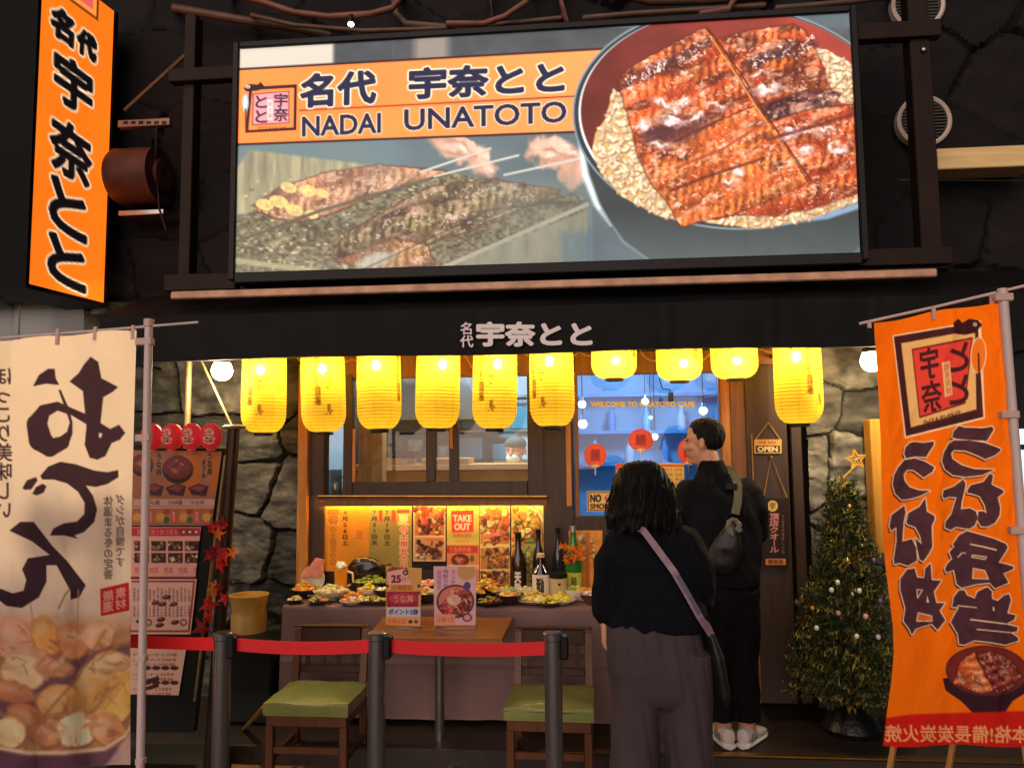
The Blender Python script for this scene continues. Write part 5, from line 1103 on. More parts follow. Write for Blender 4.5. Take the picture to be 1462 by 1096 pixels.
for i, (q, fn, L) in enumerate(((((551, 808), (602, 811), (600, 894), (551, 891)), paint_c1, 'standing promo card with number 25 on the wooden table'), (((619, 808), (680, 809), (679, 892), (620, 892)), paint_c2, 'pink standing card with a seafood bowl photograph on the table'))):
    yb = 4.12; zb_ = at(q[3][0], q[3][1], yb)[2]
    t = thing('table_card', L, 'menu card', (XW((q[0][0]+q[1][0])/2, yb, 850), yb, TZ))
    dz = TZ+.002-(at(q[3][0], q[3][1], yb)[2])
    yy = 4.12
    for it in range(40):
        if at(q[3][0], q[3][1], yy)[2] < TZ+.003: yy -= .01
    qpanel('card_print', list(q), yy, fn, m_print, t, step=.8)
    b = MB(); c = [at(*p, yy+.004) for p in q]; b.add([tuple(p) for p in c]+[tuple(p+np.array([0, .006, 0])) for p in c], [(0, 3, 2, 1), (4, 5, 6, 7), (0, 1, 5, 4), (1, 2, 6, 5), (2, 3, 7, 6), (3, 0, 4, 7)])
    obj('acrylic_stand', b, M('clear_acrylic', (216, 200, 190), .15, var=.05), t); b = MB(); x0, x1 = c[3][0], c[2][0]; b.box(x0, x1, yy+.012, yy+.07, TZ+.002, TZ+.006, .001); obj('stand_base', b, m_steel, t)

# ---------------------------------------------------------------- two chairs
m_seat = M('green_vinyl', (134, 140, 74), .34, var=.22, scale=9, bump=.3, bscale=12, coat=.25)
m_cw = M('chair_wood', (96, 54, 24), .4, var=.3, scale=5, stretch=(8, 8, .7))
def chair(x, y, label, rz):
    t = thing('chair', label, 'chair', (x, y, 0), 'green seated wooden chairs at the table')
    w, d, zs = .22, .2, .46
    bm = bmesh.new(); bmesh.ops.create_cube(bm, size=1)
    for v in bm.verts: v.co = Vector((x+v.co.x*2*w, y+v.co.y*2*d, zs-.035+v.co.z*.07))
    bmesh.ops.subdivide_edges(bm, edges=bm.edges[:], cuts=7, use_grid_fill=True)
    for v in bm.verts:
        u, q = (v.co.x-x)/w, (v.co.y-y)/d; e = max(abs(u), abs(q))
        if v.co.z > zs-.02: v.co.z += .012*(1-u*u)*(1-q*q)-.010*(max(0, e-.72)/.28)**2+.004*sin(u*4+1)*cos(q*3)+.002*sin(u*9+q*5)
        if e > .99: v.co.x = x+(v.co.x-x)*(.99 if abs(v.co.z-zs+.035) > .02 else 1.0); v.co.y = y+(v.co.y-y)*(.99 if abs(v.co.z-zs+.035) > .02 else 1.0)
    me = bpy.data.meshes.new('seat'); bm.to_mesh(me); bm.free(); obj('seat', me, m_seat, t, True)
    b = MB(); b.box(x-w+.012, x+w-.012, y-d+.012, y+d-.012, zs-.125, zs-.071, .004); obj('seat_frame', b, m_cw, t)
    for sx in (-1, 1):
        b = MB(); X = x+sx*(w-.03); b.box(X-.02, X+.02, y-d+.012, y-d+.052, 0, zs-.126, .004); obj('leg', b, m_cw, t)
        b = MB(); Y0 = y+d-.03; vs = []
        for z, o in ((0, .03), (.33, 0), (zs, 0), (.72, .05)): vs += [(X-.018, Y0-.018+o, z), (X+.018, Y0-.018+o, z), (X+.018, Y0+.018+o, z), (X-.018, Y0+.018+o, z)]
        b.add(vs, [(i*4+k, i*4+(k+1) % 4, i*4+4+(k+1) % 4, i*4+4+k) for i in range(3) for k in range(4)]+[(12, 13, 14, 15), (3, 2, 1, 0)]); obj('leg', b, m_cw, t)
        b = MB(); b.box(X-.01, X+.01, y-d+.05, y+d-.05, .15, .185, .003); obj('stretcher', b, m_cw, t)
    b = MB(); b.box(x-w+.05, x+w-.05, y-d+.02, y-d+.042, .2, .235, .003); obj('stretcher', b, m_cw, t)
    b = MB(); Y0 = y+d
    b.box(x-w+.05, x+w-.05, Y0-.015, Y0+.015, .66, .74, .005); b.box(x-w+.05, x+w-.05, Y0-.022, Y0+.004, .5, .54, .004)
    for k in range(4): xx = x-w+.09+k*(2*w-.18)/3; b.box(xx-.012, xx+.012, Y0-.012, Y0+.002, .541, .659)
    b.box(x-w+.05, x+w-.05, Y0-.014, Y0-.002, .595, .61); b.box(x-w+.01, x+w-.01, Y0-.02, Y0+.03, .742, .752, .003); obj('backrest', b, M('chair_back_wood', (60, 36, 22), .4, var=.3), t)
    t.rotation_euler = (0, 0, rz); return t
f1 = (atz(396, 1002, .46)+atz(480, 1002, .46))/2
YCH = f1[1]+.2
chair(XW(455, YCH, 990)-.0, YCH, 'green seated wooden chair at the left side of the table', 0.0)
src = [o for o in COL.objects if o.get('category') == 'chair'][0]
dup(src, (XW(787, YCH, 990), YCH, 0), -.03, 'green seated wooden chair partly hidden by the steel stanchion nearest the woman')

# ---------------------------------------------------------------- counter with cloth, food samples, bottles and posters
CY, CZ = 4.5, at(620, 866, 4.5)[2]
xl, xr = at(403, 900, CY)[0], at(880, 900, CY)[0]; zbm = at(620, 1026, CY)[2]
m_cloth2 = M('purple_cloth', (134, 104, 100), .8, var=.12, scale=3, bump=.2, bscale=400)
nu, nv = 220, 60
ct = thing('display_counter', 'long counter draped in dull purple cloth carrying the food samples', 'counter', ((xl+xr)/2, 4.72, .137))
b = MB(); vs = []
prof = [(4.96, CZ+.0), (4.52, CZ), (4.505, CZ-.004), (4.5, CZ-.015)]+[(4.5, CZ-.015-(CZ-.015-zbm)*k/60) for k in range(1, 61)]
for i in range(nu):
    x = xl+(xr-xl)*i/(nu-1)
    for k, (y, z) in enumerate(prof):
        w = max(0, k-3)/60; fold = .008*sin(x*11+2*sin(x*3))*w+.004*sin(x*27)*w; sg = -.006*sin(pi*i/(nu-1)) if k < 4 else 0
        hz = .007*max(0, 1-abs(((z*3.1) % 1)-.5)*14)+.003*max(0, 1-abs(((x*2.3+.2) % 1)-.5)*30) if k > 4 else 0
        vs.append((x-(.02*w if i == 0 else 0), y-fold-hz, z+sg))
n = len(prof); b.add(vs, [(i*n+k, i*n+k+1, (i+1)*n+k+1, (i+1)*n+k) for i in range(nu-1) for k in range(n-1)])
vs = [(xl, y, z) for y, z in prof]+[(xl, 4.96, zbm)]; b.add(vs, [tuple(range(len(vs)))])
obj('cloth', b, m_cloth2, ct, True)
b = MB(); b.box(xl+.02, xr-.02, 4.52, 4.95, CZ-.03, CZ-.012)
for x in (xl+.06, xr-.06, (xl+xr)/2): b.box(x-.02, x+.02, 4.6, 4.64, .137, CZ-.03)
b.box(xl+.04, xr-.02, 4.56, 4.6, .25, .28); obj('table_frame', b, m_dwood, ct)
# printed posters behind the samples
def hposter(name, label, q, y, fn, base, parent=None, step=.9, cat='poster', grp='posters behind the food samples', mt=None):
    ys = [y]*4; c = [at(*p, y+.0015) for p in q]
    t = thing(name, label, cat, (c[0]+c[1]+c[2]+c[3])/4, grp)
    qpanel('print', q, y, fn, mt or m_print, t, step=step, base=base)
    b = MB(); b.add([tuple(p) for p in c]+[tuple(p+np.array([0, .005, 0])) for p in c], [(0, 3, 2, 1), (4, 5, 6, 7), (0, 1, 5, 4), (1, 2, 6, 5), (2, 3, 7, 6), (3, 0, 4, 7)]); obj('backing', b, m_printw, t)
    return t
m_printw = M('white_card', (214, 200, 180), .6, var=.05)
def pp1(cv):
    cv.c[:] = np.where(cv.x[:, None] < 527, np.array([226, 146, 34]), np.array([160, 140, 62]))*(.93+.14*fbm(cv.x/14, cv.y/18, 3)[:, None])
    cv.rect(468, 727, 484, 735, (206, 96, 40)); cv.rect(466, 735, 485, 749, (226, 168, 60)); cv.tbox('春', 468, 735, 484, 748, (170, 96, 30), grow=.4); cv.tbox('の土用丑の日', 471, 752, 480, 806, (176, 104, 40), vertical=True, grow=.3)
    cv.tbox('4月26日土', 488, 729, 497, 778, (54, 34, 22), vertical=True, grow=.25, sp=1.15); cv.tbox('丑', 508, 758, 518, 768, (200, 120, 30), grow=.6)
    cv.tbox('7月31日木', 530, 729, 539, 778, (50, 44, 30), vertical=True, grow=.25, sp=1.15); cv.tbox('7月19日土', 548, 729, 557, 778, (50, 44, 30), vertical=True, grow=.25, sp=1.15)
    cv.rect(541, 728, 546, 744, (196, 70, 40)); cv.rect(559, 728, 565, 744, (196, 70, 40)); cv.poly([(566, 728), (586, 726), (586, 750), (568, 750)], (230, 150, 50)); cv.rect(567, 727, 585, 732, (206, 60, 36)); cv.tbox('夏', 568, 734, 584, 749, (250, 230, 150), grow=.6)
    cv.tbox('の土用丑の日', 571, 752, 582, 812, (222, 74, 40), vertical=True, outline=(250, 226, 190), og=1.0, grow=.4, sp=1.15); cv.rect(461, 720, 588, 723, (250, 220, 150), a=.8)
def pp2(cv):
    cv.c[:] = (238, 190, 130); cv.rect(592, 723, 634, 764, (196, 120, 60)); blobs(cv, 594, 725, 633, 763, 80, [(230, 150, 60), (196, 90, 40), (90, 40, 24), (240, 190, 120), (150, 90, 50)], 4.2, 11); cv.tbox('串焼き', 604, 725, 612, 746, (200, 50, 40), vertical=True, grow=.4)
    cv.rect(592, 767, 634, 799, (206, 150, 90)); blobs(cv, 595, 774, 632, 796, 50, [(60, 26, 24), (110, 50, 40), (230, 200, 160), (150, 80, 50)], 3.4, 12); cv.rect(608, 768, 632, 772, (214, 120, 60))
def pp3(cv):
    cv.c[:] = np.array([238, 196, 84]); cv.rect(639, 758, 684, 770, (196, 190, 80), soft=8); cv.line([(652, 729), (656, 724), (664, 724), (668, 729)], .9, (214, 110, 60)); cv.poly([(644, 729), (676, 728), (676, 759), (645, 760)], (222, 62, 34))
    cv.tbox('TAKE', 647, 735, 673, 744, (255, 226, 190), grow=.5); cv.tbox('OUT', 649, 747, 671, 756, (255, 226, 190), grow=.6); cv.tbox('お持ち帰り', 647, 761, 673, 767, (216, 90, 50), grow=.3); cv.tbox('できます', 650, 770, 670, 775, (216, 120, 60))
def pp3b(cv):
    cv.c[:] = (226, 140, 86); cv.rect(638, 779, 682, 789, (206, 62, 38)); cv.tbox('うな丼弁当', 642, 780.5, 672, 787, (250, 190, 140)); cv.ell(657, 799, 13, 9, (110, 36, 34)); eel(cv, [(648, 798), (656, 792), (668, 800), (658, 806)], .4, 15, (170, 66, 46)); cv.ell(674, 797, 3, 5, (80, 110, 40)); cv.rect(638, 806, 684, 812, (240, 200, 140))
def pp4(cv):
    cv.c[:] = (244, 206, 130)
    for y0, y1, pl, r in ((723, 776, [(240, 180, 60), (220, 130, 50), (246, 214, 130), (206, 96, 46)], 6), (782, 812, [(206, 150, 70), (150, 110, 50), (236, 140, 50), (90, 60, 40)], 4.5), (815, 834, [(150, 90, 50), (230, 180, 110), (90, 40, 40)], 4)):
        cv.rect(686, y0, 727, y1, (200, 130, 60)); blobs(cv, 688, y0+2, 726, y1-2, 44, pl, r, y0, .35)
    cv.poly([(688, 764), (712, 758), (716, 764), (690, 768)], (240, 130, 110))
def pp5(cv):
    cv.c[:] = (196, 186, 120); cv.ell(742, 768, 34, 52, (150, 110, 70)); cv.ell(742, 768, 32, 49, (236, 170, 70)); blobs(cv, 732, 726, 768, 780, 50, [(244, 190, 60), (230, 150, 60), (250, 220, 120), (220, 110, 60), (120, 130, 50)], 6, 13); cv.rect(746, 776, 778, 834, (176, 176, 96)); blobs(cv, 748, 786, 770, 830, 24, [(190, 180, 90), (130, 140, 60)], 6, 17); cv.line([(752, 722), (768, 730), (776, 744)], 1.2, (250, 226, 190))
def pp6(cv):
    cv.c[:] = np.array([238, 150, 56])*(.85+.3*fbm(cv.x/9, cv.y/9, 5)[:, None]); blobs(cv, 814, 764, 850, 800, 24, [(246, 190, 90), (220, 120, 50), (250, 210, 130)], 6, 19); cv.rect(836, 760, 842, 850, (200, 110, 40))
YP = 4.965
hposter('wall_poster', 'wide orange and olive poster listing dates in columns under the window', rq(462, 720, 588, 815), YP, pp1, (220, 140, 40))
hposter('wall_poster', 'two small food photographs stacked left of the take out poster', rq(590, 721, 636, 801), YP, pp2, (230, 180, 120))
hposter('wall_poster', 'yellow TAKE OUT poster with a red shopping bag', rq(638, 720, 684, 778), YP, pp3, (230, 190, 80))
hposter('wall_poster', 'orange lunch box poster directly under the take out bag', rq(638, 778.5, 684, 838), YP, pp3b, (220, 140, 80))
hposter('wall_poster', 'poster with three stacked food photographs right of the take out bag', rq(685, 721, 728, 836), YP, pp4, (240, 200, 120))
hposter('wall_poster', 'poster of a full round plate behind the brown bottles', rq(730, 721, 777, 836), YP, pp5, (200, 180, 110))
hposter('wall_poster', 'orange poster behind the green bottle below the dark sill', rq(812, 757, 860, 850), 4.94, pp6, (230, 150, 60))
b = MB(); pbox(b, 590, 801, 636, 812, 4.96, .02); tag(obj('dark_holder', b, m_black), 'black holder strip under the two small food photographs', 'holder')

# food samples
m_plate = M('white_porcelain', (226, 214, 190), .25, var=.05, coat=.3); m_dbowl = M('dark_ceramic', (40, 28, 28), .25, var=.2, coat=.4); m_bplate = M('brown_ceramic', (92, 56, 40), .3, var=.25, coat=.3)
FM = {k: M('food_'+k, c, .35, var=.3, scale=30, coat=.3, bump=.3, bscale=90) for k, c in dict(gold=(226, 160, 50), yellow=(246, 214, 70), orange=(222, 120, 46), cream=(240, 220, 160), green=(150, 170, 50), pink=(226, 140, 120), brown=(120, 60, 30), white=(240, 234, 214)).items()}
def dish(px, py, y, rpx, kind, mt, foods, label, seed, hgt=.5, el=1., dz=0.):
    g = np.random.default_rng(seed); p = atz(px, py, CZ+.004+dz) if y is None else np.array([XW(px, y, py), y, CZ+.004+dz]); R = 1.16*rpx*p[1]/FPX
    if y is None: p[1] = min(max(p[1], 4.55), 4.88); p[0] = XW(px, p[1], py)
    t = thing('food_sample', label, 'food sample', p, 'food samples on the counter')
    b = MB()
    if kind == 'bowl': pr = [(.001, 0), (R*.5, 0), (R*.52, .008), (R*.85, .03), (R, .055), (R*.96, .055), (R*.8, .034), (.001, .028)]; zf = .045
    elif kind == 'cup': pr = [(.001, 0), (R*.6, 0), (R*.65, .006), (R*.95, .03), (R, .062), (R*.93, .062), (R*.85, .03), (.001, .022)]; zf = .05
    else: pr = [(.001, 0), (R*.6, 0), (R*.65, .006), (R*.9, .012), (R, .022), (R*.97, .024), (R*.7, .014), (.001, .012)]; zf = .018
    b.lathe(pr, p, 36, 1, el)
    if kind == 'scallop':
        nv_ = []
        for (x, yy, z) in b.v:
            a = math.atan2(yy-p[1], x-p[0]); k = 1+.06*sin(a*12)*(math.hypot(x-p[0], yy-p[1])/R); nv_.append((p[0]+(x-p[0])*k, p[1]+(yy-p[1])*k, z))
        b.v = nv_
    obj('dish', b, mt, t, True)
    for nm, n, r, hh in foods:
        n = int(n*1.3); n = max(n, 22) if kind != 'plate' else max(n, 20)
        b = MB()
        for k in range(n):
            q = R*.75*sqrt(g.random()); a = g.uniform(0, 2*pi); z = zf+1.7*hh*(1-q/(R*.8))*g.uniform(.3, 1); rr = r*g.uniform(.8, 1.45)
            b.ell((p[0]+q*cos(a), p[1]+q*sin(a)*el, p[2]+z), (rr, rr*g.uniform(.5, 1), rr*g.uniform(.4, .8)), 9, 6, .35, int(g.integers(1e6)))
        obj('food', b, FM[nm], t, True)
    return t
dish(435, 852, None, 19, 'bowl', m_dbowl, [('gold', 30, .014, .035), ('orange', 22, .012, .035)], 'dark bowl heaped with golden fried food at the counter left end', 1)
dish(453, 838, 4.78, 19, 'plate', m_plate, [('yellow', 26, .014, .03), ('green', 12, .012, .03)], 'white plate of yellow green salad behind the two front bowls', 2)
dish(472, 855, None, 22, 'bowl', m_plate, [('cream', 34, .013, .03), ('white', 20, .011, .034), ('green', 7, .009, .034)], 'white bowl of pale noodles next to the fried food bowl', 3)
dish(489, 842, 4.76, 17, 'plate', m_plate, [('yellow', 30, .013, .03)], 'white plate of lemon yellow salad right of the pale noodles', 4)
dish(512, 856, 4.66, 34, 'plate', m_bplate, [('brown', 16, .018, .02), ('orange', 16, .016, .02), ('gold', 8, .014, .02)], 'long brown plate of glazed skewers left of the number card', 5, el=.42)
dish(526, 846, 4.72, 14, 'cup', m_plate, [('yellow', 26, .011, .03)], 'small white cup of yellow pickles above the brown plate', 6)
dish(530, 866, 4.57, 36, 'plate', m_bplate, [('green', 26, .011, .014), ('cream', 12, .010, .014)], 'flat basket of green beans at the counter front edge', 7, el=.35)
dish(530, 832, 4.84, 32, 'bowl', m_dbowl, [('green', 46, .014, .035), ('yellow', 10, .010, .035)], 'dark dish of green pods in front of the dark round bowl', 8, el=.5, dz=.03)
dish(609, 856, 4.64, 18, 'bowl', m_dbowl, [('orange', 16, .014, .03), ('yellow', 12, .013, .03), ('white', 6, .012, .03)], 'dark bowl of orange topping between the two standing cards', 9)
dish(611, 834, 4.82, 18, 'bowl', m_dbowl, [('pink', 16, .014, .03), ('cream', 10, .012, .03)], 'dark bowl of pink slices between the standing cards, farther back', 10, dz=.02)
dish(691, 850, 4.72, 25, 'bowl', m_dbowl, [('gold', 44, .015, .06), ('yellow', 26, .012, .065)], 'tall heap of golden fries beside the pink card', 11)
dish(700, 863, 4.58, 20, 'plate', m_dbowl, [('brown', 16, .014, .02), ('green', 6, .01, .02)], 'flat dark plate in front of the golden fries', 12)
dish(724, 848, 4.75, 12, 'cup', m_plate, [('green', 30, .015, .012)], 'small white cup with greens in front of the tall brown bottle', 13)
dish(750, 847, 4.75, 13, 'cup', m_plate, [('cream', 12, .011, .012)], 'small white cup of pale pickles right of the green filled cup', 14)
dish(728, 861, 4.6, 17, 'bowl', m_dbowl, [('gold', 16, .011, .02), ('cream', 8, .01, .02)], 'small black bowl of pale nuggets at the counter front', 15)
dish(764, 857, 4.65, 26, 'plate', m_plate, [('yellow', 24, .016, .03), ('cream', 18, .016, .03), ('gold', 8, .014, .03)], 'white plate of yellow rolled slices beside the black nugget bowl', 16)
dish(801, 860, 4.62, 18, 'scallop', m_plate, [('yellow', 24, .015, .03)], 'scalloped white plate of yellow omelette pieces', 17)
dish(821, 848, 4.74, 14, 'cup', m_plate, [('green', 14, .012, .02), ('yellow', 8, .011, .02)], 'white cup of green salad below the green bottle', 18)
dish(843, 861, 4.62, 13, 'bowl', m_bplate, [('pink', 14, .012, .02), ('white', 5, .01, .02)], 'small brown bowl of pink food by the woman\'s elbow', 19)
dish(585, 863, 4.6, 18, 'plate', m_dbowl, [('brown', 10, .013, .014)], 'thin dark plate half hidden behind the number card', 20)
dish(665, 864, 4.6, 16, 'plate', m_dbowl, [('green', 8, .011, .014), ('brown', 8, .012, .014)], 'thin dark plate half hidden behind the pink card', 21)
dish(503, 866, 4.56, 16, 'plate', m_plate, [('orange', 16, .012, .016), ('white', 6, .011, .016)], 'small white plate of orange slices at the very front of the counter', 22)
dish(548, 852, 4.7, 13, 'cup', m_dbowl, [('white', 14, .012, .014)], 'small dark cup of white cubes left of the number card', 23)
dish(570, 838, 4.82, 20, 'bowl', m_plate, [('pink', 22, .014, .03), ('green', 6, .011, .03)], 'white bowl of pink slices half hidden behind the number card', 24)
dish(646, 838, 4.82, 22, 'bowl', m_dbowl, [('gold', 26, .015, .035)], 'dark bowl of golden pieces peeking over the pink card', 25)
dish(706, 838, 4.84, 17, 'bowl', m_dbowl, [('brown', 20, .013, .03), ('orange', 8, .012, .03)], 'dark bowl of brown glazed pieces behind the golden fries', 26)
dish(783, 866, 4.56, 17, 'plate', m_bplate, [('green', 14, .011, .014), ('yellow', 8, .011, .014)], 'small brown plate with green pickles at the counter front edge', 27)
dish(836, 850, 4.72, 13, 'cup', m_plate, [('gold', 14, .012, .014)], 'white cup of golden crumbs between green bottle and woman', 28)
dish(421, 862, 4.57, 12, 'plate', m_dbowl, [('cream', 12, .011, .014)], 'tiny dark plate on the left corner of the counter', 29)
dish(455, 864, 4.56, 15, 'plate', m_bplate, [('pink', 10, .012, .016), ('green', 8, .011, .016)], 'small brown plate between the fried food bowl and the noodle bowl', 30)
# beer mug, upright plate, big dark bowl with leaves
p = np.array([XW(487, 4.8, 815), 4.8, CZ+.004]); t = thing('beer_mug', 'beer mug with white foam on the counter', 'mug', p)
b = MB(); b.lathe([(.001, .03), (.042, .03), (.04, .1), (.044, .17), (.001, .17)], p, 24); obj('beer', b, M('beer_amber', (240, 150, 40), .15, var=.1, coat=.6), t, True)
b = MB(); g = np.random.default_rng(3)
for k in range(18): a = g.uniform(0, 6.28); q = g.uniform(0, .034); b.ell((p[0]+q*cos(a), p[1]+q*sin(a), p[2]+.185+g.uniform(-.012, .02)), (.017, .017, .014), 9, 6)
obj('foam', b, FM['white'], t, True)
b = MB(); b.tube([p+[.042, 0, .15], p+[.075, 0, .14], p+[.078, 0, .08], p+[.042, 0, .06]], .008, 8); b.lathe([(.001, 0), (.048, 0), (.048, .03), (.001, .03)], p, 24); obj('glass_handle', b, M('mug_glass', (230, 200, 150), .1, coat=.6), t, True)
p = np.array([XW(447, 4.86, 815), 4.86, CZ+.03]); t = thing('upright_plate', 'white plate with orange slice leaning upright at the counter left end', 'plate', p)
b = MB(); yl_(b, p+[0, 0, .07], [(.001, .0), (.06, .0), (.078, -.014), (.08, -.008), (.06, .008), (.001, .008)]); obj('dish', b, m_plate, t, True)
b = MB(); b.add([tuple(p+np.array(q)) for q in ((-.07, -.02, .08), (.02, -.02, .2), (.075, -.02, .19), (.07, -.02, .09), (-.07, .0, .08), (.02, .0, .2), (.075, .0, .19), (.07, .0, .09))], [(0, 3, 2, 1), (4, 5, 6, 7), (0, 1, 5, 4), (1, 2, 6, 5), (2, 3, 7, 6), (3, 0, 4, 7)]); obj('orange_fan', b, FM['pink'], t)
b = MB(); b.tube([p+[0, .01, .0], p+[0, .06, -.024]], .012, 8); b.box(p[0]-.05, p[0]+.05, p[1]-.03, p[1]+.06, CZ+.004, CZ+.03, .004); obj('plate_stand', b, m_black, t)
p = np.array([XW(521, 4.88, 800), 4.88, CZ+.1]); t = thing('display_bowl', 'large tilted dark bowl with long green leaves on the counter', 'bowl', [p[0], p[1], CZ+.004])
b = MB(); b.ell(p+[0, 0, .05], (.115, .05, .085), 24, 14, .06, 4); obj('dark_bowl', b, m_dbowl, t, True)
b = MB()
for k in range(9): a = -.2+k*.1; b.tube([p+[.02, -.05, .05], p+[.1+.01*k, -.06, .08+.02*sin(k)], p+[.2, -.05, .05+.035*sin(k*1.7)]], [.008, .012, .002], 5, flat=(1, .3))
obj('leaf_spray', b, M('dark_leaf', (52, 60, 34), .4), t)
b = MB(); b.lathe([(.001, 0), (.08, 0), (.06, .05), (.05, .1), (.001, .1)], (p[0], p[1], CZ+.004), 20); obj('bowl_stand', b, M('red_lacquer', (120, 24, 28), .3, coat=.4), t, True)
# bottles
def bottle(px, y, hpx, wpx, mt, cap, lab, label, tall=True, zoff=0.):
    h = hpx*y/FPX; r = wpx*y/FPX/2; p = np.array([XW(px, y, 800), y, CZ+.004+zoff]); t = thing('bottle', label, 'bottle', p, 'bottles on the counter')
    b = MB(); b.lathe([(.001, 0), (r*.95, 0), (r, .01), (r, h*.52), (r*.9, h*.6), (r*.42, h*.74), (r*.36, h*.8), (r*.34, h*.93), (.001, h*.93)], p, 28); gb_ = obj('glass_body', b, mt, t, True)
    b = MB(); b.lathe([(r*.38, h*.91), (r*.42, h*.915), (r*.42, h), (.001, h)], p, 20); obj('cap', b, cap, t, True)
    if lab:
        z0, z1, fn, base = lab; nu, nv = 60, 50; th, zz = np.meshgrid(np.linspace(-2.6, -.5, nu), np.linspace(z1*h, z0*h, nv)); th = th.ravel(); zz = zz.ravel(); rr = r+.0015
        sheet('label', np.stack([p[0]+rr*np.cos(th), p[1]+rr*np.sin(th), p[2]+zz], 1), nu, nv, fn, m_printl, gb_, base=base, coords=((th+pi/2)/1.05, -(zz/h-z0)/(z1-z0)), soft=.05)
m_bg = M('brown_glass', (46, 20, 14), .12, var=.1, coat=.7); m_gg = M('green_glass', (40, 120, 40), .12, var=.1, coat=.7); m_kg = M('black_glass', (26, 20, 24), .12, coat=.7)
def lb1(cv): cv.c[:] = (40, 20, 18); cv.tbox('天酔', -.35, -.95, .35, -.05, (238, 226, 200), vertical=True, grow=.04)
def lb2(cv): cv.c[:] = (232, 220, 200); cv.tbox('酒油', -.4, -.85, .3, -.25, (50, 34, 30), grow=.03)
def lb3(cv): cv.c[:] = (200, 196, 80); cv.tbox('梅酒', -.3, -.8, .3, -.3, (70, 90, 30), grow=.02)
bottle(740, 4.84, 88, 23, m_bg, m_kg, (.03, .4, lb1, (40, 20, 18)), 'tall brown bottle with white brush characters')
bottle(769, 4.9, 90, 18, m_kg, m_kg, None, 'tall dark bottle behind the white labelled keg bottle')
bottle(772, 4.76, 62, 27, m_kg, M('cream_cap', (226, 196, 140), .5), (.04, .55, lb2, (230, 220, 200)), 'stout dark bottle with cream cap and white label')
bottle(797, 4.9, 92, 17, M('blue_black_glass', (30, 34, 50), .12, coat=.7), m_kg, None, 'dark bluish bottle rising behind the lidded jar')
bottle(819, 4.86, 96, 23, m_gg, M('silver_cap', (190, 190, 180), .3, .8), (.05, .34, lb3, (200, 196, 80)), 'green bottle wearing orange leaves around its shoulders')
p = np.array([XW(797, 4.74, 830), 4.74, CZ+.004]); t = thing('lidded_jar', 'pale jar with black lid between the bottles', 'jar', p)
b = MB(); b.lathe([(.001, 0), (.05, 0), (.052, .01), (.052, .13), (.001, .13)], p, 28); obj('jar_body', b, M('pale_jar', (206, 180, 130), .3, var=.1, coat=.3), t, True)
b = MB(); b.lathe([(.054, .128), (.056, .132), (.056, .155), (.001, .158)], p, 28); obj('lid', b, m_black, t, True)
b = MB(); yl_(b, p+[.008, -.0535, .095], [(.001, 0), (.008, 0)], 12); obj('emblem', b, m_black, t)
t = thing('leaf_bunch', 'bunch of orange and yellow artificial leaves around the green bottle', 'leaves', (XW(818, 4.78, 790), 4.78, CZ+.1))
for k in range(22):
    b = MB(); leaf(b, (XW(817, 4.78, 790)+rng.uniform(-.07, .07), 4.76+rng.uniform(-.03, .03), at(818, 790, 4.78)[2]+rng.uniform(-.05, .06)), rng.uniform(.02, .035), rng.uniform(0, 6), .4); obj('leaf', b, m_lf[[1, 1, 1, 2][k % 4]], t)

# ---------------------------------------------------------------- door and window signs
YG = 4.975
def nosm(cv):
    cv.c[:] = (244, 190, 110); cv.poly([[(839, 702), (890, 702), (890, 729), (839, 729)], [(840.5, 703.5), (888.5, 703.5), (888.5, 727.5), (840.5, 727.5)]], (120, 60, 30)); cv.tbox('NO', 843, 706, 858, 716, (30, 22, 30), grow=.6); cv.tbox('SMOKING', 843, 719, 886, 726, (70, 50, 20), grow=.5); cv.ell(871, 711, 8, 5.5, (190, 60, 40)); cv.ell(871, 711, 6.4, 4, (244, 190, 120)); cv.line([(865, 711), (877, 711)], .7, (60, 40, 40))
hposter('no_smoking_sign', 'NO SMOKING sign at the lower left corner of the blue glass', rq(838, 701, 891, 730), YG, nosm, (240, 190, 110), step=.7, cat='sign', grp=None)
def pc1(cv):
    cv.c[:] = (214, 150, 110); cv.rect(880, 662, 912, 671, (206, 60, 40)); cv.tbox('メニュー', 882, 663.5, 904, 669.5, (250, 200, 160)); blobs(cv, 882, 674, 904, 700, 18, [(226, 150, 130), (190, 90, 70), (240, 190, 150)], 4.5, 3)
    for k in range(5): cv.rect(882, 704+k*6, 910-k*2, 706+k*6, (150, 80, 60))
def pc2(cv):
    cv.c[:] = np.array([240, 190, 90])
    for k in range(9):
        for j in range(3): cv.tbox(['定食 ', '特上', '並盛'][(k+j) % 3], 936+j*14, 668+k*7, 946+j*14, 672+k*7, (170, 100, 50))
    cv.rect(930, 663, 978, 666, (220, 90, 50))
hposter('menu_paper', 'red headed menu paper taped to the blue glass behind her hair', rq(879, 661, 915, 735), YG, pc1, (220, 150, 110), step=.8, grp='papers on the blue glass')
hposter('menu_paper', 'yellow menu paper taped to the blue glass between both heads', rq(928, 661, 977, 735), YG, pc2, (240, 190, 90), step=.8, grp='papers on the blue glass')
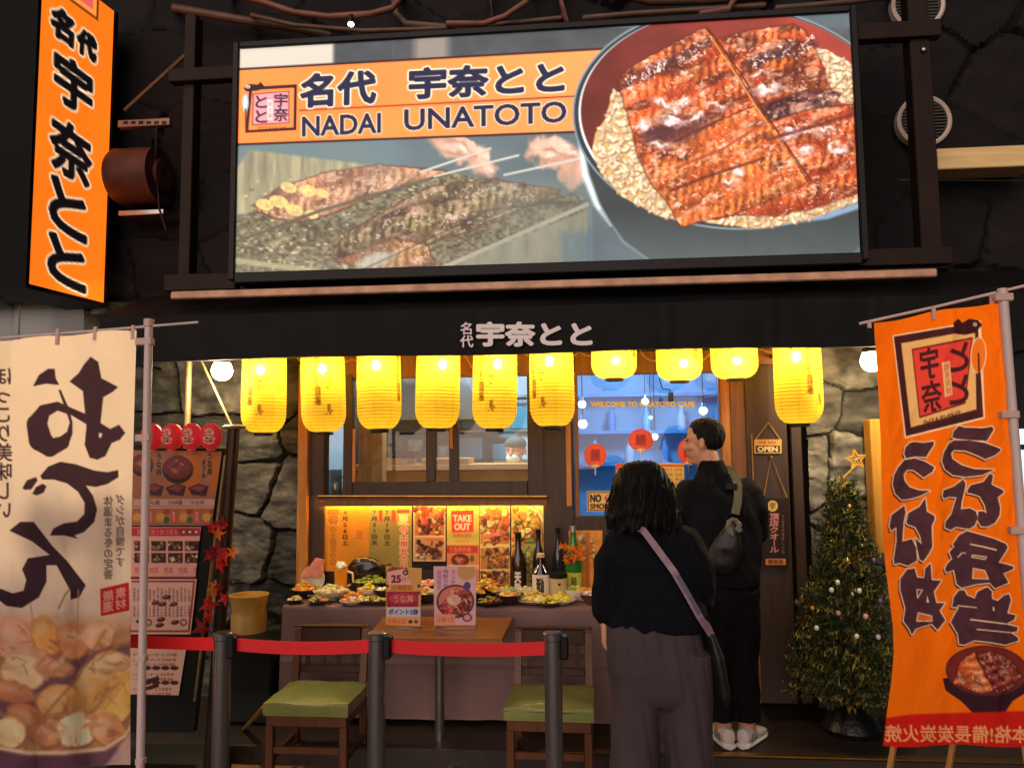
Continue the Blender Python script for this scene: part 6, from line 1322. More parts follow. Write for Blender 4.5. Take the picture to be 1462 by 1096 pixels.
def fan(px, py, rx, ry, label):
    p = at(px, py, YG-.002); t = thing('fan_sticker', label, 'sticker', p, 'red fan stickers on the blue glass')
    def pf(cv):
        cv.c[:] = (236, 74, 30); cv.ell(px, py, rx*.86, ry*.84, (244, 86, 34)); cv.tbox('鰻', px-rx*.42, py-ry*.5, px+rx*.4, py+ry*.45, (150, 30, 30), grow=.6)
        cv.ell(px, py+ry*.95, rx*.4, ry*.2, (240, 200, 110))
    nr, na = 16, 48; rr, th = np.meshgrid(np.linspace(.001, 1, nr), np.linspace(0, 2*pi, na)); rr = rr.ravel(); th = th.ravel()
    PX = px+rx*rr*np.cos(th); PY = py+ry*rr*np.sin(th); sheet('print', np.array([at(a, b_, YG-.002) for a, b_ in zip(PX, PY)]), nr, na, pf, m_print, t)
    b = MB(); pbox(b, px-1, py+ry*.9, px+1, py+ry+11, YG-.003, .002); obj('handle', b, m_steel, t)
fan(850, 650, 16, 17, 'lower left red fan sticker on the blue glass'); fan(915, 628, 18, 16, 'middle red fan sticker straight above her black hair'); fan(983, 644, 15, 19, 'red fan sticker half hidden behind the face of the man')
letters('window_lettering', 'WELCOME TO UNATOTO CAFE', 843, 573, 992, 581, YG, M('gold_letters', (240, 190, 50), .5, emit=(240, 190, 40), estr=.25), None, bold=.05, dep=.002)  # slight emission brightens the letters, which are no lamp
tag(bpy.data.objects['window_lettering'], 'small yellow capital letters in a row across the blue glass', 'lettering')
# signs on the dark door
def psign(cv):
    cv.c[:] = (226, 166, 70); cv.rect(1079, 636, 1113.5, 645.5, (40, 24, 18)); cv.tbox('OPEN', 1082, 637.5, 1110, 644, (250, 225, 170), grow=.45); cv.tbox('WE ARE', 1083, 629.5, 1108, 633.5, (190, 70, 40), grow=.2)
t = hposter('open_sign', 'small hanging OPEN sign with black lower half on the dark door', rq(1077, 627, 1116, 647), 4.915, psign, (226, 166, 70), step=.5, cat='sign', grp=None)
b = MB(); b.tube([at(1079, 627, 4.918), at(1097, 603, 4.922), at(1114, 627, 4.918)], .003, 5); obj('cord', b, m_cab, t)
def plank(cv):
    cv.c[:] = np.array([34, 18, 16]); cv.tbox('頂店クオール', 1099, 733, 1112, 788, (200, 130, 120), vertical=True, grow=.5); cv.tbox('うなぎの美味しい店', 1116, 735, 1120, 790, (190, 130, 90), vertical=True); cv.ell(1103, 722, 7.5, 8, (226, 190, 90)); cv.tbox('宇', 1099, 717, 1107, 727, (110, 70, 30), grow=.3); cv.rect(1093, 797, 1122, 806, (220, 130, 60)); cv.tbox('認定店', 1097, 798.5, 1118, 804.5, (70, 34, 20), grow=.2)
t = hposter('wooden_plaque', 'dark hanging plaque with round gold crest and vertical writing on the door', rq(1088, 710, 1126, 809), 4.912, plank, (34, 18, 16), step=.5, cat='plaque', grp=None)
b = MB(); b.tube([at(1090, 711, 4.915), at(1101, 652, 4.922), at(1124, 711, 4.915)], .0025, 5); obj('cord', b, m_cab, t)
b = MB(); yl_(b, at(1101, 652, 4.92), [(.001, -.012), (.008, -.012), (.008, .008)], 10); obj('hook', b, m_brass, t)

# ---------------------------------------------------------------- decorated tree
YT = 4.55; tx = XW(1207, YT, 850)
tr = thing('christmas_tree', 'artificial Christmas tree with gold star beside the dark door', 'tree', (tx, YT, .137))
m_need = M('needles', (66, 80, 44), .55, var=.45, scale=9, transl=.2); m_need2 = M('light_needles', (176, 164, 84), .55, var=.3, scale=9, transl=.25)
g = np.random.default_rng(21); A = MB(); B = MB(); ztop = at(1224, 678, YT)[2]; zbt = .30
def rad(z):
    f = (ztop-z)/(ztop-zbt); return .03+.26*min(1, f*1.12)**.95
for k in range(3600):
    z = zbt+(ztop-zbt)*(1-g.random()**.66)*.985; a = g.uniform(0, 2*pi); R = rad(z)*(.75+.4*vnoise(np.array([a*2]), np.array([z*9]), 5)[0])
    d = np.array([cos(a), sin(a), -.05+.35*g.random()]); c0 = np.array([tx+.012*(z > 1.1), YT, z])+d*R*g.uniform(.25, .7); L = R*.32+.04
    bb_ = B if g.random() < .30 else A
    for j in range(9):
        s = j/8; base_ = c0+d*L*s; nd = d*.5+g.normal(size=3)*.55; nd /= np.linalg.norm(nd); ln_ = .032*g.uniform(.6, 1.2); w = np.cross(nd, [.3, .2, 1]); w = w/(np.linalg.norm(w)+1e-6)*.0055
        bb_.add([base_-w, base_+w, base_+nd*ln_], [(0, 1, 2)])
obj('foliage', A, m_need, tr); obj('tip_foliage', B, m_need2, tr)
b = MB(); b.tube([(tx, YT, .2), (tx+.01, YT, ztop)], [.018, .008], 8); obj('trunk', b, m_brown, tr)
sp = at(1222, 656, YT); b = MB(); s5 = []
for k in range(10): a = pi/2+k*pi/5+.15; q = .058 if k % 2 == 0 else .025; s5.append(sp+np.array([q*cos(a), 0, q*sin(a)]))
b.tube(s5+[s5[0]], .006, 6); b.tube([sp+[0, 0, -.03], (tx+.01, YT, ztop-.02)], .004, 5)
for k in range(0, 10, 2): b.tube([sp, s5[k]], .0035, 5)
obj('star', b, M('gold_star', (246, 180, 50), .3, .6, emit=(246, 170, 40), estr=.15), tr)
for i, (px, py, c) in enumerate(((1187, 842, 0), (1196, 831, 0), (1227, 843, 0), (1217, 849, 1), (1257, 858, 2), (1197, 875, 3), (1223, 908, 0), (1254, 909, 0), (1160, 868, 4), (1210, 800, 4), (1248, 800, 2), (1166, 896, 0), (1236, 880, 3), (1213, 723, 4))):
    p = at(px, py, YT-.27+.03*(i % 3)); b = MB(); b.ell(p, (.013, .013, .014), 12, 8); obj('ornament', b, [FM['white'], m_steel, M('violet', (120, 90, 150), .3, .3), M('rose', (226, 170, 170), .3), M('gold_ball', (220, 170, 60), .25, .7)][c], tr, True)
b = MB(); b.lathe([(.001, 0), (.15, 0), (.16, .03), (.13, .08), (.08, .13), (.03, .2), (.001, .2)], (tx, YT, .137), 18); obj('bagged_base', b, M('black_plastic', (16, 16, 18), .3, bump=.8, bscale=18), tr, True)
t = thing('cable_clip', 'pair of white cable plugs lying on the dark step beside the tree', 'plug', atz(1216, 1046, .14))
p = atz(1216, 1046, .14)
for dx in (-.035, .03):
    b = MB(); q = p+[dx, 0, 0]; b.box(q[0]-.022, q[0]+.022, q[1]-.03, q[1]+.03, .137, .17, .008); obj('plug_body', b, m_plate, t)
b = MB(); b.tube([p+[.03, .03, .02], p+[.08, .1, .012], p+[.25, .15, .012], p+[.4, .1, .012]], .006, 6); obj('cord', b, m_black, t)
b = MB(); b.box(1.05, 1.5, 4.7, 4.92, .1375, .142, .002); tag(obj('door_mat', b, m_black), 'thin black mat lying before the closed dark door', 'mat')

# clutter on the left of the counter
m_card = M('cardboard', (150, 104, 56), .7, var=.25)
for i, (q, z, a, L) in enumerate((((-1.78, 4.35), .02, .1, 'flattened brown cardboard lying under the left chair, lower sheet'), ((-1.72, 4.5), .036, -.2, 'flattened brown cardboard lying on top of another sheet by the counter'))):
    b = MB(); b.box(q[0]-.3, q[0]+.3, q[1]-.2, q[1]+.2, z-.014, z, .002)
    if i == 1: b.v = [(q[0]+(x-q[0])*cos(a)-(y-q[1])*sin(a), q[1]+(x-q[0])*sin(a)+(y-q[1])*cos(a), zz) for x, y, zz in b.v]
    b.v = [(x, y-.45, zz) for x, y, zz in b.v]
    tag(obj('cardboard_sheet', b, m_card), L, 'cardboard', 'flattened cardboard by the counter')
b = MB(); b.tube([atz(338, 1052, .05), at(375, 1010, 4.1)+[0, 0, 0], at(396, 990, 4.15)], .018, 6, flat=(1, .4)); tag(obj('bamboo_slat', b, M('bamboo', (186, 146, 66), .5, var=.2)), 'yellow bamboo slat leaning over the cardboard', 'slat')
t = thing('black_bin', 'black covered bin standing between menu board and counter', 'bin', (XW(360, 4.55, 950), 4.55, .137))
b = MB(); x0, x1 = XW(333, 4.55, 950), XW(398, 4.55, 950); b.box(x0, x1, 4.45, 4.75, .137, at(360, 925, 4.45)[2], .015); obj('bin_body', b, M('bin_plastic', (14, 14, 15), .4), t)
b = MB(); b.box(x0-.01, x1+.005, 4.44, 4.76, at(360, 925, 4.45)[2]+.001, at(360, 918, 4.45)[2], .006); obj('lid', b, m_black, t)
# ---------------------------------------------------------------- people
def fuse(mb, vox, sm=4, fold=None):
    """overlapping closed volumes become one continuous skin; fold(co) gives a displacement along the normals"""
    me = bpy.data.meshes.new('fuse'); me.from_pydata(mb.v, [], mb.f)
    bm = bmesh.new(); bm.from_mesh(me); bmesh.ops.recalc_face_normals(bm, faces=bm.faces[:]); bm.to_mesh(me); bm.free()
    o = bpy.data.objects.new('fuse', me); COL.objects.link(o)
    r = o.modifiers.new('r', 'REMESH'); r.mode = 'VOXEL'; r.voxel_size = vox
    if sm: s = o.modifiers.new('s', 'SMOOTH'); s.iterations = sm; s.factor = .5
    bpy.context.view_layer.update()
    out = bpy.data.meshes.new_from_object(o.evaluated_get(bpy.context.evaluated_depsgraph_get())); bpy.data.objects.remove(o)
    if fold:
        n = len(out.vertices); co = np.empty(n*3); out.vertices.foreach_get('co', co); co = co.reshape(-1, 3)
        nm = np.empty(n*3, np.float32); out.vertex_normals.foreach_get('vector', nm); nm = nm.reshape(-1, 3)
        co = co+nm*fold(co)[:, None]; out.vertices.foreach_set('co', co.astype(np.float32).ravel()); out.update()
    return out
def cap(b, p, q, r0, r1, n=16):
    """tapered limb with round ends"""
    p, q = np.array(p, float), np.array(q, float); t = (q-p)/(np.linalg.norm(q-p)+1e-9); P = []; R = []
    for a in np.linspace(-pi/2, 0, 5)[:-1]: P.append(p+t*r0*sin(a)); R.append(max(r0*cos(a), 1e-4))
    P += [p, q]; R += [r0, r1]
    for a in np.linspace(0, pi/2, 5)[1:]: P.append(q+t*r1*sin(a)); R.append(max(r1*cos(a), 1e-4))
    return b.tube(P, R, n)
def limb(b, pts, rs):
    for i in range(len(pts)-1): cap(b, pts[i], pts[i+1], rs[i], rs[i+1])
def rings(b, R, n=28, pw=2.3):
    """closed body from (z, cx, cy, rx, ry) rings, slightly squared"""
    vs = []
    for z, cx, cy, rx, ry in R:
        for k in range(n):
            c, s = cos(2*pi*k/n), sin(2*pi*k/n); vs.append((cx+rx*math.copysign(abs(c)**(2/pw), c), cy+ry*math.copysign(abs(s)**(2/pw), s), z))
    m = len(R); fs = [(i*n+k, i*n+(k+1) % n, (i+1)*n+(k+1) % n, (i+1)*n+k) for i in range(m-1) for k in range(n)]
    return b.add(vs, fs+[tuple(range(n))[::-1], tuple((m-1)*n+k for k in range(n))])
def hand(b, wrist, d, side, palm_n, curl=.5, sc=1.):
    """palm with five bent fingers; d = pointing direction, side = towards the thumb"""
    d = np.array(d, float)/np.linalg.norm(d); s = np.array(side, float); s = s-d*(s@d); s /= np.linalg.norm(s); n = np.array(palm_n, float); n = n-d*(n@d)-s*(n@s); n /= np.linalg.norm(n)
    w = np.array(wrist, float); k0 = w+d*.085*sc
    for j in (-.03, -.01, .01, .03): cap(b, w+s*j*.7*sc+d*.012, k0+s*j*sc, .014*sc, .0125*sc, 8)
    for j, L in ((.032, .068), (.011, .078), (-.011, .072), (-.031, .056)):
        p = k0+s*j*sc; a = 0; q = p
        for f, rr in ((.45, .0098), (.32, .0088), (.23, .0078)):
            a += curl*.55; q2 = q+(d*cos(a)+n*sin(a))*L*f*sc; cap(b, q, q2, rr*sc, rr*.92*sc, 8); q = q2
    p = w+d*.02*sc+s*.028*sc; q = p+(d*.7+s*.75+n*.2)*.042*sc; cap(b, p, q, .013*sc, .011*sc, 8); cap(b, q, q+(d*.95+s*.1+n*.3)*.034*sc, .0105*sc, .009*sc, 8)
m_skin = M('skin', (206, 146, 112), .5, var=.08, scale=20); m_hair = M('black_hair', (15, 12, 12), .68, spec=.2, var=.4, scale=30, stretch=(6, 6, .5))
def head(b, c, yaw, s=1.):
    """head with face; c = centre of the skull, yaw = direction it looks (0 = +x)"""
    f = np.array([cos(yaw), sin(yaw), 0]); l = np.array([-sin(yaw), cos(yaw), 0]); u = np.array([0, 0, 1.]); c = np.array(c, float)
    P = lambda a, b_, h: c+(f*a+l*b_+u*h)*s
    def el(p, ra, rb, rc):
        q = MB(); q.ell((0, 0, 0), (ra*s, rb*s, rc*s), 18, 12); b.add([p+f*v[0]+l*v[1]+u*v[2] for v in np.array(q.v)], q.f)
    el(P(-.012, 0, .025), .098, .077, .092); el(P(.018, 0, -.045), .07, .062, .075); cap(b, P(.045, 0, -.098), P(.06, 0, -.098), .03*s, .024*s)
    cap(b, P(-.01, .03, -.095), P(.05, .012, -.105), .024*s, .02*s); cap(b, P(-.01, -.03, -.095), P(.05, -.012, -.105), .024*s, .02*s)
    cap(b, P(.082, 0, .012), P(.1, 0, -.03), .010*s, .014*s, 8); el(P(.094, .0, -.034), .014, .017, .01)
    cap(b, P(.076, .012, -.066), P(.076, -.012, -.066), .012*s, .012*s, 8); cap(b, P(.074, .01, -.078), P(.074, -.01, -.078), .011*s, .011*s, 8)
    for e in (-1, 1):
        cap(b, P(.078, e*.02, .022), P(.066, e*.05, .02), .01*s, .008*s, 8); cap(b, P(.05, e*.045, -.03), P(.06, e*.03, -.035), .022*s, .02*s)
        q = MB(); q.ell((0, 0, 0), (.018*s, .009*s, .032*s), 12, 8); b.add([P(-.012, e*.08, -.012)+f*v[0]+l*v[1]*1.+u*v[2]+l*e*.006 for v in np.array(q.v)], q.f)
    return P
def wrinkles(seed, amp, sx=9, sz=5): return lambda co: amp*(fbm(co[:, 0]*sx+co[:, 2]*2+seed, co[:, 2]*sz+co[:, 1]*6, seed, 4)-.5)*2

# --- woman, seen from behind
YWm = 3.3
wx = lambda px, py: XW(px, YWm, py); wz = lambda py: ZW(py, YWm, 930)
wo = thing('person', 'person with black shoulder length hair in dark sweater and wide mauve trousers seen from behind', 'person', (wx(945, 1090), YWm, 0))
b = MB(); hc = np.array([wx(916, 705), YWm, wz(703)])
head(b, hc, radians(88), .98); cap(b, hc+[0, -.01, -.08], [hc[0], YWm, wz(775)], .055, .06)
rings(b, [(wz(900), wx(935, 890), YWm, .17, .10), (wz(850), wx(934, 850), YWm, .16, .095), (wz(790), wx(932, 790), YWm, .18, .09), (wz(765), wx(930, 765), YWm, .12, .07)])
hL = np.array([wx(864, 888), YWm+.02, wz(888)])
limb(b, [(wx(876, 782), YWm, wz(782)), (wx(860, 838), YWm-.01, wz(838)), tuple(hL)], [.045, .04, .027]); hand(b, hL, (.02, .05, -1), (.25, 1, 0), (1, 0, 0), .75, .98)
hR = np.array([wx(1003, 880), YWm+.2, wz(872)])
limb(b, [(wx(986, 785), YWm, wz(785)), (wx(1004, 845), YWm+.03, wz(848)), tuple(hR)], [.045, .04, .027]); hand(b, hR, (-.3, 1, .1), (-.3, 0, 1), (-1, 0, -.2), .9, .98)
for s, (px, py) in ((-1, (908, 960)), (1, (978, 960))): limb(b, [(wx(px, py), YWm, wz(940)), (wx(px+s*3, 1040), YWm, .5), (wx(px+s*4, 1096), YWm-.01, .09)], [.085, .06, .04])
obj('body', fuse(b, .0065, 3), m_skin, wo, True)
b = MB()
rings(b, [(wz(896), wx(934, 890), YWm, .196, .135), (wz(888), wx(934, 890), YWm, .205, .145), (wz(872), wx(934, 870), YWm, .202, .15), (wz(840), wx(934, 840), YWm, .196, .145), (wz(800), wx(933, 800), YWm, .195, .13), (wz(775), wx(932, 775), YWm, .165, .105), (wz(760), wx(930, 760), YWm, .115, .08), (wz(748), wx(926, 748), YWm, .07, .062)])
limb(b, [(wx(889, 776), YWm, wz(778)), (wx(874, 800), YWm, wz(804)), (wx(864, 840), YWm-.01, wz(840)), (wx(863, 872), YWm+.01, wz(872)), (wx(864, 880), YWm+.015, wz(884))], [.075, .075, .062, .052, .036])
limb(b, [(wx(974, 776), YWm, wz(778)), (wx(990, 802), YWm, wz(808)), (wx(1001, 848), YWm+.03, wz(850)), (wx(1003, 872), YWm+.15, wz(870)), (hR[0], hR[1]-.01, hR[2])], [.078, .075, .06, .048, .036])
m_sweat = M('dark_sweater', (21, 22, 29), .9, var=.25, scale=60, bump=.8, bscale=350, spec=.12)
obj('sweater', fuse(b, .009, 5, lambda co: wrinkles(3, .022)(co)+.010*np.sin(co[:, 2]*55+4*fbm(co[:, 0]*5, co[:, 2]*3, 9))*np.clip(fbm(co[:, 0]*4, co[:, 2]*4, 19)*2-.9, 0, 1)), m_sweat, wo, True)
b = MB()
rings(b, [(wz(878), wx(934, 890), YWm, .185, .125), (wz(915), wx(935, 915), YWm, .20, .14), (wz(950), wx(937, 950), YWm, .205, .145), (wz(985), wx(941, 985), YWm, .2, .13), (wz(1000), wx(942, 1000), YWm, .17, .11)])
for s, cx in ((-1, 910), (1, 980)):
    rings(b, [(wz(925), wx(cx+2, 940), YWm, .105, .125), (wz(1000), wx(cx-s*-1, 1000), YWm, .106, .12), (wz(1060), wx(cx+s*3, 1060), YWm, .098, .11), (wz(1110), wx(cx+s*4, 1096), YWm, .098, .11), (.3, wx(cx+s*5, 1096), YWm-.01, .1, .115), (.04, wx(cx+s*5, 1096), YWm-.01, .105, .12)])
m_trou = M('mauve_trousers', (66, 53, 56), .8, var=.15, scale=6, bump=.3, bscale=500)
obj('trousers', fuse(b, .009, 5, lambda co: wrinkles(8, .024, 15, 1.6)(co)), m_trou, wo, True)
for s in (-1, 1):
    b = MB(); cx = wx(945+s*40, 1096); rings(b, [(0.003, cx, YWm+.03, .045, .13), (.03, cx, YWm+.03, .048, .133), (.06, cx, YWm+.02, .042, .11), (.09, cx, YWm-.02, .035, .06)]); obj('shoe', b, m_black, wo, True)
# hair
b = MB(); X = lambda px, py: wx(px, py)
hr = [(656.5, 916, 10, .03, .02), (660, 916, 21, .07, .02), (667, 916, 31, .10, .02), (678, 916, 38, .118, .015), (692, 916, 42, .125, .01), (708, 917, 44, .12, 0), (724, 918, 47, .11, -.01), (736, 919, 49, .10, -.02), (744, 920, 46, .09, -.025), (750, 921, 36, .08, -.03), (755, 921, 20, .06, -.03)]
rings(b, [(wz(py), X(cx, py), YWm+oy, hw*YWm/FPX, ry) for py, cx, hw, ry, oy in hr[::-1]], 40, 2.1)
gg = np.random.default_rng(9)
for k in range(90):
    a = gg.uniform(-pi-.25, .25); hw = .132; x0 = X(918, 720)+hw*cos(a)*.9; y0 = YWm-.01+.1*sin(a); zt_ = wz(690+gg.uniform(0, 20)); ze = wz(736+gg.uniform(0, 26)); w = gg.uniform(.008, .03); ph = gg.uniform(0, 6)
    pts = [(x0*1+(x0-X(918, 720))*.14*s_+w*sin(s_*5+ph)*s_, y0-.012*s_+w*cos(s_*5+ph)*s_*.6, zt_+(ze-zt_)*s_) for s_ in np.linspace(0, 1, 8)]
    b.tube(pts, [.010, .012, .012, .011, .010, .008, .006, .003], 6)
obj('hair', fuse(b, .006, 6, lambda co: .002*np.sin(fbm(co[:, 0]*14, co[:, 2]*2.5, 6)*60)+.010*(fbm(co[:, 0]*10, co[:, 2]*8, 4)-.5)), m_hair, wo, True)
b = MB(); gg = np.random.default_rng(19)
for k in range(120):
    a = gg.uniform(-pi-.35, .35); x0 = X(918, 720)+.128*cos(a); y0 = YWm-.012+.108*sin(a); zt_ = wz(gg.uniform(668, 705)); ze = wz(gg.uniform(728, 772)); ph = gg.uniform(0, 6); f0 = .55+.45*min(1, (wz(668)-zt_)/.06)
    b.tube([(X(918, 720)+(x0-X(918, 720))*(f0+.22*s_)+.014*sin(s_*6+ph)*s_, y0-.014*s_+.012*cos(s_*5+ph)*s_, zt_+(ze-zt_)*s_) for s_ in np.linspace(0, 1, 9)], [.0022]*7+[.0015, .0006], 4)
obj('loose_hair', b, m_hair, wo)
# her cross-body strap and bag
st = thing('shoulder_bag', 'dark shoulder bag on a pale pink and grey strap across her back', 'bag', (wx(1025, 930), YWm, wz(960)))
def ribbon(pts, w, th, up=(0, -1, 0)):
    b = MB(); P = [np.array(p, float) for p in pts]; vs = []
    for i, p in enumerate(P):
        t_ = P[min(i+1, len(P)-1)]-P[max(i-1, 0)]; t_ /= np.linalg.norm(t_); n_ = np.array(up, float); s_ = np.cross(t_, n_); s_ /= np.linalg.norm(s_); n_ = np.cross(s_, t_)
        vs += [p+s_*w+n_*th, p-s_*w+n_*th, p-s_*w-n_*th, p+s_*w-n_*th]
    return b.add(vs, [(i*4+k, i*4+(k+1) % 4, i*4+4+(k+1) % 4, i*4+4+k) for i in range(len(P)-1) for k in range(4)]+[(0, 1, 2, 3), tuple(len(vs)-4+k for k in (3, 2, 1, 0))])
yb = YWm-.155
st_ = obj('strap', ribbon([(wx(893, 738), YWm-.07, wz(744)), (wx(915, 750), YWm-.137, wz(752)), (wx(930, 770), yb, wz(772)), (wx(955, 804), yb-.015, wz(806)), (wx(975, 838), yb-.012, wz(840)), (wx(992, 868), YWm-.15, wz(870)), (wx(1010, 895), YWm-.10, wz(897))], .0135, .003), M('pink_strap', (146, 116, 130), .5, var=.3, scale=12), st)
obj('strap_edge', ribbon([(wx(960, 806), yb-.02, wz(811)), (wx(977, 836), yb-.018, wz(840)), (wx(990, 861), YWm-.158, wz(864))], .007, .003), M('grey_strap', (92, 92, 110), .5), st_)
b = MB(); rings(b, [(wz(1002), wx(1030, 960), YWm-.01, .02, .06), (wz(985), wx(1028, 960), YWm-.01, .032, .11), (wz(930), wx(1019, 930), YWm-.01, .034, .12), (wz(890), wx(1008, 900), YWm-.01, .02, .10), (wz(882), wx(1004, 895), YWm-.01, .008, .05)])
obj('bag_body', fuse(b, .008, 4, wrinkles(5, .006)), M('dark_bag', (20, 18, 22), .5, var=.2), st, True)

# --- man, profile to the left
YMn = 4.33
mx_ = lambda px, py: XW(px, YMn, py); mz = lambda py: ZW(py, YMn, 1030)
ma = thing('person', 'person with short black hair in black jacket and white sneakers looking left', 'person', (mx_(1045, 1040), YMn, .135))
b = MB(); hcm = np.array([mx_(1003, 632), YMn, mz(630)]); YAWM = radians(160)
PH = head(b, hcm, YAWM, 1.02); cap(b, hcm+[.02, -.005, -.07], [mx_(1018, 690), YMn, mz(690)], .06, .068)
rings(b, [(mz(850), mx_(1035, 850), YMn, .16, .1), (mz(780), mx_(1032, 780), YMn, .17, .1), (mz(710), mx_(1026, 710), YMn, .18, .09), (mz(685), mx_(1022, 690), YMn, .11, .07)])
hRm = np.array([mx_(1068, 745), YMn+.24, mz(738)]); hLm = np.array([mx_(990, 770), YMn+.24, mz(755)])
limb(b, [(mx_(1068, 700), YMn, mz(702)), (mx_(1084, 752), YMn+.05, mz(756)), tuple(hRm)], [.05, .045, .03]); hand(b, hRm, (-.5, .8, .1), (-.2, 0, 1), (-1, -.2, 0), .8)
limb(b, [(mx_(980, 700), YMn, mz(702)), (mx_(968, 752), YMn+.05, mz(760)), tuple(hLm)], [.05, .045, .03]); hand(b, hLm, (.4, .8, .1), (.2, 0, 1), (1, -.2, 0), .8)
for px, pf in ((1022, 1032), (1056, 1066)): limb(b, [(mx_(px, 850), YMn, mz(850)), (mx_(px+4, 930), YMn+.01, mz(930)), (mx_(pf, 1015), YMn, .22)], [.09, .06, .045])
mb_ = obj('body', fuse(b, .006, 3), m_skin, ma, True)
# eyes, brows
b = MB()
for e in (-1, 1): b.ell(PH(.079, e*.032, .008), (.009, .009, .006), 10, 6)
obj('eye', b, M('eye_dark', (30, 20, 18), .2), mb_, True, split=True)
b = MB()
for e in (-1, 1): b.tube([PH(.086, e*.018, .028), PH(.08, e*.045, .03)], .0045, 6)
obj('eyebrow', b, m_hair, mb_, True, split=True)
b = MB(); q = MB(); q.ell((0, 0, 0), (1, 1, 1), 60, 44); vs = []
for a, c_, h in np.array(q.v):
    A_, C_, H_ = a*.098-.012, c_*.077, h*.092+.025
    Lm = .070 if A_ > .05 else (.012+(.058)*(A_-.012)/.038 if A_ > .012 else (-.012 if A_ > -.03 else -.058))
    t_ = min(1, max(0, (H_-Lm)/.035)); top = min(1, max(0, (H_-.02)/.06)); k = .965+t_*(.10+.075*top)
    vs.append(PH(a*.098*k-.012-.004*t_, c_*.077*k, h*.092*k+.025))
b.add(vs, q.f)
obj('hair', fuse(b, .0045, 1, lambda co: .0045*(fbm(co[:, 0]*110, co[:, 2]*60+co[:, 1]*90, 4)-.5)*2), m_hair, ma, True)
b = MB()
rings(b, [(mz(834), mx_(1034, 830), YMn, .185, .135), (mz(820), mx_(1034, 820), YMn, .195, .145), (mz(780), mx_(1032, 780), YMn, .2, .145), (mz(735), mx_(1029, 735), YMn, .205, .135), (mz(705), mx_(1026, 705), YMn, .19, .115), (mz(688), mx_(1022, 690), YMn, .14, .095), (mz(670), mx_(1018, 672), YMn, .085, .08), (mz(655), mx_(1014, 658), YMn, .075, .075)])
limb(b, [(mx_(1064, 700), YMn, mz(704)), (mx_(1076, 722), YMn, mz(726)), (mx_(1082, 756), YMn+.04, mz(758)), tuple(hRm-[0, .03, 0])], [.085, .08, .066, .045])
limb(b, [(mx_(984, 700), YMn, mz(704)), (mx_(974, 724), YMn, mz(728)), (mx_(970, 756), YMn+.04, mz(762)), tuple(hLm-[0, .03, 0])], [.085, .08, .066, .045])
m_jack = M('black_jacket', (15, 15, 19), .8, var=.25, scale=8, bump=.3, bscale=400, spec=.15)
obj('jacket', fuse(b, .009, 4, lambda co: wrinkles(13, .015, 12, 7)(co)), m_jack, ma, True)
b = MB()
rings(b, [(mz(815), mx_(1035, 830), YMn, .17, .125), (mz(850), mx_(1037, 850), YMn, .18, .135), (mz(880), mx_(1039, 880), YMn, .175, .12), (mz(892), mx_(1040, 890), YMn, .15, .1)])
for px, pf in ((1020, 1030), (1058, 1066)): rings(b, [(mz(840), mx_(px, 850), YMn, .1, .125), (mz(900), mx_(px+1, 900), YMn, .093, .11), (mz(960), mx_((px+pf)/2, 960), YMn, .078, .088), (mz(1010), mx_(pf, 1010), YMn, .07, .08), (mz(1026), mx_(pf, 1026), YMn, .074, .084)])
obj('trousers', fuse(b, .008, 4, lambda co: wrinkles(17, .016, 12, 6)(co)), M('black_trousers', (10, 9, 11), .8, var=.2, spec=.15), ma, True)
m_shoe = M('white_sneaker', (214, 204, 196), .5, var=.1, scale=12); m_sole = M('sole', (226, 218, 210), .6, var=.08)
for i, (px, ang) in enumerate(((1033, 1.75), (1068, 1.0))):
    c = np.array([mx_(px, 1035), YMn-.0, .137]); dr = np.array([cos(ang), sin(ang), 0]); sd_ = np.array([-sin(ang), cos(ang), 0])
    def shoe(R):
        b = MB(); n = 20; vs = []
        for s0, w, z0, z1 in R:
            for k in range(n): a = 2*pi*k/n; vs.append(c+dr*s0+sd_*w*cos(a)+np.array([0, 0, (z0+z1)/2+(z1-z0)/2*math.copysign(abs(sin(a))**.8, sin(a))]))
        m = len(R); return b.add(vs, [(i_*n+k, i_*n+(k+1) % n, (i_+1)*n+(k+1) % n, (i_+1)*n+k) for i_ in range(m-1) for k in range(n)]+[tuple(range(n))[::-1], tuple((m-1)*n+k for k in range(n))])
    sh_ = obj('shoe', shoe([(-.088, .012, .02, .07), (-.08, .03, .02, .098), (-.05, .04, .02, .105), (0, .043, .02, .1), (.06, .048, .02, .078), (.12, .05, .02, .062), (.165, .042, .02, .05), (.19, .02, .022, .04)]), m_shoe, ma, True)
    obj('sole', shoe([(-.094, .02, 0, .03), (-.085, .036, 0, .032), (-.03, .044, 0, .03), (.06, .05, 0, .028), (.13, .053, 0, .026), (.18, .042, .004, .026), (.2, .018, .01, .026)]), m_sole, sh_, True)
    b = MB()
    for k in range(3): b.tube([c+dr*(-.06+.03*k)+sd_*.044+[0, 0, .035], c+dr*(-.05+.03*k)+sd_*.043+[0, 0, .075]], .004, 5); b.tube([c+dr*(-.06+.03*k)-sd_*.044+[0, 0, .035], c+dr*(-.05+.03*k)-sd_*.043+[0, 0, .075]], .004, 5)
    obj('shoe_stripe', b, M('grey_stripe', (110, 106, 104), .5), sh_)
sb = thing('sling_bag', 'olive and grey sling bag knotted on the back of the man', 'bag', (mx_(1036, 750), YMn-.16, mz(790)))
m_ol = M('olive_strap', (112, 106, 76), .6, var=.25, scale=20)
ms_ = obj('strap', ribbon([(mx_(1036, 668), YMn-.02, mz(668)), (mx_(1043, 672), YMn-.085, mz(674)), (mx_(1047, 690), YMn-.128, mz(691)), (mx_(1045, 712), YMn-.157, mz(712)), (mx_(1041, 730), YMn-.168, mz(730))], .021, .004), m_ol, sb)
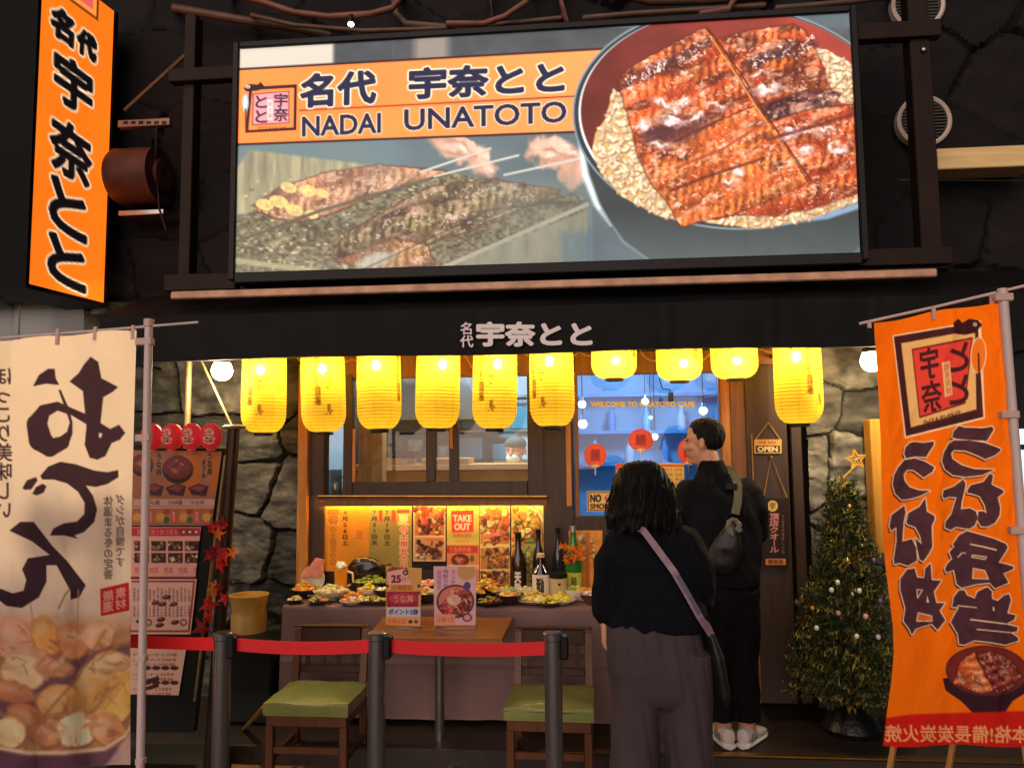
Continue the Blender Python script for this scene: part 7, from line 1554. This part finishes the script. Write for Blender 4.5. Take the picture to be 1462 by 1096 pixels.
b = MB(); pbox(b, 1036, 690, 1053, 699, YMn-.15, .02, .003); obj('buckle', b, m_black, ms_)
b = MB(); gq = np.random.default_rng(4); kc = np.array([mx_(1038, 744), YMn-.17, mz(744)])
for k in range(9): a = gq.uniform(0, 6.28); b.tube([kc+[.02*cos(a), -.01, .02*sin(a)], kc+[.035*cos(a+.6), -.02, .04*sin(a+.6)-.01], kc+[.045*cos(a+1.4), -.005, .06*sin(a+1.2)-.03]], [.012, .011, .006], 6)
obj('knot', fuse(b, .005, 2), M('knot_cloth', (120, 112, 92), .7, var=.4, scale=30), sb, True)
b = MB(); rings(b, [(mz(812), mx_(1020, 800), YMn-.165, .06, .012), (mz(800), mx_(1022, 800), YMn-.17, .09, .03), (mz(775), mx_(1028, 775), YMn-.172, .085, .034), (mz(752), mx_(1034, 752), YMn-.168, .05, .026), (mz(742), mx_(1037, 742), YMn-.165, .02, .012)])
obj('pouch', fuse(b, .007, 3, wrinkles(7, .007, 14, 12)), M('black_pouch', (24, 24, 26), .45, var=.2), sb, True)
obj('lower_strap', ribbon([(mx_(1010, 792), YMn-.17, mz(790)), (mx_(990, 806), YMn-.15, mz(806)), (mx_(972, 812), YMn-.10, mz(812))], .012, .003), m_black, sb)

# --- cook behind the window
YC = 5.75; kx = lambda px, py: XW(px, YC, py); kz = lambda py: ZW(py, YC, 735)
ck = thing('person', 'cook in pale cap and white mask standing inside the kitchen window', 'person', (kx(735, 680), YC+.3, .1)); YC = 6.0
b = MB(); hk = np.array([kx(736, 641), YC, kz(643)]); PK = head(b, hk, radians(-110), .95); cap(b, hk+[0, 0, -.08], hk+[0, 0, -.2], .055, .06)
rings(b, [(.75, hk[0], YC, .15, .1), (hk[2]-.45, hk[0], YC, .15, .1), (hk[2]-.25, hk[0], YC, .18, .09), (hk[2]-.18, hk[0], YC, .09, .06)])
for s in (-1, 1):
    w = np.array([hk[0]+s*.12, YC-.26, hk[2]-.4]); limb(b, [(hk[0]+s*.19, YC, hk[2]-.26), (hk[0]+s*.24, YC-.05, hk[2]-.48), tuple(w)], [.05, .045, .03]); hand(b, w, (-s*.3, -1, -.2), (-s, 0, .4), (0, 0, -1), .6); limb(b, [(hk[0]+s*.08, YC, .8), (hk[0]+s*.09, YC, .45), (hk[0]+s*.09, YC, .18)], [.08, .06, .045])
obj('body', fuse(b, .007, 3), m_skin, ck, True)
b = MB(); rings(b, [(hk[2]-.85, hk[0], YC, .18, .13), (hk[2]-.5, hk[0], YC, .18, .13), (hk[2]-.27, hk[0], YC, .2, .11), (hk[2]-.17, hk[0], YC, .11, .08), (hk[2]-.14, hk[0], YC, .075, .07)])
for s in (-1, 1): limb(b, [(hk[0]+s*.18, YC, hk[2]-.25), (hk[0]+s*.24, YC-.05, hk[2]-.46), (hk[0]+s*.15, YC-.22, hk[2]-.41)], [.075, .062, .045])
obj('work_shirt', fuse(b, .01, 4, wrinkles(23, .008)), M('navy_shirt', (60, 66, 84), .7), ck, True)
b = MB(); rings(b, [(.14, hk[0]-.09, YC, .08, .09), (.6, hk[0]-.09, YC, .09, .1), (.85, hk[0]-.05, YC, .12, .12)]); rings(b, [(.14, hk[0]+.09, YC, .08, .09), (.6, hk[0]+.09, YC, .09, .1), (.85, hk[0]+.05, YC, .12, .12)]); obj('trousers', fuse(b, .012, 3), m_black, ck, True)
b = MB(); b.ell(hk+[0, .008, .05], (.087, .1, .065), 20, 12); obj('cap', b, M('pale_cap', (92, 92, 84), .8), ck, True)
b = MB(); b.ell(PK(.055, 0, -.065), (.055, .05, .045), 16, 10); obj('face_mask', b, M('white_mask', (226, 226, 224), .8), ck, True)
b = MB()
for s in (-1, 1): b.box(hk[0]+s*.09-.045, hk[0]+s*.09+.045, YC-.16, YC+.09, .102, .18, .02)
obj('shoe', b, m_black, ck)
